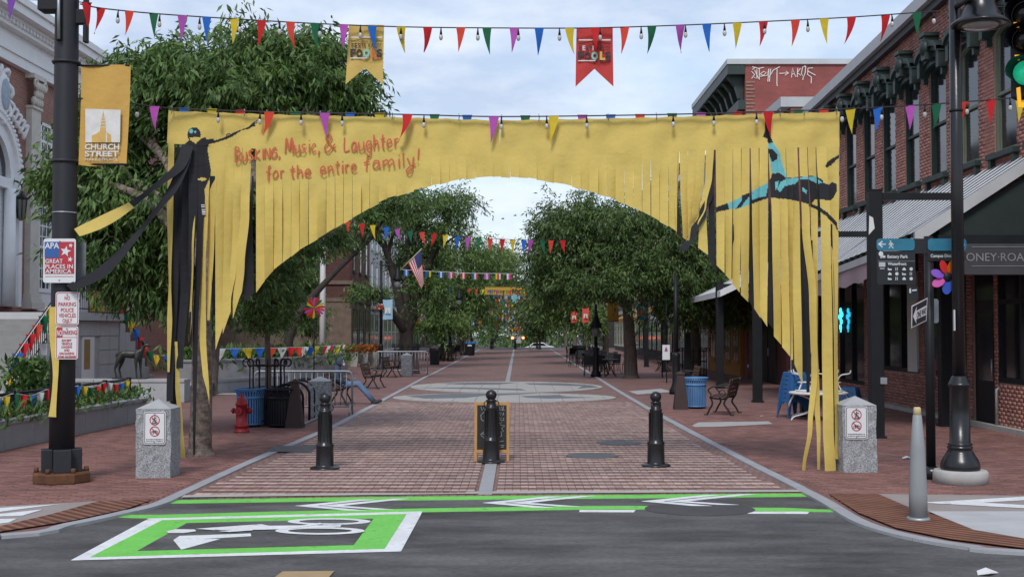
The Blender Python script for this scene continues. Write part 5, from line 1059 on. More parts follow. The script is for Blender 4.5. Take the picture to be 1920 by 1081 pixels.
# ---- corner brick building on the right
YF, YN = 40.6, 18.0
ztop = lambda y: 9.18 + (YF - y) * 0.0437 - 0.42
rb = thing('brick_building', 'red brick corner building with hooded green windows above metal awning', 'building', (BX, 30, 0))
wins = [24.05, 26.0, 27.9, 29.75, 31.6, 33.4, 35.2, 37.0, 38.8, 22.2, 20.3]; hw = 0.56; zs0, zs1 = 5.5, 7.9
doorY = (24.75, 25.95)
op = [(y - hw, y + hw, zs0, zs1 + 0.25) for y in wins] + [(doorY[0], doorY[1], 0, 4.2), (29.35, 33.6, 0.95, 4.2), (18.0, 24.55, 0.95, 4.2), (26.25, 29.0, 0.95, 4.2), (34.0, 36.6, 0.45, 4.2), (37.0, 40.2, 0.45, 4.2)]
wl = MB(); R0 = 0.30                                                # mortar skin with the openings left out, then a deep core behind
cuts = sorted({YN, YF} | {c for o in op for c in o[:2]})
for a, b in zip(cuts, cuts[1:]):
    sp = sorted((za, zb) for oa, ob, za, zb in op if oa <= a + 1e-6 and ob >= b - 1e-6); z = 0.0
    for za, zb in sp + [(ztop((a + b) / 2), 99)]:
        if za - z > 0.02: wl.b2((BX, a, z), (BX + R0, b, min(za, ztop((a + b) / 2))))
        z = max(z, zb)
wl.b2((BX + R0, YN, 0), (BX + 9, YF, 8.6)); wl.build('wall', MORTAR, rb)
wall_bricks(rb, BX, YN, YF, 0.0, ztop, op, RB1, RBA, vis=lambda c: c[0] > 23.4 and c[1] > 5.0)
def beam(mb, ya, yb, za, zb, x0, x1, h): mb.add([(x0, ya, za), (x1, ya, za), (x1, yb, zb), (x0, yb, zb), (x0, ya, za + h), (x1, ya, za + h), (x1, yb, zb + h), (x0, yb, zb + h)], [(0, 3, 2, 1), (4, 5, 6, 7), (0, 1, 5, 4), (1, 2, 6, 5), (2, 3, 7, 6), (3, 0, 4, 7)]); return mb
beam(MB(), YN, YF, ztop(YN) + 0.14, ztop(YF) + 0.14, BX - 0.30, BX + 9, 0.30).build('coping', PALE, rb); beam(MB(), YN, YF, ztop(YN) - 0.05, ztop(YF) - 0.05, BX - 0.17, BX + 8.9, 0.19).build('cornice', DGREY, rb)
def sash_window(root, y, X, z0, z1, hw, trim, face=-1, arch=0.22, hood=True):
    f = MB(); t = 0.055; xo = X - face * 0.07
    for s_ in (-1, 1):
        f.b2((xo - 0.05, y + s_ * hw, z0), (xo + 0.07, y + s_ * (hw - t), z1)); f.b2((xo - 0.0, y + s_ * (hw - t), z0), (xo + 0.05, y + s_ * (hw - t - 0.05), z1))
    n = 10; A = [(y - hw + 2 * hw * i / n, z1 + arch * (1 - (2 * i / n - 1) ** 2) ** 0.5) for i in range(n + 1)]
    for (ya, za), (yb, zb) in zip(A, A[1:]): f.add([(xo - 0.05, ya, za - 0.12), (xo - 0.05, yb, zb - 0.12), (xo - 0.05, yb, zb + 0.04), (xo - 0.05, ya, za + 0.04), (xo + 0.07, ya, za - 0.12), (xo + 0.07, yb, zb - 0.12), (xo + 0.07, yb, zb + 0.04), (xo + 0.07, ya, za + 0.04)], [(0, 1, 2, 3), (7, 6, 5, 4), (0, 4, 5, 1), (3, 2, 6, 7)])
    f.b2((xo - 0.03, y - hw + t, (z0 + z1) / 2 - 0.03), (xo + 0.05, y + hw - t, (z0 + z1) / 2 + 0.03)); f.b2((xo - 0.03, y - hw + t, z0), (xo + 0.05, y + hw - t, z0 + 0.08))
    w_ = f.build('window', trim, root)
    zm = (z0 + z1) / 2
    MB().b2((xo + 0.025, y - hw + t, zm), (xo + 0.03, y + hw - t, z1 + arch)).build('pane', GLASSD, w_); MB().b2((xo + 0.035, y - hw + t, z0), (xo + 0.04, y + hw - t, zm)).build('pane', GLASSD, w_)
    sl_ = MB().b2((X + face * 0.16, y - hw - 0.14, z0 - 0.11), (X - face * 0.05, y + hw + 0.14, z0 - 0.005))
    for s_ in (-1, 1): sl_.b2((X + face * 0.12, y + s_ * (hw - 0.05), z0 - 0.30), (X + 0.01 * face, y + s_ * (hw + 0.08), z0 - 0.11))
    sl_.build('sill', DGREEN, w_)
    if hood:
        h = MB()
        for x_, g, lo, hi in ((0.30, 0.20, 0.30, 0.42), (0.24, 0.17, 0.20, 0.31), (0.17, 0.12, 0.06, 0.21), (0.12, 0.08, -0.06, 0.08)):
            for (ya, za), (yb, zb) in zip(A, A[1:]):
                ya, yb = y + (ya - y) * (hw + g) / hw, y + (yb - y) * (hw + g) / hw
                h.add([(X + face * x_, ya, za + lo), (X + face * x_, yb, zb + lo), (X + face * x_, yb, zb + hi), (X + face * x_, ya, za + hi), (X, ya, za + lo), (X, yb, zb + lo), (X, yb, zb + hi), (X, ya, za + hi)], [(0, 1, 2, 3), (7, 6, 5, 4), (0, 4, 5, 1), (3, 2, 6, 7)])
        for s_ in (-1, 1): h.b2((X + face * 0.24, y + s_ * (hw - 0.0), z1 - 0.05), (X, y + s_ * (hw + 0.17), z1 + 0.32)); h.b2((X + face * 0.14, y + s_ * (hw + 0.01), z1 - 0.2), (X, y + s_ * (hw + 0.12), z1 - 0.05))
        h.b2((X + face * 0.34, y - 0.13, z1 + arch + 0.02), (X, y + 0.13, z1 + arch + 0.60)); h.ell((X + face * 0.30, y, z1 + arch + 0.3), (0.12, 0.17, 0.2), 10, 7); h.b2((X + face * 0.38, y - 0.19, z1 + arch + 0.55), (X, y + 0.19, z1 + arch + 0.63))
        h.build('hood', DGREEN, w_)
    return w_
for i, y in enumerate(wins): sash_window(rb, y, BX, zs0, zs1, hw, OLIVE if y < 26.5 else DGREEN)
# shop fronts under the awning
def glazing(root, ya, yb, z0, z1, nm, X=BX, trans=None, mat=BLACK, d=0.12):
    fr = MB(); fr.b2((X - 0.02, ya, z0), (X + d, yb, z0 + 0.10)); fr.b2((X - 0.02, ya, z1 - 0.1), (X + d, yb, z1))
    for i in range(nm + 1): y = ya + (yb - ya) * i / nm; fr.b2((X - 0.012, y - 0.05, z0 + 0.1), (X + d - 0.01, y + 0.05, z1 - 0.1))
    if trans: fr.b2((X - 0.006, ya, trans - 0.05), (X + d - 0.02, yb, trans + 0.05))
    w_ = fr.build('shop_window', mat, root)
    for i in range(nm): y = ya + (yb - ya) * i / nm; MB().b2((X + 0.06, y + 0.05, z0 + 0.1), (X + 0.066, y + (yb - ya) / nm - 0.05, z1 - 0.1)).build('pane', GLASSD, w_)
glazing(rb, 18.0, 24.55, 0.95, 4.2, 6, trans=2.55); glazing(rb, 26.25, 29.0, 0.95, 4.2, 2, trans=2.6); glazing(rb, 29.35, 33.6, 0.95, 4.2, 3); glazing(rb, 34.0, 36.6, 0.45, 4.2, 2); glazing(rb, 37.0, 40.2, 0.45, 4.2, 3, trans=2.6)
dr = MB().b2((BX + 0.05, doorY[0], 0.05), (BX + 0.12, doorY[1], 4.2)).build('door', BLACK, rb); MB().b2((BX + 0.035, doorY[0] + 0.2, 0.95), (BX + 0.055, doorY[1] - 0.2, 2.35)).build('pane', GLASSD, dr); MB().b2((BX + 0.035, doorY[0] + 0.15, 2.6), (BX + 0.055, doorY[1] - 0.15, 3.3)).build('pane', GLASSD, dr); MB().cyl((BX - 0.02, doorY[0] + 0.14, 1.0), (BX - 0.02, doorY[0] + 0.14, 1.4), 0.015, None, 8).build('handle', GALV, dr)
MB().b2((BX - 0.05, 29.45, 0.98), (BX + 0.1, 30.15, 3.4)).build('white_pilaster', M('cream_paint', (0.5, 0.5, 0.46), 0.6, 0.1, 2), rb); MB().b2((BX - 0.16, 18, 0.0), (BX - 0.021, YF, 0.10)).build('footing_ledge', CONC, rb)
MB().tube([(BX - 0.08, 24.5, 0.1), (BX - 0.08, 24.5, 0.8), (BX - 0.02, 24.5, 0.85)], 0.03, 8).build('downpipe', GALV, rb)
MB().ell((BX - 0.06, 28.3, 0.75), (0.07, 0.09, 0.09), 10, 8).build('standpipe', GALV, rb); MB().b2((BX - 0.03, 28.2, 0.95), (BX - 0.02, 28.4, 1.3)).build('standpipe_sign', M('standpipe_red', (0.4, 0.03, 0.03), 0.5), rb)
neon = MB(); nc = PX(1577, 600, BX - 0.05)
for dz, dy in ((0.28, 0.04), (0.17, -0.10), (0.10, 0.14), (-0.04, -0.02), (-0.2, 0.06)): neon.tube([nc + Vector((0, dy + 0.075 * math.cos(t * 0.63), dz + 0.07 * math.sin(t * 0.63))) for t in range(10)], 0.018, 6, closed=True)
neon.tube([nc + Vector((0, 0.05, -0.35)), nc + Vector((0, 0, 0.3))], 0.018, 6)
tag(neon.build('neon_sign', M('neon_cyan', (0.03, 0.62, 0.95), 0.4, emit=2.2)), 'glowing cyan neon plant sign in the shop window behind banner strips', 'neon sign')
# ---- corrugated awning
AY0, AY1, EX, WZ = 22.6, 39.0, 7.3, 5.17
ez = lambda y: max(3.15, 3.69 - 0.05 * (y - AY0))
aw_ = thing('metal_awning', 'corrugated grey metal awning along the brick corner building', 'awning', (8.4, AY0, 0))
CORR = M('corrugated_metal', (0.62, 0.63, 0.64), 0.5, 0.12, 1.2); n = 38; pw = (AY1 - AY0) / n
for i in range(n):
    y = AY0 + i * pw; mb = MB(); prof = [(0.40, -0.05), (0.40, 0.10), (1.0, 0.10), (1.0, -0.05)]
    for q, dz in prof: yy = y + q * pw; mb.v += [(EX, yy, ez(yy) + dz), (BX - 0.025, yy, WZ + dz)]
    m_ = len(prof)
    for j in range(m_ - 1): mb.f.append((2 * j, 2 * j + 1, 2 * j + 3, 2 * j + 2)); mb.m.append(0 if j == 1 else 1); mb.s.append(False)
    mb.build('panel', [CORR, LINER], aw_)  # slat sides black: shade between the ribs put into the colour
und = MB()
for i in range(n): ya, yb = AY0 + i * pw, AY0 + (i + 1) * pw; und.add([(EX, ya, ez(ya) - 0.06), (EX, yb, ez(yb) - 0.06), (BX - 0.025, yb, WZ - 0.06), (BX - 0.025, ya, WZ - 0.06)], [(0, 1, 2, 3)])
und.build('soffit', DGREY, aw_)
rk = MB(); d = Vector((BX - 0.03 - EX, 0, WZ - ez(AY0))); rk.add([Vector((EX, AY0 - 0.06, ez(AY0) - 0.14)), Vector((EX, AY0 - 0.06, ez(AY0) + 0.10)), Vector((EX, AY0 - 0.06, ez(AY0) + 0.10)) + d, Vector((EX, AY0 - 0.06, ez(AY0) - 0.14)) + d, Vector((EX, AY0 + 0.02, ez(AY0) - 0.14)), Vector((EX, AY0 + 0.02, ez(AY0) + 0.10)), Vector((EX, AY0 + 0.02, ez(AY0) + 0.10)) + d, Vector((EX, AY0 + 0.02, ez(AY0) - 0.14)) + d], [(0, 3, 2, 1), (4, 5, 6, 7), (1, 2, 6, 5), (0, 4, 7, 3), (0, 1, 5, 4)]); rk.build('rake_fascia', PALE, aw_)
for ya, yb in ((AY0, 33.4), (33.4, AY1)): beam(MB(), ya, yb, ez(ya) - 0.16, ez(yb) - 0.16, EX - 0.06, EX, 0.15).build('gutter', PALE, aw_)
MB().prism([(EX + 0.5, AY0 + 0.1, 3.62), (BX - 0.03, AY0 + 0.1, 3.62), (BX - 0.03, AY0 + 0.1, 4.95), (EX + 0.5, AY0 + 0.1, 3.85)], (0, 0.05, 0)).build('gable_board', M('gable_green', (0.012, 0.022, 0.02), 0.6), aw_)
VAL = fabric('valance_pink', (0.33, 0.25, 0.27), 0.1); v = MB()
for i in range(25): y = 24.6 + i * 0.25; zz = ez(y) - 0.16; v.v += [(EX - 0.03, y, zz), (EX - 0.05 + 0.02 * math.sin(i), y, zz - 0.36 - 0.03 * math.sin(i * 1.4))]
v.f = [(2 * i, 2 * i + 1, 2 * i + 3, 2 * i + 2) for i in range(24)]; v.m = [0] * 24; v.s = [True] * 24; v.build('valance', VAL, aw_)
def apost(x, y, h, label, beamx=None):
    root = thing('awning_post', label, 'post', (x, y, 0)); MB().b2((x - 0.12, y - 0.12, 0), (x + 0.12, y + 0.12, h)).build('shaft', BLACK, root, 0.012); MB().b2((x - 0.15, y - 0.15, 0), (x + 0.15, y + 0.15, 0.04)).build('foot_plate', BLACK, root); MB().b2((x - 0.13, y - 0.13, h), (x + 0.13, y + 0.13, h + 0.02)).build('cap', BLACK, root)
    if beamx: MB().b2((x + 0.12, y - 0.06, h - 0.17), (beamx, y + 0.06, h - 0.04)).build('beam', BLACK, root, 0.006)
    return root
p1 = apost(6.62, 22.75, 4.57, 'black square steel post with beam and peeling paper near lamp post', 8.25); MB().prism([P(1629, 440, 22.62), P(1640, 428, 22.62), P(1637, 408, 22.62), P(1630, 404, 22.62)][::-1], (0, 0.004, 0)).build('peeling_paper', SIGNW, p1); MB().b2((6.66, 22.6, 1.0), (6.78, 22.63, 1.12)).build('socket_box', GALV, p1)
apost(6.62, 28.3, 4.3, 'black square steel post hidden behind the hanging banner strips', 8.1); apost(6.62, 34.0, 4.2, 'black square steel post with small white sticker near the wooden bench', 7.9); apost(8.85, 25.5, 4.6, 'black square steel post against shop front behind the finger post')
for i, y in enumerate((42, 50, 58, 66)): apost(6.9, y, 3.6, ['slim black canopy post in front of stone shop front', 'slim black canopy post beside the orange shop window', 'slim black canopy post by the white hanging poster', 'slim black canopy post below the lime green shade'][i], 8.6)
hs = thing('shop_sign', 'dark grey fascia sign with outlined restaurant lettering under awning gable', 'sign', (9, AY0 - 0.1, 3.2))
Ys = AY0 - 0.16; SG = M('sign_fascia', (0.05, 0.05, 0.055), 0.5, 0.2, 2); SGL = M('sign_outline', (0.22, 0.22, 0.23), 0.5)
MB().b2((8.0, Ys, P(1800, 515, Ys).z), (BX - 0.04, Ys + 0.1, P(1800, 457, Ys).z)).build('board', SG, hs, 0.01); MB().b2((7.7, Ys + 0.02, P(1800, 457, Ys).z), (BX - 0.04, Ys + 0.12, P(1800, 440, Ys).z)).build('beam', BLACK, hs)
signed('lettering', 'HONEY·ROAD', 0.3, SGL, hs, P(1797, 489, Ys - 0.012), width=138 * K(Ys), height=15 * K(Ys))
for yy in (462, 498): MB().b2(P(1822, yy, Ys - 0.01), P(1946, yy + 1.2, Ys - 0.002)).build('rule', SGL, hs)
# ---- neighbours on the right
def bwindow(root, X, y, z, wd, ht, trim, face, nx=1, nz=2):
    f = MB(); xo = X + face * 0.03
    f.b2((xo, y - wd / 2, z), (X - face * 0.02, y - wd / 2 + 0.08, z + ht)); f.b2((xo, y + wd / 2 - 0.08, z), (X - face * 0.02, y + wd / 2, z + ht)); f.b2((xo, y - wd / 2, z + ht - 0.08), (X - face * 0.02, y + wd / 2, z + ht)); f.b2((xo + face * 0.06, y - wd / 2 - 0.08, z - 0.08), (X - face * 0.02, y + wd / 2 + 0.08, z + 0.06))
    for i in range(1, nz): f.b2((xo - face * 0.008, y - wd / 2, z + ht * i / nz - 0.03), (X, y + wd / 2, z + ht * i / nz + 0.03))
    for i in range(1, nx): f.b2((xo - face * 0.012, y - wd / 2 + wd * i / nx - 0.025, z), (X, y - wd / 2 + wd * i / nx + 0.025, z + ht))
    w_ = f.build('window', trim, root); MB().b2((X + face * 0.006, y - wd / 2 + 0.06, z + 0.05), (X + face * 0.012, y + wd / 2 - 0.06, z + ht - 0.06)).build('pane', GLASSD, w_)
def facade(name, label, face, X, y0, y1, h, wm, trim, base_m, rows=2, step=2.4, base_h=3.6, awn=None, depth=12):
    root = thing(name, label, 'building', (X, (y0 + y1) / 2, 0)); s_ = -face
    MB().b2((X, y0, base_h), (X + s_ * depth, y1, h)).build('wall', wm, root)
    MB().b2((X + s_ * 0.02, y0 + 0.01, 0), (X + s_ * depth, y1 - 0.01, base_h)).build('shop_floor_wall', base_m, root)
    MB().b2((X + face * 0.35, y0 - 0.05, h), (X + s_ * depth, y1 + 0.05, h + 0.35)).build('cornice', trim, root); MB().b2((X + face * 0.15, y0, base_h - 0.25), (X + s_ * 0.019, y1, base_h + 0.1)).build('string_course', trim, root)
    nwin = max(1, int((y1 - y0) / step))
    for r_ in range(rows):
        for i in range(nwin): bwindow(root, X, y0 + (i + 0.5) * (y1 - y0) / nwin, base_h + 0.9 + r_ * (h - base_h - 0.6) / rows, 1.0, min(2.0, (h - base_h) / rows - 1.2), trim, face)
    for i in range(nwin): y = y0 + (i + 0.5) * (y1 - y0) / nwin; bwindow(root, X + s_ * 0.02, y, 0.5, (y1 - y0) / nwin - 0.5, base_h - 1.0, trim, face, 2, 2)
    if awn:
        a = MB(); zt = base_h - 0.1; a.add([(X + face * 1.9, y0 + 0.3, zt - 0.9), (X + face * 1.9, y1 - 0.3, zt - 0.9), (X + face * 0.02, y1 - 0.3, zt), (X + face * 0.02, y0 + 0.3, zt), (X + face * 1.9, y0 + 0.3, zt - 1.2), (X + face * 1.9, y1 - 0.3, zt - 1.2)], [(0, 1, 2, 3), (0, 4, 5, 1)]); a.build('awning', awn, root)
    return root
REDP = brickmat('painted_red_brick', (0.25, 0.065, 0.055), (0.215, 0.057, 0.049), (0.19, 0.055, 0.048), 0.22, 0.075, axes='xz'); REDS = brickmat('red_brick_side', (0.20, 0.075, 0.06), (0.15, 0.055, 0.045), (0.13, 0.09, 0.08), 0.22, 0.075, axes='yz')
STONE = M('brown_stone', (0.15, 0.11, 0.085), 0.85, 0.3, 3, 0.6, 8); CREAMW = M('cream_wall', (0.42, 0.40, 0.36), 0.7, 0.1, 2); DARKW = M('dark_shopfront', (0.03, 0.026, 0.026), 0.5, 0.3, 2); WHITEW = M('white_wall', (0.60, 0.60, 0.60), 0.7, 0.08, 2)
zc = P(1480, 186, 43.4).z
md = facade('low_shop_building', 'lower brick shop building with grey cornice and stone base', -1, BX, 43.0, 51.3, zc - 0.35, REDS, PALE, STONE, 1, 2.7)
RZ = P(1400, 121, 51.5).z
gr = thing('graffiti_building', 'tall painted red brick building with graffiti and bracketed cornice', 'building', (BX, 55, 0))
MB().b2((BX, 51.5, 0), (BX + 16, 62, RZ)).build('wall', REDP, gr); beam(MB(), 51.4, 62, RZ, RZ, BX - 0.78, BX + 16.1, 0.22).build('coping', PALE, gr)
co = MB(); co.b2((BX - 0.75, 51.45, RZ - 0.42), (BX - 0.02, 61.9, RZ - 0.005)); co.b2((BX - 0.3, 51.48, RZ - 1.9), (BX - 0.015, 61.85, RZ - 1.5)); co.build('cornice', DGREEN, gr)
for i in range(8): y = 51.9 + i * 1.3; b_ = MB().prism([(BX - 0.68, y, RZ - 0.43), (BX - 0.02, y, RZ - 0.43), (BX - 0.02, y, RZ - 1.5), (BX - 0.2, y, RZ - 1.35), (BX - 0.35, y, RZ - 0.85)], (0, 0.35, 0)); b_.build('bracket', DGREEN, gr)
qb = M('bare_brick', (0.25, 0.16, 0.12), 0.85, 0.25, 8); zq = P(1400, 153, 51.5).z
for i in range(70):
    z = zq - i * 0.15
    if z < 6: break
    MB().b2((BX + 0.02, 51.47, z - 0.06), (BX + (0.30 if i % 2 else 0.40), 51.5, z)).build('corner_brick', qb, gr)
gf = M('graffiti_white', (0.6, 0.58, 0.55), 0.7); Yg = 51.46
GS = [[(662, 212), (735, 232), (795, 218)], [(665, 245), (700, 215)], [(655, 265), (690, 300), (655, 345)], [(690, 250), (735, 345)], [(715, 240), (715, 345), (680, 330)], [(742, 235), (742, 358)], [(745, 300), (790, 265), (820, 275), (790, 310), (760, 300)], [(750, 320), (830, 310), (850, 235), (838, 380)], [(870, 235), (855, 380)], [(850, 330), (900, 250), (972, 212)], [(942, 235), (940, 400)], [(968, 287), (1070, 282)], [(1040, 262), (1072, 282), (1030, 310)], [(1104, 335), (1115, 225), (1150, 325)], [(1108, 295), (1140, 290)], [(1175, 225), (1168, 330)], [(1205, 230), (1170, 280), (1210, 310)], [(1262, 210), (1230, 215), (1215, 290), (1240, 330), (1258, 280), (1265, 205), (1245, 200)], [(1345, 225), (1290, 228), (1285, 300), (1330, 330)], [(1290, 262), (1375, 308)], [(1235, 330), (1232, 362)], [(1328, 330), (1325, 400)], [(940, 400), (944, 430)]]
for s_ in GS: stroke(MB(), [P(1300 + x / 6, 90 + y / 6, Yg) for x, y in s_], 0.034, (0, -1, 0)).build('graffiti', gf, gr)
bwn = [facade('shop_building', 'pale shop building with white columns beyond the graffiti building', -1, BX, 62.2, 76, 10.5, CREAMW, WHITE, WHITEW, 2, 2.5, 3.6, M('awning_grey', (0.22, 0.22, 0.23), 0.7)), facade('shop_building', 'brick shop building with dark ground floor far along right side', -1, BX, 76.2, 97, 12, REDS, DGREY, DARKW, 2, 2.6, 3.8, M('awning_ochre', (0.32, 0.17, 0.03), 0.7)), facade('shop_building', 'dark shop building closing the right row before the crossing', -1, BX, 97.2, 122, 11, DARKW, CREAMW, DARKW, 2, 2.8)]
# shop fronts at street level between corner building and graffiti building
OR = M('orange_front', (0.34, 0.15, 0.025), 0.6, 0.15, 3); MAR = M('maroon_front', (0.06, 0.014, 0.016), 0.5, 0.2, 3)
for nm, lb_, mt, a, b in (('shop_unit', 'orange framed shop front with tall dark windows under canopy', OR, 52.2, 60.5),): 
    root = thing(nm, lb_, 'shop', (BX, (a + b) / 2, 0)); MB().b2((BX - 0.16, a, 0.0), (BX - 0.01, b, 3.3)).build('wall', mt, root)
    for i in range(4): y = a + (i + 0.5) * (b - a) / 4; bwindow(root, BX - 0.16, y, 0.6, 1.5, 2.4, mt, -1, 2, 2)
root = thing('shop_unit', 'maroon shop front with black panelled doors and small wall lamps', 'shop', (BX, 47, 0)); MB().b2((BX - 0.12, 43.4, 0), (BX - 0.01, 50.5, 3.5)).build('wall', MAR, root)
for i in range(3): d_ = MB().b2((BX - 0.17, 45.0 + i * 1.5, 0.05), (BX - 0.121, 46.3 + i * 1.5, 2.7)).build('door', BLACK, root); MB().cyl((BX - 0.22, 46.1 + i * 1.5, 1.0), (BX - 0.22, 46.1 + i * 1.5, 1.3), 0.02, None, 8).build('handle', GALV, d_)
MB().ell((BX - 0.25, 44.3, 2.3), (0.08, 0.08, 0.12), 10, 8).build('wall_lamp', M('warm_bulb', (1.0, 0.42, 0.12), 0.4, emit=2.5), root)
for i in range(9): MB().b2((BX - 0.3, 41.0, i * 0.42), (BX + 0.2, 41.6 + 0.1 * (i % 2), i * 0.42 + 0.40)).build('quoin_stone', STONE, md)
# canopy over those fronts
cp = thing('shop_canopy', 'long sloping grey canopy roof over the maroon and orange shop fronts', 'canopy', (8, 50, 3))
MB().add([(6.8, 41.2, 3.3), (6.8, 62, 3.1), (BX - 0.03, 62, 4.4), (BX - 0.03, 41.2, 4.6), (6.8, 41.2, 3.1), (6.8, 62, 2.9), (BX - 0.03, 62, 4.2), (BX - 0.03, 41.2, 4.4)], [(0, 1, 2, 3), (7, 6, 5, 4), (0, 4, 5, 1), (0, 3, 7, 4)]).build('roof', CORR, cp)
# ---- left row
LXF = -9.72
BROWNS = brickmat('shaded_sandstone_side', (0.09, 0.032, 0.026), (0.075, 0.028, 0.024), (0.05, 0.025, 0.022), 0.5, 0.25, axes='xz'); BROWNF = brickmat('sandstone_brick_front', (0.17, 0.06, 0.045), (0.14, 0.05, 0.04), (0.10, 0.06, 0.05), 0.22, 0.075, axes='yz')  # end wall coloured darker than the front: its shade is in the colour
lbk = thing('brick_block', 'dark red brick block with stone arches on left side of street', 'building', (LXF, 75, 0))
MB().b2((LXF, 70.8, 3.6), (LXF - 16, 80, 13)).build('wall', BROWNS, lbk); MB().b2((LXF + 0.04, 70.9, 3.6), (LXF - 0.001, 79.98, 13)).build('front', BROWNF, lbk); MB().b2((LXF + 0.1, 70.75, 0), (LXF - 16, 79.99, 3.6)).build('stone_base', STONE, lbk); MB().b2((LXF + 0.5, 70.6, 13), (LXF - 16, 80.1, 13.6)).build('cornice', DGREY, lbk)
for z in (3.6, 4.6): MB().b2((LXF + 0.18, 70.7, z), (LXF - 16, 80.05, z + 0.22)).build('string_course', STONE, lbk)
for r_ in range(3):
    for i in range(3): bwindow(lbk, LXF + 0.04, 72.4 + i * 2.9, 5.4 + r_ * 2.6, 1.1, 2.0, DGREEN, 1)
for i in range(3): bwindow(lbk, LXF + 0.1, 72.4 + i * 2.9, 0.7, 1.9, 2.5, DGREEN, 1, 2, 2)
for i in range(4): 
    x = LXF - 2 - i * 3.2; f = MB().b2((x - 0.6, 70.62, 5.4), (x + 0.6, 70.79, 7.4)).build('window', DGREY, lbk); MB().b2((x - 0.5, 70.60, 5.5), (x + 0.5, 70.62, 7.3)).build('pane', GLASSD, f)
facade('shop_building', 'white plastered shop building beyond the dark red block', 1, LXF, 80.2, 100, 9.8, WHITEW, WHITE, WHITEW, 2, 2.6); facade('shop_building', 'grey shop building with dark windows closing the left row', 1, LXF, 100.2, 122, 11.5, M('grey_wall', (0.16, 0.16, 0.17), 0.8, 0.15, 2), DGREY, DARKW, 2, 2.8)
for i, (s_, y0, h) in enumerate(((-1, 136, 12), (1, 136, 11), (-1, 165, 10), (1, 165, 13))): facade('far_building', ['far brick building right of the lane beyond the crossing', 'far grey building left of the lane beyond the crossing', 'farthest pale building on right at the end of the mall', 'farthest brick building on left at the end of the mall'][i], s_, -s_ * 9.8, y0, y0 + 27, h, [REDS, M('grey_wall', (0.16,) * 3), CREAMW, REDS][i], DGREY, DARKW, 2, 3)
# ---- city hall
CX = -18.0
CHB = brickmat('hall_brick', (0.33, 0.14, 0.10), (0.24, 0.10, 0.078), (0.42, 0.36, 0.32), 0.22, 0.09, axes='yz'); CHW = M('hall_white', (0.82, 0.82, 0.82), 0.6, 0.06, 2); CHS = M('hall_stone', (0.60, 0.57, 0.50), 0.75, 0.1, 3)
ch = thing('city_hall', 'brick civic building with white cornice, pilasters and arched doorway', 'building', (CX, 45, 0))
MB().b2((CX, 30, 0), (CX - 14, 66, 13.2)).build('wall', CHB, ch); MB().b2((CX - 1.2, 30, 13.2), (CX - 14, 47.6, 19)).build('attic', CHB, ch)
e_ = MB()
for x_, a, b in ((0.25, 11.35, 11.7), (0.32, 11.7, 11.8), (0.20, 11.8, 12.45), (0.5, 12.45, 12.6), (0.62, 12.72, 12.85), (0.95, 12.85, 13.15), (1.05, 13.15, 13.4)): e_.b2((CX + x_, 30, a), (CX - 1.0, 66.2, b))
e_.b2((CX + 0.5, 30, 12.6), (CX, 66, 12.72)); e_.build('entablature', CHW, ch)
for i in range(60): y = 38 + i * 0.30; MB().b2((CX + 0.6, y, 12.58), (CX + 0.5, y + 0.16, 12.715)).build('dentil', CHW, ch)
def pilaster(y, wd=0.85):
    MB().b2((CX + 0.22, y - wd / 2, 3.3), (CX - 0.01, y + wd / 2, 10.1)).build('pilaster', CHS, ch)
    b_ = MB(); 
    for g, a, b in ((0.16, 2.75, 3.0), (0.10, 3.0, 3.12), (0.06, 3.12, 3.3)): b_.b2((CX + 0.22 + g, y - wd / 2 - g, a), (CX - 0.01, y + wd / 2 + g, b))
    b_.build('pilaster_base', CHS, ch); c = MB(); c.b2((CX + 0.36, y - wd / 2 - 0.16, 11.18), (CX - 0.01, y + wd / 2 + 0.16, 11.35)); c.b2((CX + 0.28, y - wd / 2 - 0.04, 10.1), (CX - 0.01, y + wd / 2 + 0.04, 10.2))
    for j in range(3):
        for q in range(4 - j % 2): yy = y - wd / 2 + (q + 0.5 + (0.5 if j % 2 else 0)) * wd / 4; c.ell((CX + 0.24 + 0.05 * j, yy, 10.38 + 0.27 * j), (0.11, 0.13, 0.17), 8, 6)
    for s_ in (-1, 1): c.tube([(CX + 0.36, y + s_ * (wd / 2) + 0.15 * math.cos(t * 0.8) , 11.0 + 0.15 * math.sin(t * 0.8)) for t in range(8)], 0.05, 6, closed=True)
    c.build('capital', CHS, ch)
for y in (45.0, 53.5, 56.0): pilaster(y)
def hallwin(y, z, wd, ht, nz):
    f = MB(); X = CX
    for s_ in (-1, 1): f.b2((X + 0.08, y + s_ * wd / 2, z), (X - 0.1, y + s_ * (wd / 2 - 0.12), z + ht))
    f.b2((X + 0.08, y - wd / 2, z + ht - 0.12), (X - 0.1, y + wd / 2, z + ht)); f.b2((X + 0.14, y - wd / 2 - 0.08, z - 0.12), (X - 0.1, y + wd / 2 + 0.08, z + 0.04))
    for i in range(1, nz): f.b2((X + 0.05, y - wd / 2 + 0.1, z + ht * i / nz - (0.05 if i == nz // 2 else 0.025)), (X + 0.015, y + wd / 2 - 0.1, z + ht * i / nz + (0.05 if i == nz // 2 else 0.025)))
    for i in (1, 2): f.b2((X + 0.046, y - wd / 2 + wd * i / 3 - 0.025, z), (X + 0.018, y - wd / 2 + wd * i / 3 + 0.025, z + ht))
    w_ = f.build('window', CHW, ch); MB().b2((X + 0.008, y - wd / 2 + 0.08, z + 0.03), (X + 0.013, y + wd / 2 - 0.08, z + ht - 0.08)).build('pane', GLASSD, w_)
for y in (46.35, 50.2, 58.5, 61.5): hallwin(y, 8.4, 1.15, 1.4, 4); hallwin(y, 3.5, 1.25, 3.2, 8); MB().b2((CX + 0.1, y - 0.75, 2.7), (CX - 0.05, y + 0.75, 3.37)).build('apron_panel', CHW, ch)
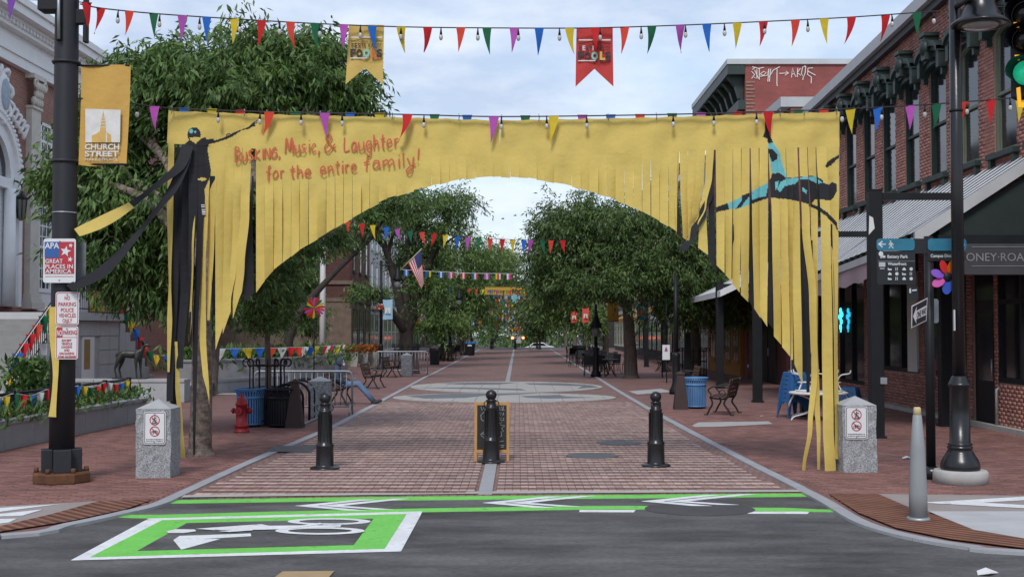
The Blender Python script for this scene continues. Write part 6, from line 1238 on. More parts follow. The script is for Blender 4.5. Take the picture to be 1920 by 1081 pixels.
# arched doorway with carved surround
ay, az, ra = 41.2, 7.2, 2.35; ar = MB(); n = 20
for r0, r1, x_ in ((ra, ra - 0.28, 0.34), (ra - 0.28, ra - 0.75, 0.22)):
    A = [(math.cos(math.pi * i / n), math.sin(math.pi * i / n)) for i in range(n + 1)]
    for (c0_, s0), (c1, s1) in zip(A, A[1:]): ar.add([(CX + x_, ay + r1 * c0_, az + r1 * s0), (CX + x_, ay + r0 * c0_, az + r0 * s0), (CX + x_, ay + r0 * c1, az + r0 * s1), (CX + x_, ay + r1 * c1, az + r1 * s1), (CX, ay + r0 * c0_, az + r0 * s0), (CX, ay + r0 * c1, az + r0 * s1), (CX, ay + r1 * c0_, az + r1 * s0), (CX, ay + r1 * c1, az + r1 * s1)], [(0, 1, 2, 3), (1, 4, 5, 2), (0, 3, 7, 6)])
    for s_ in (-1, 1): ar.b2((CX + x_, ay + s_ * r1, 2.8), (CX, ay + s_ * r0, az))
ar.build('door_arch', CHW, ch)
for i in range(38): a = math.pi * i / 37; MB().ell((CX + 0.36, ay + (ra - 0.05) * math.cos(a), az + (ra - 0.05) * math.sin(a)), (0.05, 0.07, 0.07), 6, 5).build('bead', CHW, ch)
MB().b2((CX + 0.05, ay - 1.6, 2.8), (CX - 0.02, ay + 1.6, 7.2)).build('door_leaf', CHW, ch); MB().b2((CX + 0.06, ay - 1.5, 7.0), (CX + 0.051, ay + 1.5, 8.6)).build('fanlight', GLASSD, ch); MB().b2((CX + 0.3, ay - 1.75, 6.9), (CX, ay + 1.75, 7.25)).build('door_lintel', CHW, ch)
for s_ in (-1, 1): MB().tube([(CX + 0.3, ay + s_ * 1.35, 2.8), (CX + 0.3, ay + s_ * 1.35, 6.9)], [0.22, 0.19], 14).build('column', CHW, ch)
crs = MB(); cz = az + ra + 0.55; crs.ell((CX + 0.2, ay + 0.8, cz), (0.16, 0.58, 0.85), 14, 10)
for s_ in (0, 1, 2, 3, 4): crs.tube(smooth([(CX + 0.2, ay + 1.3 + 0.3 * s_, cz - 0.1 - 0.2 * s_), (CX + 0.32, ay + 1.55 + 0.3 * s_, cz - 0.3 - 0.12 * s_), (CX + 0.2, ay + 1.45 + 0.3 * s_, cz - 0.6 - 0.16 * s_), (CX + 0.26, ay + 1.3 + 0.3 * s_, cz - 0.45 - 0.15 * s_)], 4), 0.07, 6)
for s_ in range(7): a = s_ * 0.9; crs.tube([(CX + 0.22 + 0.06 * math.sin(t), ay + 0.8 + (0.62 + 0.1 * math.sin(t * 1.3)) * math.cos(a + t * 0.16), cz + (0.9 + 0.1 * math.sin(t * 1.3)) * math.sin(a + t * 0.16)) for t in range(6)], 0.09, 6)
crs.build('carved_cartouche', CHW, ch); MB().ell((CX + 0.34, ay + 0.8, cz), (0.05, 0.36, 0.55), 14, 10).build('shield', M('shield_blue', (0.35, 0.42, 0.5), 0.6), ch)
ln = P(7, 385, 41.0); lant = thing('wall_lantern', 'black iron lantern hanging beside the white arched doorway', 'lantern', tuple(ln)); lx = CX + 0.55; ly = 42.9; lz = P(7, 385, 42.0).z
MB().lathe([(0.05, 0.62), (0.07, 0.5), (0.22, 0.36), (0.24, 0.33), (0.20, 0.30)], (lx, ly, lz), 8, 0, False).build('roof', BLACK, lant); MB().lathe([(0.19, 0.30), (0.13, -0.35), (0.05, -0.45)], (lx, ly, lz), 8, 0, False).build('glass', M('lantern_glass', (0.16, 0.15, 0.13), 0.2), lant)
for a in range(6): MB().tube([(lx + 0.205 * math.cos(a * 1.047), ly + 0.205 * math.sin(a * 1.047), lz + 0.31), (lx + 0.14 * math.cos(a * 1.047), ly + 0.14 * math.sin(a * 1.047), lz - 0.37)], 0.018, 6).build('rib', BLACK, lant)
MB().tube(smooth([(CX, ly, lz + 0.75), (CX + 0.3, ly, lz + 0.95), (lx, ly, lz + 0.8), (lx, ly, lz + 0.6)], 5), 0.03, 6).build('bracket', BLACK, lant)
# terrace and steps
TX = -13.0; ter = thing('stone_terrace', 'pale granite terrace with basement door and side steps before civic building', 'terrace', (TX - 2, 37.5, 0))
GW = M('pale_granite', (0.46, 0.465, 0.47), 0.8, 0.1, 2.5, 0.1, 60, fine=(60, 0.06))
MB().b2((CX, 35.5, 0), (TX - 0.06, 39.9, 2.38)).build('core', GW, ter)
for r_ in range(5):
    for i in range(5):
        a = 35.5 + i * 0.88 + (0 if r_ % 2 else 0.02); b = a + 0.86
        if r_ < 4 and 36.25 < (a + b) / 2 < 38.1: continue
        MB().b2((TX, a, r_ * 0.45 + 0.006), (TX - 0.06, b, r_ * 0.45 + 0.44)).build('facing_stone', GW, ter)
MB().b2((TX + 0.14, 35.4, 2.27), (TX - 5, 40.0, 2.5)).build('cap_course', GW, ter)
bd = MB().b2((TX - 0.02, 36.7, 0.02), (TX - 0.06, 37.7, 1.78)).build('door', CHW, ter); MB().b2((TX - 0.012, 36.8, 0.8), (TX - 0.02, 37.3, 1.7)).build('pane', M('warm_window', (0.35, 0.22, 0.08), 0.5), bd)
for i in range(14): MB().b2((CX, 35.5 - i * 0.27, 0), (TX - 0.1, 35.5 - (i + 1) * 0.27, 2.30 - i * 0.165)).build('step', CHS if False else M('step_stone', (0.24, 0.24, 0.235), 0.85, 0.15, 2), ter)
for i in range(7): MB().b2((TX - 0.42, 35.4 - i * 0.54, 0), (TX + 0.02, 35.4 - (i + 1) * 0.54 + 0.01, 2.2 - i * 0.30)).build('cheek_stone', GW, ter); MB().b2((TX - 0.42, 40.0 + i * 0.54, 0), (TX + 0.02, 40.0 + (i + 1) * 0.54 - 0.01, 2.2 - i * 0.30)).build('cheek_stone', GW, ter)
def railing(label, pts, h, bars, balls=False):
    root = thing('iron_railing', label, 'railing', tuple(pts[0])); up = Vector((0, 0, h))
    MB().tube([p + up for p in pts], 0.03, 8).build('handrail', BLACK, root); MB().tube([p + Vector((0, 0, 0.12)) for p in pts], 0.018, 6).build('lower_rail', BLACK, root)
    n = 0
    for a, b in zip(pts, pts[1:]):
        m_ = max(2, int((b - a).length / bars))
        for i in range(m_ + 1): p = a.lerp(b, i / m_); MB().tube([p, p + up], 0.012, 5).build('baluster', BLACK, root)
    return root
ru = [Vector((TX - 0.2, 35.45, 2.3)), Vector((TX - 0.2, 31.9, 0.25))]; railing('black iron stair railing draped with bunting near the black pole', ru, 0.92, 0.16)
rv = [Vector((TX - 0.2, 39.95, 2.3)), Vector((TX - 0.2, 43.6, 0.3))]; railing('black iron stair railing draped with bunting behind the deer statue', rv, 0.92, 0.16)
railing('black iron railing along the top of the granite terrace', [Vector((TX + 0.02, 35.5, 2.5)), Vector((TX + 0.02, 39.9, 2.5))], 0.85, 0.16)
def drape(label, pts3, ks, w_, h_):
    root = thing('bunting_string', label, 'bunting', tuple(pts3[0])); q = smooth(pts3, 8); MB().tube(q, 0.012, 6).build('cord', SIGNW, root)
    L = [0]
    for a, b in zip(q, q[1:]): L.append(L[-1] + (b - a).length)
    for i, k_ in enumerate(ks):
        s_ = L[-1] * (i + 0.5) / len(ks); j = max(m_ for m_ in range(len(L)) if L[m_] <= s_); p = q[j].lerp(q[min(j + 1, len(q) - 1)], (s_ - L[j]) / max(1e-6, (L[min(j + 1, len(L) - 1)] - L[j]))); flag_mesh(p + Vector((0.03, -0.03, 0)), w_, h_, rnd.gauss(0, 0.15), rnd.gauss(0, 0.2)).build('flag', FC[KEY[k_]], root)
drape('bunting wound down the stair railing beside the black pole', [p + Vector((0.06, 0, 0.95)) for p in ru] + [Vector((TX + 0.2, 31.2, 0.9))], 'wbygorrbby', 0.3, 0.5); drape('bunting wound down the stair railing behind the deer statue', [p + Vector((0.06, 0, 0.95)) for p in rv] + [Vector((TX + 0.3, 45.0, 1.1))], 'rogybrogyb', 0.28, 0.45)
ps = MB().prism([Vector((TX + 0.10, 37.1, 2.55)), Vector((TX + 0.10, 38.3, 2.55)), Vector((TX + 0.10, 38.3, 3.5)), Vector((TX + 0.10, 37.1, 3.5))][::-1], (-0.01, 0, 0)).build('poster', M('poster_gold', (0.5, 0.33, 0.06), 0.6, 0.5, 3)); tag(ps, 'gold painted cloth hung on the terrace railing', 'poster')
# ================================================================ trees
BARK = M('bark', (0.125, 0.10, 0.083), 0.9, 0.45, 5, 0.9, 25, stretch=(3, 3, 0.6), fine=(18, 0.3)); BARKP = M('bark_patchy', (0.16, 0.125, 0.10), 0.9, 0.5, 7, 0.8, 25, fine=(14, 0.35))
BARKD = M('bark_dark', (0.045, 0.037, 0.032), 0.9, 0.4, 5, 0.8, 25)
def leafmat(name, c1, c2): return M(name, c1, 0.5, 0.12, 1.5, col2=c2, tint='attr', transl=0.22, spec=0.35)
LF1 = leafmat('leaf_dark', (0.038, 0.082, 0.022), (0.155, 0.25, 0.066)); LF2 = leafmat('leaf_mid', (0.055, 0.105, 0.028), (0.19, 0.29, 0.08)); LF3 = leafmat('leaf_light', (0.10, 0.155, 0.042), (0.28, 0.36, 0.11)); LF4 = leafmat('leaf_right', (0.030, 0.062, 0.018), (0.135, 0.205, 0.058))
def leaves(lobes, n, per, L, droop, clip=None, twig=0.5):
    """lobes: (centre, radii, weight). Clumps near the lobe surface, each a drooping spray of narrow leaves"""
    wts = np.array([l[2] for l in lobes], float); wts /= wts.sum(); cnt = nr.multinomial(n, wts); Vs = []; T = []
    for (c, r_, _), m in zip(lobes, cnt):
        d = nr.normal(size=(m, 3)); d /= np.linalg.norm(d, axis=1)[:, None]
        rad = nr.random(m) ** 0.42 * nr.normal(1.0, 0.09, m)
        bump = 1 + 0.24 * np.sin(d[:, 0] * 5 + c[0]) * np.sin(d[:, 1] * 4 + c[1]) + 0.18 * np.sin(d[:, 2] * 7 + d[:, 0] * 6 + c[2])
        cen = np.array(c) + d * np.array(r_) * (rad * bump)[:, None]
        kk = 5.5 / max(0.8, (r_[0] + r_[1] + r_[2]) / 3); hole = np.sin(cen[:, 0] * kk + c[0]) + np.sin(cen[:, 1] * kk * 1.1 + c[2]) + np.sin(cen[:, 2] * kk * 1.35 + c[1]) > -0.75
        cen = cen[hole]; d = d[hole]
        if clip is not None: k = clip(cen); cen = cen[k]; d = d[k]
        m = len(cen)
        tw = d * [1, 1, 0.5] + nr.normal(0, 0.45, (m, 3)); tw[:, 2] -= droop * 0.4; tw /= np.linalg.norm(tw, axis=1)[:, None]
        ct = np.clip(nr.normal(0.42, 0.2, m) + 0.18 * d[:, 2], 0, 1)  # paler towards lobe tops: light from above put into the leaf colour
        s_ = (np.arange(per) + 0.5) / per
        base = cen[:, None, :] + tw[:, None, :] * (s_[None, :, None] - 0.3) * twig + nr.normal(0, twig * 0.13, (m, per, 3))
        dr = tw[:, None, :] * 0.6 + nr.normal(0, 0.55, (m, per, 3)); dr[:, :, 2] -= droop; dr /= np.linalg.norm(dr, axis=2)[:, :, None]
        sd = np.cross(dr, nr.normal(size=(m, per, 3))); sd /= np.linalg.norm(sd, axis=2)[:, :, None]
        ln = L * nr.uniform(0.7, 1.25, (m, per, 1)); wd = ln * 0.135
        q = np.stack([base, base + dr * ln * 0.45 + sd * wd, base + dr * ln + np.array([0, 0, -0.08]) * ln, base + dr * ln * 0.45 - sd * wd], 2)
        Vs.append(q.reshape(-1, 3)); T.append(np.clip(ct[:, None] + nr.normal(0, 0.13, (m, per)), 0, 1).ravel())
    V = np.concatenate(Vs); return V, np.concatenate(T)
def tree(label, base, trunk, lobes, n, per, L, mat, bark=BARK, droop=0.7, clip=None, group=None, branches=26, twig=0.5, name='street_tree', br=0.05, limbs=True):
    root = thing(name, label, 'tree', tuple(base), 0, group); rn = random.Random(int(abs(base[0]) * 100 + base[1] * 7))
    pts = [Vector(p[0]) for p in trunk]; rad = [p[1] for p in trunk]
    tk = MB(); sp = smooth(pts, 5); rr = [rad[min(int(i / 5), len(rad) - 1)] + (rad[min(int(i / 5) + 1, len(rad) - 1)] - rad[min(int(i / 5), len(rad) - 1)]) * (i % 5) / 5 for i in range(len(sp))]
    tk.tube(sp, rr, 14); tk.tube([pts[0] - Vector((0, 0, 0.05)), pts[0] + Vector((0, 0, 0.12))], [rad[0] * 1.35, rad[0] * 1.02], 14, caps=False); tk.build('trunk', bark, root)
    top = pts[-1]; mb = MB()
    for c, r_, w_ in (lobes if limbs else []):
        c = Vector(c); mid = top.lerp(c, 0.5) + Vector((rn.uniform(-.2, .2), rn.uniform(-.2, .2), 0.25 * (c - top).length * 0.3)); mb.tube(smooth([pts[-2].lerp(top, 0.6), mid, c], 4), [rad[-1] * (0.95 - 0.09 * i) for i in range(9)], 8)
        for k_ in range(max(2, branches // len(lobes))):
            a = Vector((rn.gauss(0, 1), rn.gauss(0, 1), rn.gauss(0.2, 0.8))).normalized(); e = c + Vector((a.x * r_[0], a.y * r_[1], a.z * r_[2])) * 0.85
            if clip is not None and not clip(np.array([tuple(e)]))[0]: continue
            s0 = mid.lerp(c, rn.uniform(0.1, 1.0)); mb.tube(smooth([s0, s0.lerp(e, 0.5) + Vector((0, 0, 0.12)), e], 3), [rad[-1] * br * 8 * (1 - i / 7.5) for i in range(7)], 6)
    if mb.v: mb.build('limbs', bark, root)
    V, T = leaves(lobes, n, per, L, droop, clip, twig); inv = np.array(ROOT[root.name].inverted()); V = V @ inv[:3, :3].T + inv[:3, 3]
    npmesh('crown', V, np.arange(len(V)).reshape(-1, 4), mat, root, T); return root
def lobe(px, py, Y, rx, ry, dep=None, w_=None): c = P(px, py, Y); k = Y / FPX; a, b = rx * k, ry * k; d = dep or (a + b) / 2; return (tuple(c), (a, d, b), w_ or (a * b + a * d + b * d))
tb = G(375, 853)
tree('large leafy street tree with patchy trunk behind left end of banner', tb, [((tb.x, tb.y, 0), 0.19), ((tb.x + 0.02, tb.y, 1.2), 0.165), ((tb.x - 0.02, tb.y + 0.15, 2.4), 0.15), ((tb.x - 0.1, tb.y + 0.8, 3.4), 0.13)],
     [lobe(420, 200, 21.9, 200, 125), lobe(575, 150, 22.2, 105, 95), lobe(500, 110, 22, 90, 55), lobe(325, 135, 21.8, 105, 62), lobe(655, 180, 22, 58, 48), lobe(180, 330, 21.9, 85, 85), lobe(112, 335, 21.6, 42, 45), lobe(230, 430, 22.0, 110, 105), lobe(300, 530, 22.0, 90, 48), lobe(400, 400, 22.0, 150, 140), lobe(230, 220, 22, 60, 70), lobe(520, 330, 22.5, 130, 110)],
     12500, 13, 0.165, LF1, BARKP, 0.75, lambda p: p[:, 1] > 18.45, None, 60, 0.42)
tb = G(500, 797)
tree('thin young tree with pale green leaves inside black iron guard', tb, [((tb.x, tb.y, 0), 0.075), ((tb.x + 0.03, tb.y, 1.0), 0.068), ((tb.x, tb.y, 1.9), 0.055), ((tb.x + 0.04, tb.y, 2.5), 0.045)], [lobe(505, 545, 25.4, 58, 50), lobe(500, 600, 25.2, 45, 32), lobe(628, 445, 25.5, 20, 26), lobe(520, 505, 25.6, 42, 40)], 1000, 10, 0.13, LF2, BARK, 0.4, None, None, 22, 0.3)
tree('dark broad tree on lawn in front of dark red brick block', (-9.5, 38, 0), [((-9.5, 38, 0), 0.2), ((-9.4, 38, 1.5), 0.17), ((-9.3, 38, 3), 0.14)], [lobe(420, 480, 38, 100, 110), lobe(500, 430, 39, 100, 90), lobe(370, 560, 37, 70, 50), lobe(555, 520, 63, 45, 70), lobe(570, 590, 63, 45, 40)], 3200, 10, 0.24, LF1, BARK, 0.6, None, None, 30, 0.6)
tb = G(762, 690)
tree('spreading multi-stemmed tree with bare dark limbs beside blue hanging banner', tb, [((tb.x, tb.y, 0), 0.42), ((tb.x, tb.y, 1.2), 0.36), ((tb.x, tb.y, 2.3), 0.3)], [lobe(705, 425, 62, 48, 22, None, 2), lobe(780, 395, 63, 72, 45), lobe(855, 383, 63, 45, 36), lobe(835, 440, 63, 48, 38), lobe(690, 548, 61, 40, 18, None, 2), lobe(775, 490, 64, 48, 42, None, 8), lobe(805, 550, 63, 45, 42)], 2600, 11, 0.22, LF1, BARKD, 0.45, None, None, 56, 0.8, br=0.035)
lt = P(640, 560, 45); mbx = None
tree('leaning tree with long dark limb reaching over the flagpole', (-9.0, 47, 0), [((-9.0, 47, 0), 0.22), ((-8.6, 47, 2.2), 0.17), ((-7.2, 47, 4.0), 0.11), ((-5.3, 47, 5.8), 0.07)], [lobe(690, 400, 47, 50, 35), lobe(745, 375, 47, 70, 35), lobe(655, 455, 47, 30, 18, None, 0.6)], 700, 10, 0.19, LF1, BARKD, 0.4, None, None, 30, 0.6)
for lab, X, Y, lb_, n, m_ in (('light green full tree above the purple hanging banner', -4.9, 80, [(840, 500, 80, 75, 55), (800, 555, 79, 60, 50), (880, 550, 80, 50, 45), (830, 605, 78, 60, 32), (900, 480, 82, 35, 30)], 2000, LF2), ('mid green tree behind the blue lidded bin', -4.8, 100, [(895, 540, 100, 55, 45), (880, 585, 99, 45, 35), (925, 500, 101, 40, 35)], 1300, LF2),
    ('pale feathery tree rising far down middle of the mall', -5.2, 118, [(935, 490, 120, 48, 32), (925, 560, 118, 35, 40), (945, 525, 120, 30, 40)], 1100, LF3), ('dark tree near far end of left row', -5.6, 135, [(918, 590, 135, 32, 35), (935, 570, 135, 22, 30)], 700, LF1)):
    c = Vector((X, Y, 0)); tree(lab, c, [((X, Y, 0), 0.22), ((X, Y, 1.6), 0.18), ((X, Y, 3.0), 0.14)], [lobe(*q) for q in lb_], int(n * 1.5), 11, 0.28, m_, BARK, 0.5, None, None, 18, 0.9)
tb = G(1183, 708)
tree('big dark tree with straight trunk leaning over the right side of lane', tb, [((tb.x, tb.y, 0), 0.30), ((tb.x - 0.03, tb.y, 1.2), 0.26), ((tb.x - 0.1, tb.y, 2.4), 0.22), ((tb.x - 0.2, tb.y, 3.3), 0.18)], [lobe(1180, 440, 49, 130, 75), lobe(1090, 480, 49.5, 95, 75), lobe(1075, 410, 49, 62, 52), lobe(1250, 500, 48.5, 105, 80), lobe(1140, 525, 48, 80, 38), lobe(1035, 520, 50, 55, 50), lobe(1020, 435, 50, 28, 28), lobe(1010, 475, 50, 30, 28)], 8200, 12, 0.185, LF4, BARK, 0.6, None, None, 44, 0.62)
tb = G(1302, 708)
tree('twin-stemmed dark tree standing behind the right blue bin', tb, [((tb.x, tb.y, 0), 0.27), ((tb.x + 0.05, tb.y, 1.5), 0.23), ((tb.x - 0.15, tb.y, 3.0), 0.19)], [lobe(1310, 530, 50, 90, 62), lobe(1360, 560, 49, 55, 55), lobe(1290, 570, 49, 60, 38), lobe(1330, 450, 50, 70, 60)], 3600, 12, 0.185, LF4, BARK, 0.6, None, None, 30, 0.62)
for lab, X, Y, lb_, n, m_ in (('bright green tree behind the far festival pennant on the right', 5.0, 70, [(1085, 575, 70, 40, 32), (1050, 560, 70, 55, 42), (1110, 600, 69, 30, 25), (1060, 510, 71, 50, 40)], 1500, LF2), ('dark tree behind stacked patio chairs far down the right', 5.0, 88, [(1030, 560, 88, 55, 50), (1010, 600, 87, 38, 28), (1045, 500, 89, 45, 40)], 1500, LF4), ('far dark tree on right before the crossing', 5.2, 112, [(1000, 555, 112, 38, 42), (1010, 600, 110, 28, 28)], 900, LF4), ('farthest green tree at right end of the mall', 5.4, 138, [(992, 590, 138, 25, 30), (1000, 560, 138, 22, 30)], 600, LF2)):
    c = Vector((X, Y, 0)); tree(lab, c, [((X, Y, 0), 0.2), ((X, Y, 1.5), 0.17), ((X, Y, 2.8), 0.13)], [lobe(*q) for q in lb_], int(n * 1.5), 11, 0.27, m_, BARK, 0.5, None, None, 18, 0.9)
V, T = leaves([((x, y, z), (9, 6, 7), 1) for x, y, z in ((-26, 235, 4), (-12, 250, 5), (0, 262, 3), (12, 250, 5), (27, 236, 4), (-40, 230, 5), (41, 230, 5), (-3, 240, 1), (6, 245, 2))], 2600, 9, 1.1, 0.4, None, 2.2)
o = npmesh('distant_trees', V, np.arange(len(V)).reshape(-1, 4), LF2, None, T, 'stuff'); tag(o, 'distant wooded slope beyond the end of the mall', 'trees')
# iron guards
def guard(c, label, r_=0.42, h=1.15):
    root = local(thing('tree_guard', label, 'tree guard', tuple(c)))
    for i in range(14):
        a = i * 2 * math.pi / 14; d = Vector((math.cos(a), math.sin(a), 0)); MB().tube([d * r_, d * r_ + Vector((0, 0, h))] + [d * (r_ + 0.075 - 0.075 * math.cos(t * 0.6)) + Vector((0, 0, h + 0.08 * math.sin(t * 0.6) + 0.06)) for t in range(0, 9)], 0.014, 6).build('bar', BLACK, root)
    for z in (0.12, h * 0.62, h): MB().tube([(r_ * math.cos(t * 0.314), r_ * math.sin(t * 0.314), z) for t in range(20)], 0.016, 6, closed=True).build('hoop', BLACK, root)
guard(G(500, 797), 'black iron tree guard with curled tops round the thin young tree', 0.36, 1.25); guard(G(1302, 708), 'black iron tree guard round the twin-stemmed tree', 0.5, 1.1); guard(G(762, 690), 'black iron tree guard round the multi-stemmed tree', 0.62, 1.1)
# ================================================================ planters, low walls, statue
PLN = M('plant_leaf', (0.03, 0.075, 0.018), 0.5, 0.15, 2, col2=(0.13, 0.22, 0.06), tint='attr', transl=0.2)
def wallrun(label, pts, h, th, name='granite_wall', blk=1.1, cap=0.08):
    root = thing(name, label, 'wall', tuple(pts[0])); 
    for a, b in zip(pts, pts[1:]):
        d = (b - a); L = d.length; n = max(1, round(L / blk)); u = d / L; rz = math.atan2(u.y, u.x); hh = h
        for i in range(n): c = a + u * (L * (i + 0.5) / n); MB().box((c.x, c.y, (hh - cap) / 2), (L / n - 0.012, th, hh - cap), rz).build('block', GRANITE2, root, 0.006); MB().box((c.x, c.y, hh - cap / 2 + 0.002), (L / n - 0.008, th + 0.06, cap), rz).build('cap_stone', GRANITE2, root, 0.008)
    return root
pa, pb_ = G(-140, 872), G(262, 788); pa.z = pb_.z = 0
wallrun('low grey granite planter wall behind the black pole', [pa + (pb_ - pa) * -0.3, pa, pb_], 0.50, 0.28); pe = pb_ + Vector((-4.6, 2.6, 0)); wallrun('granite planter end wall below the deer statue', [pb_ + Vector((0, 0.1, 0)), pb_ + Vector((-1.6, 4.6, 0))], 0.5, 0.28)
soil = M('soil', (0.035, 0.025, 0.018), 0.95, 0.3, 5); off_ = Vector((-2.4, 1.2, 0)); MB().prism([pa + Vector((0, 0.1, 0.4)), pb_ + Vector((-0.1, 0.2, 0.4)), pb_ + Vector((-1.7, 4.6, 0.4)), pa + Vector((-2.6, 3.6, 0.4))], (0, 0, -0.35)).build('planting_bed', soil, None, kind='structure')
def plants(label, pts, n, L, zt, spread, name='shrub', mat=PLN, cat='plant'):
    base = Vector(pts[0]); cen = np.array([tuple(p) for p in pts]); t = nr.random((n, 1)); seg = nr.integers(0, len(cen) - 1, n); c = cen[seg] + (cen[seg + 1] - cen[seg]) * t + np.c_[nr.normal(0, spread, (n, 2)), nr.random(n) ** 1.4 * zt]
    dr = np.c_[nr.normal(0, 0.5, (n, 2)), nr.uniform(0.1, 1.0, n)]; dr /= np.linalg.norm(dr, axis=1)[:, None]; sd = np.cross(dr, nr.normal(size=(n, 3))); sd /= np.linalg.norm(sd, axis=1)[:, None]; ln = L * nr.uniform(0.6, 1.3, (n, 1))
    V = np.stack([c, c + dr * ln * 0.5 + sd * ln * 0.16, c + dr * ln, c + dr * ln * 0.5 - sd * ln * 0.16], 1).reshape(-1, 3); root = thing(name, label, cat, tuple(base)); inv = np.array(ROOT[root.name].inverted()); npmesh('foliage', V @ inv[:3, :3].T + inv[:3, 3], np.arange(4 * n).reshape(-1, 4), mat, root, nr.random(n))
    st = MB()
    for i in range(10): q = c[nr.integers(0, n)]; st.tube([(q[0], q[1], base.z), (q[0] + 0.03, q[1], max(base.z + 0.1, q[2]))], 0.008, 5)
    st.build('stems', BARK, root); return root
z4 = Vector((0, 0, 0.4))
plants('low leafy flower bed plants along the planter railing', [pa + z4 + Vector((-0.2, 0.7, 0)), pb_ + z4 + Vector((-0.4, 0.5, 0))], 5200, 0.14, 0.32, 0.28); plants('tall wispy green shrub in planter left of the black pole', [P(30, 770, 23.5) * 1 + Vector((0, 0, 0)), P(75, 770, 23.8)], 1200, 0.2, 0.95, 0.18); plants('dense wispy shrub beside the stair railing foot', [P(85, 770, 24.5), P(100, 770, 24.8)], 800, 0.18, 0.85, 0.13)
r0, r1 = pa + Vector((0.0, 0.02, 0.5)), pb_ + Vector((-0.25, 0.0, 0.5)); rr_ = thing('planter_railing', 'low black railing on planter wall hung with bunting', 'railing', tuple(r0))
MB().tube([r0 + Vector((0, 0, 0.4)), r1 + Vector((0, 0, 0.4))], 0.028, 8).build('handrail', BLACK, rr_)
for i in range(7): p = r0.lerp(r1, i / 6); MB().b2(p + Vector((-0.04, -0.04, -0.02)), p + Vector((0.04, 0.04, 0.45))).build('post', BLACK, rr_)
drape('bunting looped along the low planter railing', [r0.lerp(r1, i / 12) + Vector((0.02, -0.06, 0.40 - (0.07 if i % 2 else 0))) for i in range(13)], 'ywrgrwbygrbwrbyg' 'bygorwrby', 0.13, 0.34)
fw1 = G(140, 757); fw2 = G(358, 752); fw1.y = fw2.y = 34.0; fw1 = Vector((-12.9, 34.0, 0)); fw2 = Vector(((352 - 971) / FPX * 34, 34.0, 0)); wallrun('pale granite fountain wall carrying the bronze deer', [fw1, fw2], 0.63, 0.6, blk=1.3)
wallrun('low granite ledge around fountain basin', [Vector(((352 - 971) / FPX * 34.3, 34.5, 0)), Vector(((385 - 971) / FPX * 38, 38, 0)), Vector(((475 - 971) / FPX * 41, 41, 0)), Vector(((520 - 971) / FPX * 42, 43, 0))], 0.42, 0.5)
cw_ = [Vector(((p - 971) / FPX * Y, Y, 0)) for p, Y in ((330, 42), (400, 43), (470, 44.5), (540, 46.5), (600, 50), (645, 56))]; wallrun('curved pale granite seat wall hung with bunting behind hydrant', cw_, 0.95, 0.35, blk=1.5)
drape('bunting strung above the curved granite seat wall', [p + Vector((0.05, -0.3, 1.32)) for p in cw_[1:]], 'wbybowrowbygrwrbyyg' 'wr', 0.36, 0.42); plants('green bed of low plants behind the curved granite wall', [p + Vector((-0.3, 1.0, 0.5)) for p in cw_], 4200, 0.3, 0.75, 0.4); 
rp_ = thing('bunting_rail', 'thin black rail carrying bunting above the curved granite wall', 'railing', tuple(cw_[1])); MB().tube([p + Vector((0.0, -0.1, 1.33)) for p in cw_[1:]], 0.02, 6).build('rail', BLACK, rp_)
for p in cw_[1:]: MB().tube([p + Vector((0, -0.1, 0.9)), p + Vector((0, -0.1, 1.33))], 0.02, 6).build('post', BLACK, rp_)
BRZ = M('bronze', (0.035, 0.036, 0.032), 0.4, 0.4, 5, 0.2, 25, metal=0.35)
def skin(name, verts, edges, radii, mat, parent=None, root_i=0, sub=2):
    me = bpy.data.meshes.new(name); me.from_pydata([tuple(v) for v in verts], edges, []); o = bpy.data.objects.new(name, me); COL.objects.link(o); me.materials.append(mat)
    o.modifiers.new('skin', 'SKIN').use_smooth_shade = True
    if not len(me.skin_vertices):
        bpy.context.view_layer.objects.active = o; bpy.ops.mesh.customdata_skin_add()
    for i, r_ in enumerate(radii): me.skin_vertices[0].data[i].radius = (r_, r_) if not hasattr(r_, '__len__') else r_; me.skin_vertices[0].data[i].use_root = (i == root_i)
    s_ = o.modifiers.new('sub', 'SUBSURF'); s_.levels = sub; s_.render_levels = sub
    if parent is not None: o.parent = parent
    return o
dp = P(245, 709, 34.0); dr_ = local(thing('deer_statue', 'dark bronze deer statue standing on granite fountain wall', 'statue', (dp.x, 34.0, 0.632)))
dv = [(0, 0, 0.68), (0.22, 0, 0.66), (-0.26, 0, 0.70), (0.30, 0, 0.78), (0.36, 0, 0.93), (0.47, 0, 0.93), (0.56, 0, 0.90)]; de = [(0, 1), (0, 2), (1, 3), (3, 4), (4, 5), (5, 6)]; drr = [0.125, 0.13, 0.12, 0.075, 0.055, 0.05, 0.028]
for fx, sy, fr in ((0.24, 0.07, 1), (0.16, -0.07, 1), (-0.28, 0.07, 0), (-0.36, -0.07, 0)):
    i = len(dv); top = 1 if fr else 2
    if fr: dv += [(fx, sy, 0.48), (fx + 0.01, sy, 0.24), (fx + 0.03, sy, 0.03)]; drr += [0.05, 0.026, 0.026]
    else: dv += [(fx + 0.03, sy, 0.52), (fx - 0.06, sy, 0.27), (fx - 0.01, sy, 0.03)]; drr += [0.07, 0.028, 0.026]
    de += [(top, i), (i, i + 1), (i + 1, i + 2)]
i = len(dv); dv += [(-0.38, 0, 0.70), (-0.42, 0, 0.60)]; drr += [0.03, 0.018]; de += [(2, i), (i, i + 1)]
skin('body', dv, de, drr, BRZ, dr_)
for sy in (-1, 1): MB().tube([(0.37, sy * 0.03, 0.97), (0.33, sy * 0.13, 1.04), (0.30, sy * 0.17, 1.10)], [0.02, 0.04, 0.006], 8).build('ear', BRZ, dr_)
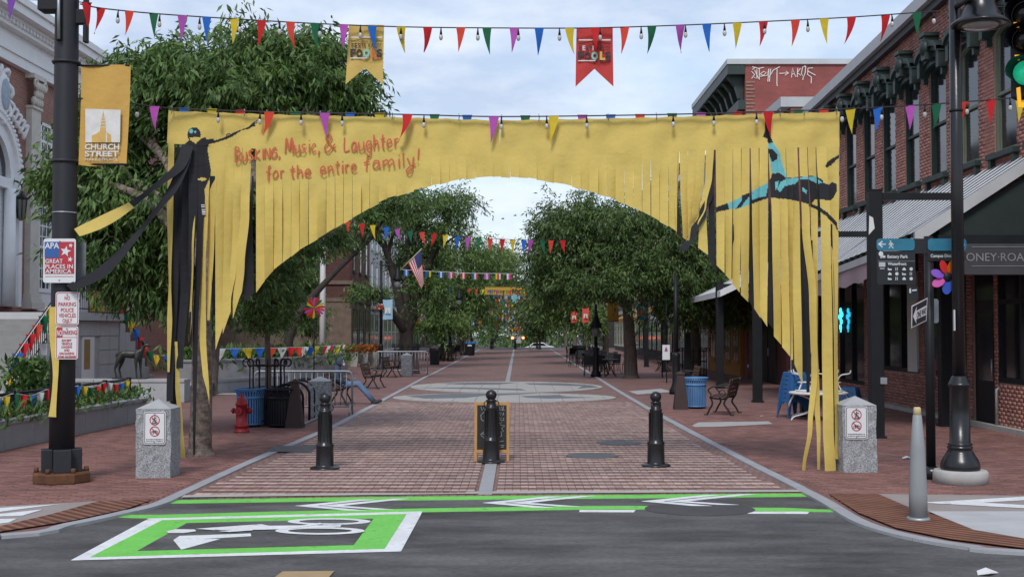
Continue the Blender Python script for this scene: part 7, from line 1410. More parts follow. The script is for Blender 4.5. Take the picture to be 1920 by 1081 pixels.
MB().b2(Vector((-0.45, -0.2, 0)), Vector((0.45, 0.2, 0.03))).build('base', BRZ, dr_)
lp_ = P(402, 706, 41.0); ls = local(thing('lion_statue', 'small bronze crouching animal statue on granite ledge', 'statue', (lp_.x, 41.0 - 0.6, 0.42)))
skin('body', [(0, 0, 0.2), (-0.25, 0, 0.2), (0.12, 0, 0.38), (0.24, 0, 0.48), (0.36, 0, 0.45), (0.15, 0.09, 0.12), (0.22, 0.09, 0.02), (0.15, -0.09, 0.12), (0.22, -0.09, 0.02), (-0.22, 0.1, 0.08), (-0.1, 0.12, 0.02), (-0.22, -0.1, 0.08), (-0.1, -0.12, 0.02)], [(0, 1), (0, 2), (2, 3), (3, 4), (0, 5), (5, 6), (0, 7), (7, 8), (1, 9), (9, 10), (1, 11), (11, 12)], [0.15, 0.14, 0.12, 0.1, 0.05, 0.06, 0.04, 0.06, 0.04, 0.09, 0.04, 0.09, 0.04], M('bronze_green', (0.03, 0.055, 0.05), 0.5, 0.4, 6), ls)
for sy in (-1, 1): MB().tube([(0.22, sy * 0.05, 0.55), (0.2, sy * 0.1, 0.62)], [0.03, 0.008], 6).build('ear', MATS['bronze_green'], ls)
# ================================================================ seated person
NAVY = M('navy_jacket', (0.035, 0.055, 0.095), 0.85, 0.25, 6, 0.3, 20); JEAN = M('jeans', (0.10, 0.16, 0.26), 0.85, 0.25, 8, 0.2, 40); SKIN = M('skin', (0.36, 0.22, 0.16), 0.55, 0.08, 6); SHOE = M('shoes', (0.03, 0.026, 0.026), 0.7)
pe_ = local(thing('person', 'person in hooded navy jacket and jeans slumped on bench with legs stretched', 'person', (-4.76, 33.0, 0)))
bv = [(0.0, 0, 0.50), (-0.08, 0, 0.68), (-0.12, 0, 0.88), (-0.08, 0, 0.98), (-0.03, 0, 1.03)]; be = [(0, 1), (1, 2), (2, 3), (3, 4)]; brd = [(0.17, 0.15), (0.18, 0.155), (0.18, 0.14), 0.075, 0.07]
for sy in (-1, 1):
    i = len(bv); bv += [(0.10, sy * 0.10, 0.50), (0.47, sy * (0.13 if sy < 0 else 0.1), 0.54), (0.68, sy * 0.11, 0.30), (0.86, sy * 0.10, 0.09)]; brd += [0.085, 0.062, 0.048, 0.04]; be += [(0, i), (i, i + 1), (i + 1, i + 2), (i + 2, i + 3)]
    i = len(bv); bv += [(-0.10, sy * 0.2, 0.86), (-0.05, sy * 0.25, 0.64), (0.18, sy * 0.13, 0.58)]; brd += [0.08, 0.066, 0.045]; be += [(2, i), (i, i + 1), (i + 1, i + 2)]
bod = skin('body', bv, be, brd, NAVY, pe_)
hd = MB(); hd.ell((0.02, 0, 1.11), (0.085, 0.072, 0.105), 16, 12); hd.ell((0.105, 0, 1.10), (0.016, 0.013, 0.022), 8, 6); hd.ell((0.09, 0, 1.05), (0.015, 0.022, 0.008), 8, 5)
he = hd.build('head', SKIN, pe_)
for sy in (-1, 1): MB().ell((0.092, sy * 0.03, 1.125), (0.01, 0.013, 0.008), 8, 6).build('eye', SIGNK, he); MB().ell((0.02, sy * 0.075, 1.10), (0.02, 0.012, 0.03), 8, 6).build('ear', SKIN, he)
MB().ell((-0.02, 0, 1.13), (0.105, 0.10, 0.125), 16, 12).build('hood', NAVY, pe_); hb = MB().ell((0.085, 0, 1.06), (0.03, 0.055, 0.04), 10, 8).build('white_mask', SIGNW, pe_)
for sy in (-1, 1):
    MB().tube([(0.08, sy * 0.10, 0.50), (0.30, sy * 0.115, 0.535), (0.47, sy * 0.12, 0.545), (0.58, sy * 0.12, 0.43), (0.70, sy * 0.11, 0.29), (0.87, sy * 0.10, 0.095)], [0.100, 0.088, 0.072, 0.064, 0.058, 0.052], 14).build('trouser_leg', JEAN, pe_)
    sh = MB(); sh.ell((0.97, sy * 0.10, 0.06), (0.145, 0.05, 0.05), 14, 9, rot=Matrix.Rotation(R(-14), 3, 'Y')); sh.ell((0.88, sy * 0.10, 0.07), (0.06, 0.048, 0.07), 10, 8); sh.build('shoe', SHOE, pe_)
    hn = MB(); hn.ell((0.21, sy * 0.11, 0.585), (0.05, 0.04, 0.022), 10, 7)
    for f_ in range(4): hn.tube([(0.24, sy * (0.08 + 0.018 * f_), 0.585), (0.29 + 0.008 * (f_ % 3), sy * (0.08 + 0.018 * f_), 0.59), (0.31, sy * (0.08 + 0.018 * f_), 0.57)], [0.010, 0.009, 0.007], 6)
    hn.tube([(0.19, sy * 0.075, 0.585), (0.23, sy * 0.05, 0.595), (0.255, sy * 0.05, 0.585)], [0.012, 0.010, 0.008], 6); hn.build('hand', SKIN, pe_)
# ================================================================ further bunting, flags and hangings along the mall
def far_path(pts): return [(x, y, Y) for x, y, Y in pts]
p3 = [(628, 412, 32), (700, 422, 32.2), (800, 436, 32.5), (900, 446, 33), (1000, 450, 33.5), (1062, 450, 34), (1110, 448, 36)]
bunting('bunting of coloured triangles strung under the banner arch before the trees', p3, [(652, 'o'), (679, 'r'), (699, 'y'), (725, 'b'), (745, 'p'), (769, 'g'), (791, 'o'), (814, 'r'), (835, 'y'), (858, 'b'), (877, 'p'), (898, 'g'), (919, 'o'), (942, 'r'), (961, 'y'), (982, 'b'), (995, 'p'), (1017, 'g'), (1033, 'o'), (1055, 'r')], 10.5, 26)
p4 = [(780, 535, 72), (880, 541, 72), (960, 545, 72), (1040, 543, 72), (1110, 536, 72)]
bunting('small far bunting of triangles strung in front of yellow festival sign', p4, [(790, 'y'), (843, 'b'), (880, 'o'), (893, 'o'), (906, 'y'), (919, 'b'), (932, 'p'), (944, 'g'), (957, 'o'), (970, 'r'), (983, 'y'), (996, 'b'), (1008, 'p'), (1021, 'g'), (1034, 'o'), (1048, 'y'), (1062, 'b')], 5, 11)
def flagline(label, path, specs, w_px, h_px, cord=SIGNW):
    root = thing('flag_string', label, 'flag string', tuple(P(*path[0]))); MB().tube([P(*p) for p in path], 0.012, 5).build('cord', cord, root)
    for px, cols in specs:
        yv, Y = yat(path, px); k = Y / FPX; n = len(cols); mb = MB(); o = None
        for i, c in enumerate(cols):
            a, b = P(px - w_px / 2 + w_px * i / n, yv, Y - 0.01), P(px - w_px / 2 + w_px * (i + 1) / n, yv + h_px, Y - 0.01); m_ = MB(); sw_ = rnd.uniform(-0.05, 0.05)
            m_.add([a, (b.x, a.y, a.z), (b.x, a.y + sw_, b.z), (a.x, a.y + sw_, b.z)], [(0, 3, 2, 1)]); q = m_.build('flag' if o is None else 'stripe', FC[KEY[c]], root if o is None else o); o = o or q
    return root
pf = [(752, 505, 56), (800, 508, 56), (880, 512, 56), (967, 513, 56)]
flagline('white cord of small national flags across the lane below the pennants', pf, [(762, 'bwb'), (783, 'wrw'), (803, 'bgy'), (827, 'bwb'), (846, 'pwr'), (869, 'rwr'), (891, 'bwr'), (913, 'pwp'), (934, 'yrw'), (955, 'wpr')], 9.5, 11)
flagline('far cord of tiny national flags beneath the yellow festival sign', [(895, 552, 84), (970, 554, 84), (1045, 551, 84)], [(903 + i * 11.4, s_) for i, s_ in enumerate(('wbw', 'wwr', 'bwb', 'prw', 'www', 'bwr', 'wbw', 'rww', 'wpw', 'bww', 'wwb', 'wgw', 'bwr'))], 6, 7)
for i, (yy, Y, h) in enumerate(((583, 100, 5), (602, 118, 4), (613, 130, 3.6), (622, 140, 3.2))): bunting(['distant bunting across the lane above the far crossing', 'distant bunting over far end of lane second line', 'distant pale bunting low over lane near the end', 'farthest pale bunting line just above the grey plinth'][i], [(940, yy - 2, Y), (966, yy, Y), (995, yy - 2, Y)], [(943 + j * 5.4, 'wbwrwywgww'[j]) for j in range(10)], 2.8, h, True)
for i, (yy, Y) in enumerate(((563, 90), (571, 96), (592, 108), (597, 112), (608, 124), (617, 134))): bunting(['far bunting of bright triangles beneath the tiny national flags', 'far bunting of orange and blue triangles under the small yellow pennant', 'far bunting low between the dark far trees', 'far bunting just below another in the tree tunnel', 'far bunting of pale triangles in the tree tunnel', 'far bunting above the two red lamps'][i], [(925, yy - 3, Y), (966, yy, Y), (1005, yy - 3, Y)], [(930 + j * 6.2, 'oybprgwoybrw'[(j + i * 3) % 12]) for j in range(12)], 3.4, 6)
fs = thing('festival_sign', 'long yellow festival sign board hung across lane far down the mall', 'sign', tuple(P(950, 546, 76))); YF_ = 76
MB().prism([P(909, 552, YF_), P(992, 552, YF_), P(992, 538, YF_), P(909, 538, YF_)], (0, 0.03, 0)).build('board', fabric('sign_yellow', (0.5, 0.32, 0.05)), fs)
signed('lettering', 'FESTIVAL OF', 0.3, INKD, fs, P(914, 549.5, YF_ - 0.02), width=44 * K(YF_), height=5.5 * K(YF_)); signed('lettering', 'FOOLS', 0.3, INKD, fs, P(960, 550.5, YF_ - 0.02), width=28 * K(YF_), height=9 * K(YF_), bold=0.01)
MB().tube([P(860, 531, YF_), P(909, 537, YF_), P(992, 537, YF_), P(1060, 530, YF_)], 0.015, 5).build('cord', CABLE, fs)
for label, c1, x0, x1, y0, y1, Y in (('small yellow swallow-tailed pennant far along the mall', 'yellow', 993, 1004, 562, 578, 80), ('small aqua cloth pennant hanging below far flag string', 'white', 961, 971, 551, 567, 82), ('small orange cloth pennant far along the lane', 'coral', 966, 976, 611, 622, 130)):
    m_ = MB(); xm = (x0 + x1) / 2; m_.prism([P(x0, y0, Y), P(x0, y1, Y), P(xm, y1 - 4, Y), P(x1, y1, Y), P(x1, y0, Y)], (0, 0.01, 0)); o = thing('far_pennant', label, 'pennant', tuple(P(xm, y0, Y))); m_.build('cloth', FC[c1] if c1 != 'white' else TEAL, o); MB().tube([P(x0 - 14, y0 - 1, Y), P(x1 + 14, y0 - 1, Y)], 0.012, 5).build('cord', CABLE, o)
# national flags on slanted staffs
def usflag(label, staff, top, quad, Y):
    """staff end px, tip px, cloth quad (hoist top, hoist bottom, fly bottom, fly top)"""
    root = thing('national_flag', label, 'flag', tuple(P(*staff, Y))); MB().tube([P(*staff, Y), P(*top, Y)], 0.025, 6).build('staff', M('staff_wood', (0.45, 0.36, 0.22), 0.5), root)
    A, B_, C_, D_ = quad
    def q(u, v): x = (A[0] * (1 - v) + B_[0] * v) * (1 - u) + (D_[0] * (1 - v) + C_[0] * v) * u; y = (A[1] * (1 - v) + B_[1] * v) * (1 - u) + (D_[1] * (1 - v) + C_[1] * v) * u; p = P(x, y, Y); return Vector((p.x, Y - 0.04 + 0.05 * math.sin(u * 6 + v * 2), p.z))
    for i in range(13):
        m_ = MB(); n = 10
        for j in range(n + 1): m_.v += [tuple(q(j / n, i / 13)), tuple(q(j / n, (i + 1) / 13))]
        m_.f = [(2 * j, 2 * j + 1, 2 * j + 3, 2 * j + 2) for j in range(n)]; m_.m = [0] * n; m_.s = [True] * n; m_.build('stripe', FC['red'] if i % 2 == 0 else FC['white'], root)
    m_ = MB(); m_.add([q(0, 0) - Vector((0, 0.05, 0)), q(0, 0.54) - Vector((0, 0.05, 0)), q(0.42, 0.54) - Vector((0, 0.05, 0)), q(0.42, 0) - Vector((0, 0.05, 0))], [(0, 1, 2, 3)]); ca = m_.build('canton', M('flag_navy', (0.025, 0.03, 0.12), 0.7), root)
    st = MB()
    for i in range(5):
        for j in range(5): p = q(0.05 + 0.08 * j, 0.07 + 0.1 * i) - Vector((0, 0.06, 0)); st.ell(p, (0.022, 0.004, 0.022), 6, 4)
    st.build('stars', FC['white'], ca)
usflag('large American flag drooping from a slanted staff above national flag cord', (752, 505), (791, 466), ((790, 468), (765, 493), (790, 541), (795, 530)), 55)
usflag('American flag on slanted staff among the right trees', (1062, 556), (1046, 537), ((1041, 536), (1049, 536), (1047, 565), (1040, 562)), 74); usflag('small far American flag hanging left of the lane', (914, 585), (921, 576), ((920, 577), (917, 580), (922, 592), (925, 588)), 95)
# lamp posts with hanging cloth banners
def lamp2(label, base, h, arm, banner=None, ball=None, group=None):
    b = Vector(base); root = thing('street_lamp', label, 'street lamp', tuple(b), 0, group)
    MB().lathe([(0.22, 0), (0.22, 0.1), (0.15, 0.25), (0.12, 0.35), (0.115, 1.15), (0.13, 1.2), (0.075, 1.3)], tuple(b), 16).build('base', BLACK, root); MB().tube([b + Vector((0, 0, 1.25)), b + Vector((0, 0, h))], [0.075, 0.06], 10).build('shaft', BLACK, root)
    if arm:
        MB().tube([b + Vector((0, 0, h - 0.25)), b + Vector((arm, 0, h - 0.22))], 0.03, 8).build('arm', BLACK, root); c = b + Vector((arm * 0.95, 0, h - 0.3)); MB().lathe([(0.04, 0.0), (0.1, -0.25), (0.24, -0.6), (0.24, -0.68), (0.18, -0.7)], tuple(c), 16).build('shade', BLACK, root); MB().ell(c - Vector((0, 0, 0.85)), (0.17, 0.17, 0.24), 12, 8).build('globe', M('lamp_globe', (0.16, 0.17, 0.18), 0.2), root)
    return root
def hang(label, x0, y0, x1, y1, Y, mat, logo=True):
    root = thing('hanging_banner', label, 'banner', tuple(P((x0 + x1) / 2, y1, Y))); m_ = MB()
    for i in range(5):
        for j in range(4): p = P(x0 + (x1 - x0) * j / 3, y0 + (y1 - y0) * i / 4, Y); m_.v.append((p.x, Y + 0.03 * math.sin(i + j * 1.3), p.z))
    m_.f = [(i * 4 + j, i * 4 + 4 + j, i * 4 + 5 + j, i * 4 + 1 + j) for i in range(4) for j in range(3)]; m_.m = [0] * 12; m_.s = [True] * 12; m_.build('cloth', mat, root)
    for yy in (y0, y1): MB().tube([P(x0 - 3, yy, Y), P(x1, yy, Y)], 0.02, 6).build('rod', BLACK, root)
    if logo: xa, xb = x0 + (x1 - x0) * 0.2, x1 - (x1 - x0) * 0.2; ya, yb = y0 + (y1 - y0) * 0.42, y0 + (y1 - y0) * 0.72; lg = MB().prism([P(xa, yb, Y - 0.06), P(xb, yb, Y - 0.06), P(xb, ya, Y - 0.06), P(xa, ya, Y - 0.06)], (0, 0.01, 0)).build('logo_panel', INKW, root); xm = (xa + xb) / 2; MB().prism([P(xa + 1, yb, Y - 0.075), P(xb - 1, yb, Y - 0.075), P(xm + 1, (ya + yb) / 2, Y - 0.075), P(xm, ya, Y - 0.075), P(xm - 1, (ya + yb) / 2, Y - 0.075)], (0, 0.01, 0)).build('church_print', mat, lg)
    return root
def posy(label, px, py, Y, r_px, cs_):
    c = P(px, py, Y); k = Y / FPX; root = thing('flower_ball', label, 'decoration', tuple(c))
    for i in range(26): d = Vector((rnd.gauss(0, 1), rnd.gauss(0, 1), rnd.gauss(0, 1))).normalized(); MB().ell(c + d * r_px * k * 0.75, (r_px * k * 0.34,) * 3, 7, 5).build('bloom', FC[cs_[i % len(cs_)]], root)
l1 = G(714, 694); lamp2('black lamp post with side arm carrying the pale blue banner', l1, P(714, 488, l1.y).z, 0.85); hang('pale blue hanging banner with white church logo on lamp post', 718, 560, 736, 599, l1.y - 0.1, fabric('cloth_sky', (0.33, 0.52, 0.66))); posy('red and yellow flower ball tied to lamp post', 713, 575, l1.y - 0.25, 7, ['red', 'yellow', 'coral', 'green', 'blue'])
l2 = Vector((-4.3, 78, 0)); lamp2('black lamp post carrying the purple banner behind multi-stemmed tree', l2, 4.9, 0.6); hang('purple hanging banner with white church logo', 787, 576, 800, 605, 77.8, fabric('cloth_purple', (0.30, 0.18, 0.42))); posy('orange flower ball beside the purple banner', 784, 602, 77.5, 6, ['coral', 'red', 'yellow']); lamp2('black lamp post near far blue banner on left', Vector((-4.3, 96, 0)), 5, 0.6); hang('dark blue hanging banner with white logo far on left', 883, 597, 890, 615, 95.8, fabric('cloth_navy', (0.03, 0.08, 0.28))); lamp2('far black lamp post carrying the orange banner', Vector((-4.0, 106, 0)), 5, 0.5); hang('orange hanging banner with white logo far on left', 896, 599, 903, 614, 105.8, fabric('cloth_orange', (0.5, 0.22, 0.04)))
l3 = G(1268, 738); lamp2('black lamp post with fluted base near the stickered blue bin', l3, 3.7, None); l4 = G(1115, 706); l4.y = 52; lamp2('black lamp post with dark globe beside stacked patio chairs', Vector((3.3, 52, 0)), P(1112, 570, 52).z, 0.01); hang('coral red hanging banner with white edge on right', 1092, 576, 1104, 605, 60, fabric('cloth_coral', (0.6, 0.09, 0.07))); hang('red patterned hanging banner beyond the coral one', 1071, 582, 1082, 605, 66, fabric('cloth_red', (0.5, 0.08, 0.05), var=0.4)); MB().ell(P(1112, 586, 52), (0.24, 0.24, 0.26), 14, 10).build('lamp_globe_dark', BLACK, bpy.data.objects['street_lamp.005'] if 'street_lamp.005' in bpy.data.objects else None, world=False) if False else None
hang('ochre cloth banner above an awning behind the straight trunk', 1139, 560, 1160, 602, 53, fabric('cloth_ochre', (0.36, 0.2, 0.035)), False); hang('blue hanging shop banner with round orange emblem', 1194, 570, 1210, 599, 54, fabric('cloth_steel', (0.05, 0.18, 0.28)), False)
em = P(1202, 586, 53.8); tag(MB().ell(em, (0.12, 0.02, 0.12), 12, 8).build('emblem', FC['coral']), 'round orange emblem on the blue shop banner', 'emblem')
shd = local(thing('shade_umbrella', 'lime green fabric shade below dark foliage on the right', 'shade', tuple(P(1242, 590, 50)))); MB().prism([(-0.33, 0, 0.3), (0.0, -0.1, 0.55), (0.34, 0, 0.35), (0.25, 0, -0.1), (-0.05, 0, -0.22), (-0.3, 0, -0.05)], (0, 0.25, 0)).build('cloth', fabric('cloth_lime', (0.30, 0.44, 0.10)), shd); MB().tube([(0, 0.12, 0.4), (0, 0.12, -0.3 - P(1242, 590, 50).z + 0.35)], 0.025, 8).build('stem', BLACK, shd)
wpz = P(1250, 661, 46); wpo = thing('poster_board', 'white framed poster board hanging beside a slim black post', 'poster', tuple(wpz)); MB().prism([P(1242, 674, 46), P(1256, 674, 46), P(1256, 646, 46), P(1242, 646, 46)], (0, 0.03, 0)).build('board', SIGNW, wpo); MB().prism([P(1246, 657, 45.97), P(1252, 657, 45.97), P(1249, 649, 45.97)], (0, 0.01, 0)).build('print', M('print_plum', (0.25, 0.06, 0.2), 0.6), wpo); MB().tube([P(1249, 646, 46), P(1249, 560, 46)], 0.012, 5).build('hanger', BLACK, wpo); MB().tube([P(1249, 674, 46), Vector((wpz.x, 46, 0))], 0.02, 6).build('stand', BLACK, wpo)
# big pinwheel near the flagpole
pc = P(589, 577, 44); pw_ = thing('pinwheel', 'large red and yellow striped pinwheel left of the white flagpole', 'pinwheel', tuple(pc))
for i in range(18):
    a = i * math.pi / 9; d = Vector((math.cos(a), 0, math.sin(a))); e = Vector((math.cos(a + 0.3), 0, math.sin(a + 0.3))); MB().prism([pc, pc + d * 0.36, pc + (d + e) * 0.2 , pc + e * 0.30], (0, 0.02, 0)).build('vane', [FC['red'], FC['yellow'], FC['green'], FC['red'], FC['pink'], FC['coral']][i % 6], pw_)
MB().tube([pc + Vector((0, 0.03, 0)), Vector((pc.x, pc.y + 0.03, 0))], 0.02, 6).build('stem', BLACK, pw_)
# flagpole
fp = G(604, 699); fpt = thing('flagpole', 'tall white flagpole rising behind curved granite wall', 'flagpole', tuple(fp)); MB().tube([fp, fp + Vector((0, 0, 4)), fp + Vector((0, 0, 9.2))], [0.14, 0.13, 0.09], 16).build('pole', SIGNW, fpt); MB().lathe([(0.25, 0), (0.25, 0.05), (0.17, 0.15), (0.15, 0.2)], tuple(fp), 16).build('collar', GALV, fpt); MB().tube([fp + Vector((0.16, -0.1, 1.2)), fp + Vector((0.12, -0.1, 8.8))], 0.008, 4).build('halyard', SIGNW, fpt)
# tall planters with orange flowers
for i, px in enumerate((664, 679, 694)):
    b = Vector((P(px, 690, 66).x, 66 + i * 0.8, 0)); root = local(thing('flower_planter', ['tall stone planter of orange flowers against the sandstone corner', 'tall stone planter of orange flowers between its two neighbours', 'tall stone planter of orange flowers nearest the lamp post'][i], 'planter', tuple(b))); MB().add([(-0.18, -0.18, 0), (0.18, -0.18, 0), (0.18, 0.18, 0), (-0.18, 0.18, 0), (-0.26, -0.26, 0.8), (0.26, -0.26, 0.8), (0.26, 0.26, 0.8), (-0.26, 0.26, 0.8)], [(0, 1, 5, 4), (1, 2, 6, 5), (2, 3, 7, 6), (3, 0, 4, 7), (4, 5, 6, 7)]).build('pot', CONC, root)
    n = 500; c = np.c_[nr.normal(0, 0.2, (n, 2)), 0.78 + nr.random(n) * 0.35]; d = nr.normal(size=(n, 3)); d /= np.linalg.norm(d, axis=1)[:, None]; s_ = np.cross(d, nr.normal(size=(n, 3))); s_ /= np.linalg.norm(s_, axis=1)[:, None]; V = np.stack([c, c + d * 0.07 + s_ * 0.04, c + d * 0.14, c + d * 0.07 - s_ * 0.04], 1).reshape(-1, 3); npmesh('flowers', V, np.arange(4 * n).reshape(-1, 4), M('orange_flower', (0.12, 0.10, 0.02), 0.6, 0.1, 2, col2=(0.5, 0.10, 0.02), tint='attr', transl=0.2), root, nr.random(n), 'stuff')
# ================================================================ patio furniture
CHB_ = M('black_patio_metal', (0.013, 0.013, 0.014), 0.5, 0.2, 6)
def patio_chair(loc, rz, label, group):
    root = local(thing('patio_chair', label, 'chair', loc, rz, group)); MB().box((0, 0, 0.44), (0.42, 0.42, 0.03)).build('seat', CHB_, root); MB().box((0, 0.21, 0.68), (0.42, 0.025, 0.42), rot=Matrix.Rotation(R(-8), 3, 'X')).build('backrest', CHB_, root)
    for sx in (-1, 1):
        for sy in (-1, 1): MB().tube([(sx * 0.18, sy * 0.18, 0.44), (sx * 0.21, sy * 0.22, 0.0)], 0.014, 6).build('leg', CHB_, root)
        MB().tube([(sx * 0.21, 0.2, 0.65), (sx * 0.22, -0.1, 0.65), (sx * 0.2, -0.18, 0.45)], 0.013, 6).build('armrest', CHB_, root)
    return root
def patio_table(loc, label, group):
    root = local(thing('patio_table', label, 'table', loc, 0, group)); MB().lathe([(0.36, 0.70), (0.38, 0.71), (0.38, 0.73), (0.36, 0.735)], (0, 0, 0), 20).build('top', CHB_, root)
    for a in range(4): d = Vector((math.cos(a * 1.571 + 0.6), math.sin(a * 1.571 + 0.6), 0)); MB().tube(smooth([Vector((0, 0, 0.70)) + d * 0.25, Vector((0, 0, 0.42)) + d * 0.06, Vector((0, 0, 0.2)) + d * 0.12, d * 0.32], 4), 0.016, 6).build('leg', CHB_, root)
    return root
c0_ = patio_chair((3.05, 52.6, 0), 3.0, 'black metal patio chair standing alone at the lane edge by lamp post', 'black patio chairs along the right kerb'); t0_ = patio_table((3.95, 52.3, 0), 'round black iron patio table behind the chair at the lane edge', 'black patio tables along the right kerb')
i = 0
for Y in (55, 58.5, 62, 66, 70, 75, 80, 86):
    copy_tree(t0_, None, (3.9 + rnd.uniform(-0.3, 0.4), Y, 0), rnd.uniform(0, 1), 'round black iron patio table in the crowded seating row on right', 'black patio tables along the right kerb')
    for k_ in range(4): a = rnd.uniform(0, 6.28); copy_tree(c0_, None, (3.9 + 0.75 * math.cos(a) + rnd.uniform(-0.2, 0.5), Y + 0.9 * math.sin(a), 0), rnd.uniform(0, 6.28), 'black metal patio chair in the crowded seating row on right', 'black patio chairs crowded on the right')
for Y in (77, 81, 86, 92):
    copy_tree(t0_, None, (-4.9 + rnd.uniform(-0.3, 0.3), Y, 0), 0, 'round black patio table in seating row on left before blue bin', 'black patio tables on the left')
    for k_ in range(4): a = rnd.uniform(0, 6.28); copy_tree(c0_, None, (-4.9 + 0.7 * math.cos(a), Y + 0.9 * math.sin(a), 0), rnd.uniform(0, 6.28), 'black patio chair in seating row on left before blue bin', 'black patio chairs on the left')
bb = G(881, 666); bbr = local(thing('wheeled_bin', 'large dark bin with bright blue lid at the left kerb', 'bin', tuple(bb))); MB().lathe([(0.30, 0.0), (0.36, 0.05), (0.41, 0.85), (0.42, 0.88)], (0, 0, 0), 20).build('body', M('bin_navy', (0.012, 0.014, 0.022), 0.6), bbr); MB().lathe([(0.47, 0.88), (0.48, 0.93), (0.40, 1.02), (0.25, 1.05), (0.0, 1.05)], (0, 0, 0), 20).build('lid', M('lid_blue', (0.02, 0.10, 0.36), 0.5), bbr); MB().b2((-0.17, -0.45, 0.72), (0.17, -0.40, 0.83)).build('label_plate', SIGNW, bbr)
bk = G(815, 683); bkr = local(thing('black_crate', 'black square bin with paper flap at left kerb behind barricade', 'bin', tuple(bk + Vector((0, 0, 0))))); MB().b2((-0.25, -0.25, 0), (0.25, 0.25, 0.85)).build('body', LINER, bkr, 0.02); MB().prism([(-0.3, -0.1, 0.95), (0.05, -0.15, 1.12), (0.25, -0.05, 0.9), (0.0, 0, 0.86)], (0, 0.02, 0)).build('paper', CONC, bkr)
# blue plastic stools in a stack
BLU = M('blue_plastic', (0.025, 0.10, 0.26), 0.4, 0.12, 4)
def stack_chair(loc, rz, label, group):
    root = local(thing('plastic_stool', label, 'stool', loc, rz, group)); MB().box((0, 0, 0.435), (0.36, 0.36, 0.03)).build('seat', BLU, root, 0.012)
    for a in range(4):
        m_ = Matrix.Rotation(a * math.pi / 2, 3, 'Z'); n = 8; ap = MB(); arc = [(-0.115 + 0.23 * j / n, 0.30 + 0.075 * math.sin(math.pi * j / n)) for j in range(n + 1)]
        for (xa, za), (xb, zb) in zip(arc, arc[1:]): ap.add([m_ @ Vector((xa, -0.182 - (0.43 - za) * 0.16, za)), m_ @ Vector((xb, -0.182 - (0.43 - zb) * 0.16, zb)), m_ @ Vector((xb, -0.182, 0.43)), m_ @ Vector((xa, -0.182, 0.43))], [(0, 1, 2, 3)])
        ap.build('apron', BLU, root)
        L_ = MB(); L_.add([m_ @ Vector(v) for v in ((-0.18, -0.18, 0.44), (-0.105, -0.183, 0.44), (-0.215, -0.255, 0.0), (-0.255, -0.255, 0.0), (-0.183, -0.105, 0.44), (-0.255, -0.215, 0.0))], [(0, 3, 2, 1), (0, 4, 5, 3)]); L_.build('leg', BLU, root)
    return root
sb = G(1485, 783); s0 = stack_chair((sb.x, sb.y, 0), 0.35, 'lowest blue plastic stool of the tall stack, standing on the bricks', 'blue plastic stools in one stack')
for i in range(1, 7): copy_tree(s0, None, (sb.x + 0.012 * i, sb.y + 0.01 * i, 0.098 * i), 0.35, 'topmost blue plastic stool of the tall stack beside white table' if i == 6 else 'blue plastic stool in the middle of the tall stack', 'blue plastic stools in one stack')
s2_ = copy_tree(s0, None, (sb.x + 1.55, sb.y + 0.9, 0), 2.6, 'lowest blue stool of the second stack behind the white table', 'second stack of blue stools')
for i in range(1, 3): copy_tree(s0, None, (sb.x + 1.55, sb.y + 0.9, 0.1 * i), 2.6, 'blue stool stacked higher in the second stack behind white table', 'second stack of blue stools')
# white table with upturned white chairs
WMT = M('white_metal', (0.60, 0.60, 0.59), 0.45, 0.08, 4); tq = G(1535, 787); TZ = P(1535, 734, tq.y).z; wt = local(thing('white_table', 'white iron patio table with curled legs behind banner strips', 'table', (tq.x, tq.y, 0)))
MB().lathe([(0.60, TZ - 0.05), (0.64, TZ - 0.045), (0.64, TZ), (0.60, TZ + 0.006), (0.0, TZ + 0.006)], (0, 0, 0), 32).build('top', WMT, wt)
for a in range(6): d = Vector((math.cos(a * 1.047 + 0.3), math.sin(a * 1.047 + 0.3), 0)); MB().tube(smooth([d * 0.5 + Vector((0, 0, TZ - 0.05)), d * 0.2 + Vector((0, 0, TZ * 0.72)), d * 0.14 + Vector((0, 0, TZ * 0.45)), d * 0.3 + Vector((0, 0, 0.16)), d * 0.6 + Vector((0, 0, 0.09)), d * 0.68 + Vector((0, 0, 0.01))], 5), 0.017, 6).build('leg', WMT, wt)
def wchair(loc, rz, label):
    root = local(thing('upturned_chair', label, 'chair', loc, rz, 'white chairs turned over on the table')); MB().lathe([(0.21, 0.0), (0.22, 0.01), (0.22, 0.03), (0.0, 0.03)], (0, 0, 0), 20).build('seat', WMT, root)
    for a in range(4): d = Vector((math.cos(a * 1.571 + 0.78), math.sin(a * 1.571 + 0.78), 0)); MB().tube(smooth([d * 0.18 + Vector((0, 0, 0.03)), d * 0.10 + Vector((0, 0, 0.22)), d * 0.18 + Vector((0, 0, 0.36)), d * 0.36 + Vector((0, 0, 0.40)), d * 0.39 + Vector((0, 0, 0.47))], 5), 0.015, 6).build('leg', WMT, root)
    MB().tube([(0.16 * math.cos(t * 0.63), 0.16 * math.sin(t * 0.63), 0.2) for t in range(10)], 0.010, 6, closed=True).build('ring', WMT, root)
    MB().tube(smooth([(-0.2, 0.1, 0.01), (-0.33, 0.12, -0.25), (-0.36, 0, -0.36), (-0.33, -0.12, -0.25), (-0.2, -0.1, 0.01)], 5), 0.014, 6).build('backrest', WMT, root)
for i, (dx, dy, rz) in enumerate(((0.30, -0.1, 3.4), (-0.28, 0.05, -0.3))): wchair((tq.x + dx, tq.y + dy, TZ + 0.012), rz, ['white iron chair upturned on table nearest granite post', 'white iron chair upturned on table nearest blue stool stack'][i])
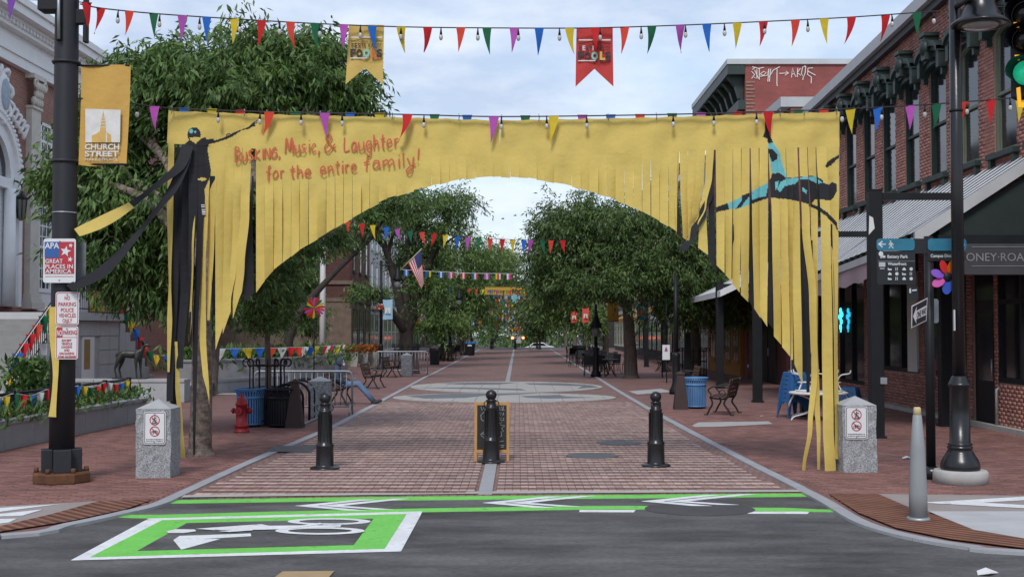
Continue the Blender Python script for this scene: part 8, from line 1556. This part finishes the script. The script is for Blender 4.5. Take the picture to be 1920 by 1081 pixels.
# ================================================================ far end
pl = local(thing('stone_plinth', 'grey stone plinth in the middle at far end of lane', 'plinth', tuple(G(971, 643)))); MB().b2((-0.5, -0.5, 0), (0.5, 0.5, 1.15)).build('block', GRANITE2, pl, 0.02); MB().b2((-0.62, -0.62, 1.15), (0.62, 0.62, 1.4)).build('cap', GRANITE2, pl, 0.02)
car = local(thing('parked_car', 'small white car passing beyond the far bollards', 'car', (3.0, 172, -1.25))); cpf = [(-2.1, 0.35), (-2.1, 0.75), (-1.5, 0.9), (-0.9, 1.4), (0.6, 1.42), (1.3, 0.98), (2.05, 0.85), (2.15, 0.4)]
MB().prism([(x, -0.85, z) for x, z in cpf], (0, 1.7, 0)).build('body', SIGNW, car, 0.08); MB().prism([(x, -0.86, z) for x, z in ((-1.2, 0.95), (-0.8, 1.32), (0.5, 1.34), (1.05, 0.98))], (0, 0.005, 0)).build('window', GLASSD, car)
for x in (-1.35, 1.35):
    for sy in (-1, 1): MB().cyl((x, sy * 0.87, 0.32), (x, sy * 0.67, 0.32), 0.32, None, 16).build('wheel', LINER, car)
RED = M('red_lamp', (1.0, 0.18, 0.08), 0.4, emit=4.0)
for i, px in enumerate((961, 981)): c = G(px, 643); q = thing('beacon_lamp', ['glowing red lamp left of the grey plinth', 'glowing red lamp right of the grey plinth'][i], 'lamp', tuple(c)); MB().tube([c, Vector((c.x, c.y, P(px, 635, c.y).z))], 0.05, 8).build('stem', BLACK, q); MB().ell(P(px, 633, c.y), (0.2, 0.1, 0.2), 12, 8).build('bulb', RED, q)
for i, (px, py) in enumerate(((943, 410), (966, 404))): c = P(px, py, 90); q = local(thing('flying_bird', ['small dark bird gliding in the sky under the arch', 'small dark bird flying higher beneath the arch'][i], 'bird', tuple(c))); skin('body', [(0, 0, 0), (0.12, 0, 0.01), (-0.14, 0, 0), (0.02, 0.16, 0.05), (-0.04, 0.3, 0.0), (0.02, -0.16, 0.05), (-0.04, -0.3, 0.0)], [(0, 1), (0, 2), (0, 3), (3, 4), (0, 5), (5, 6)], [0.04, 0.025, 0.02, 0.03, 0.012, 0.03, 0.012], SIGNK, q, 0, 1)
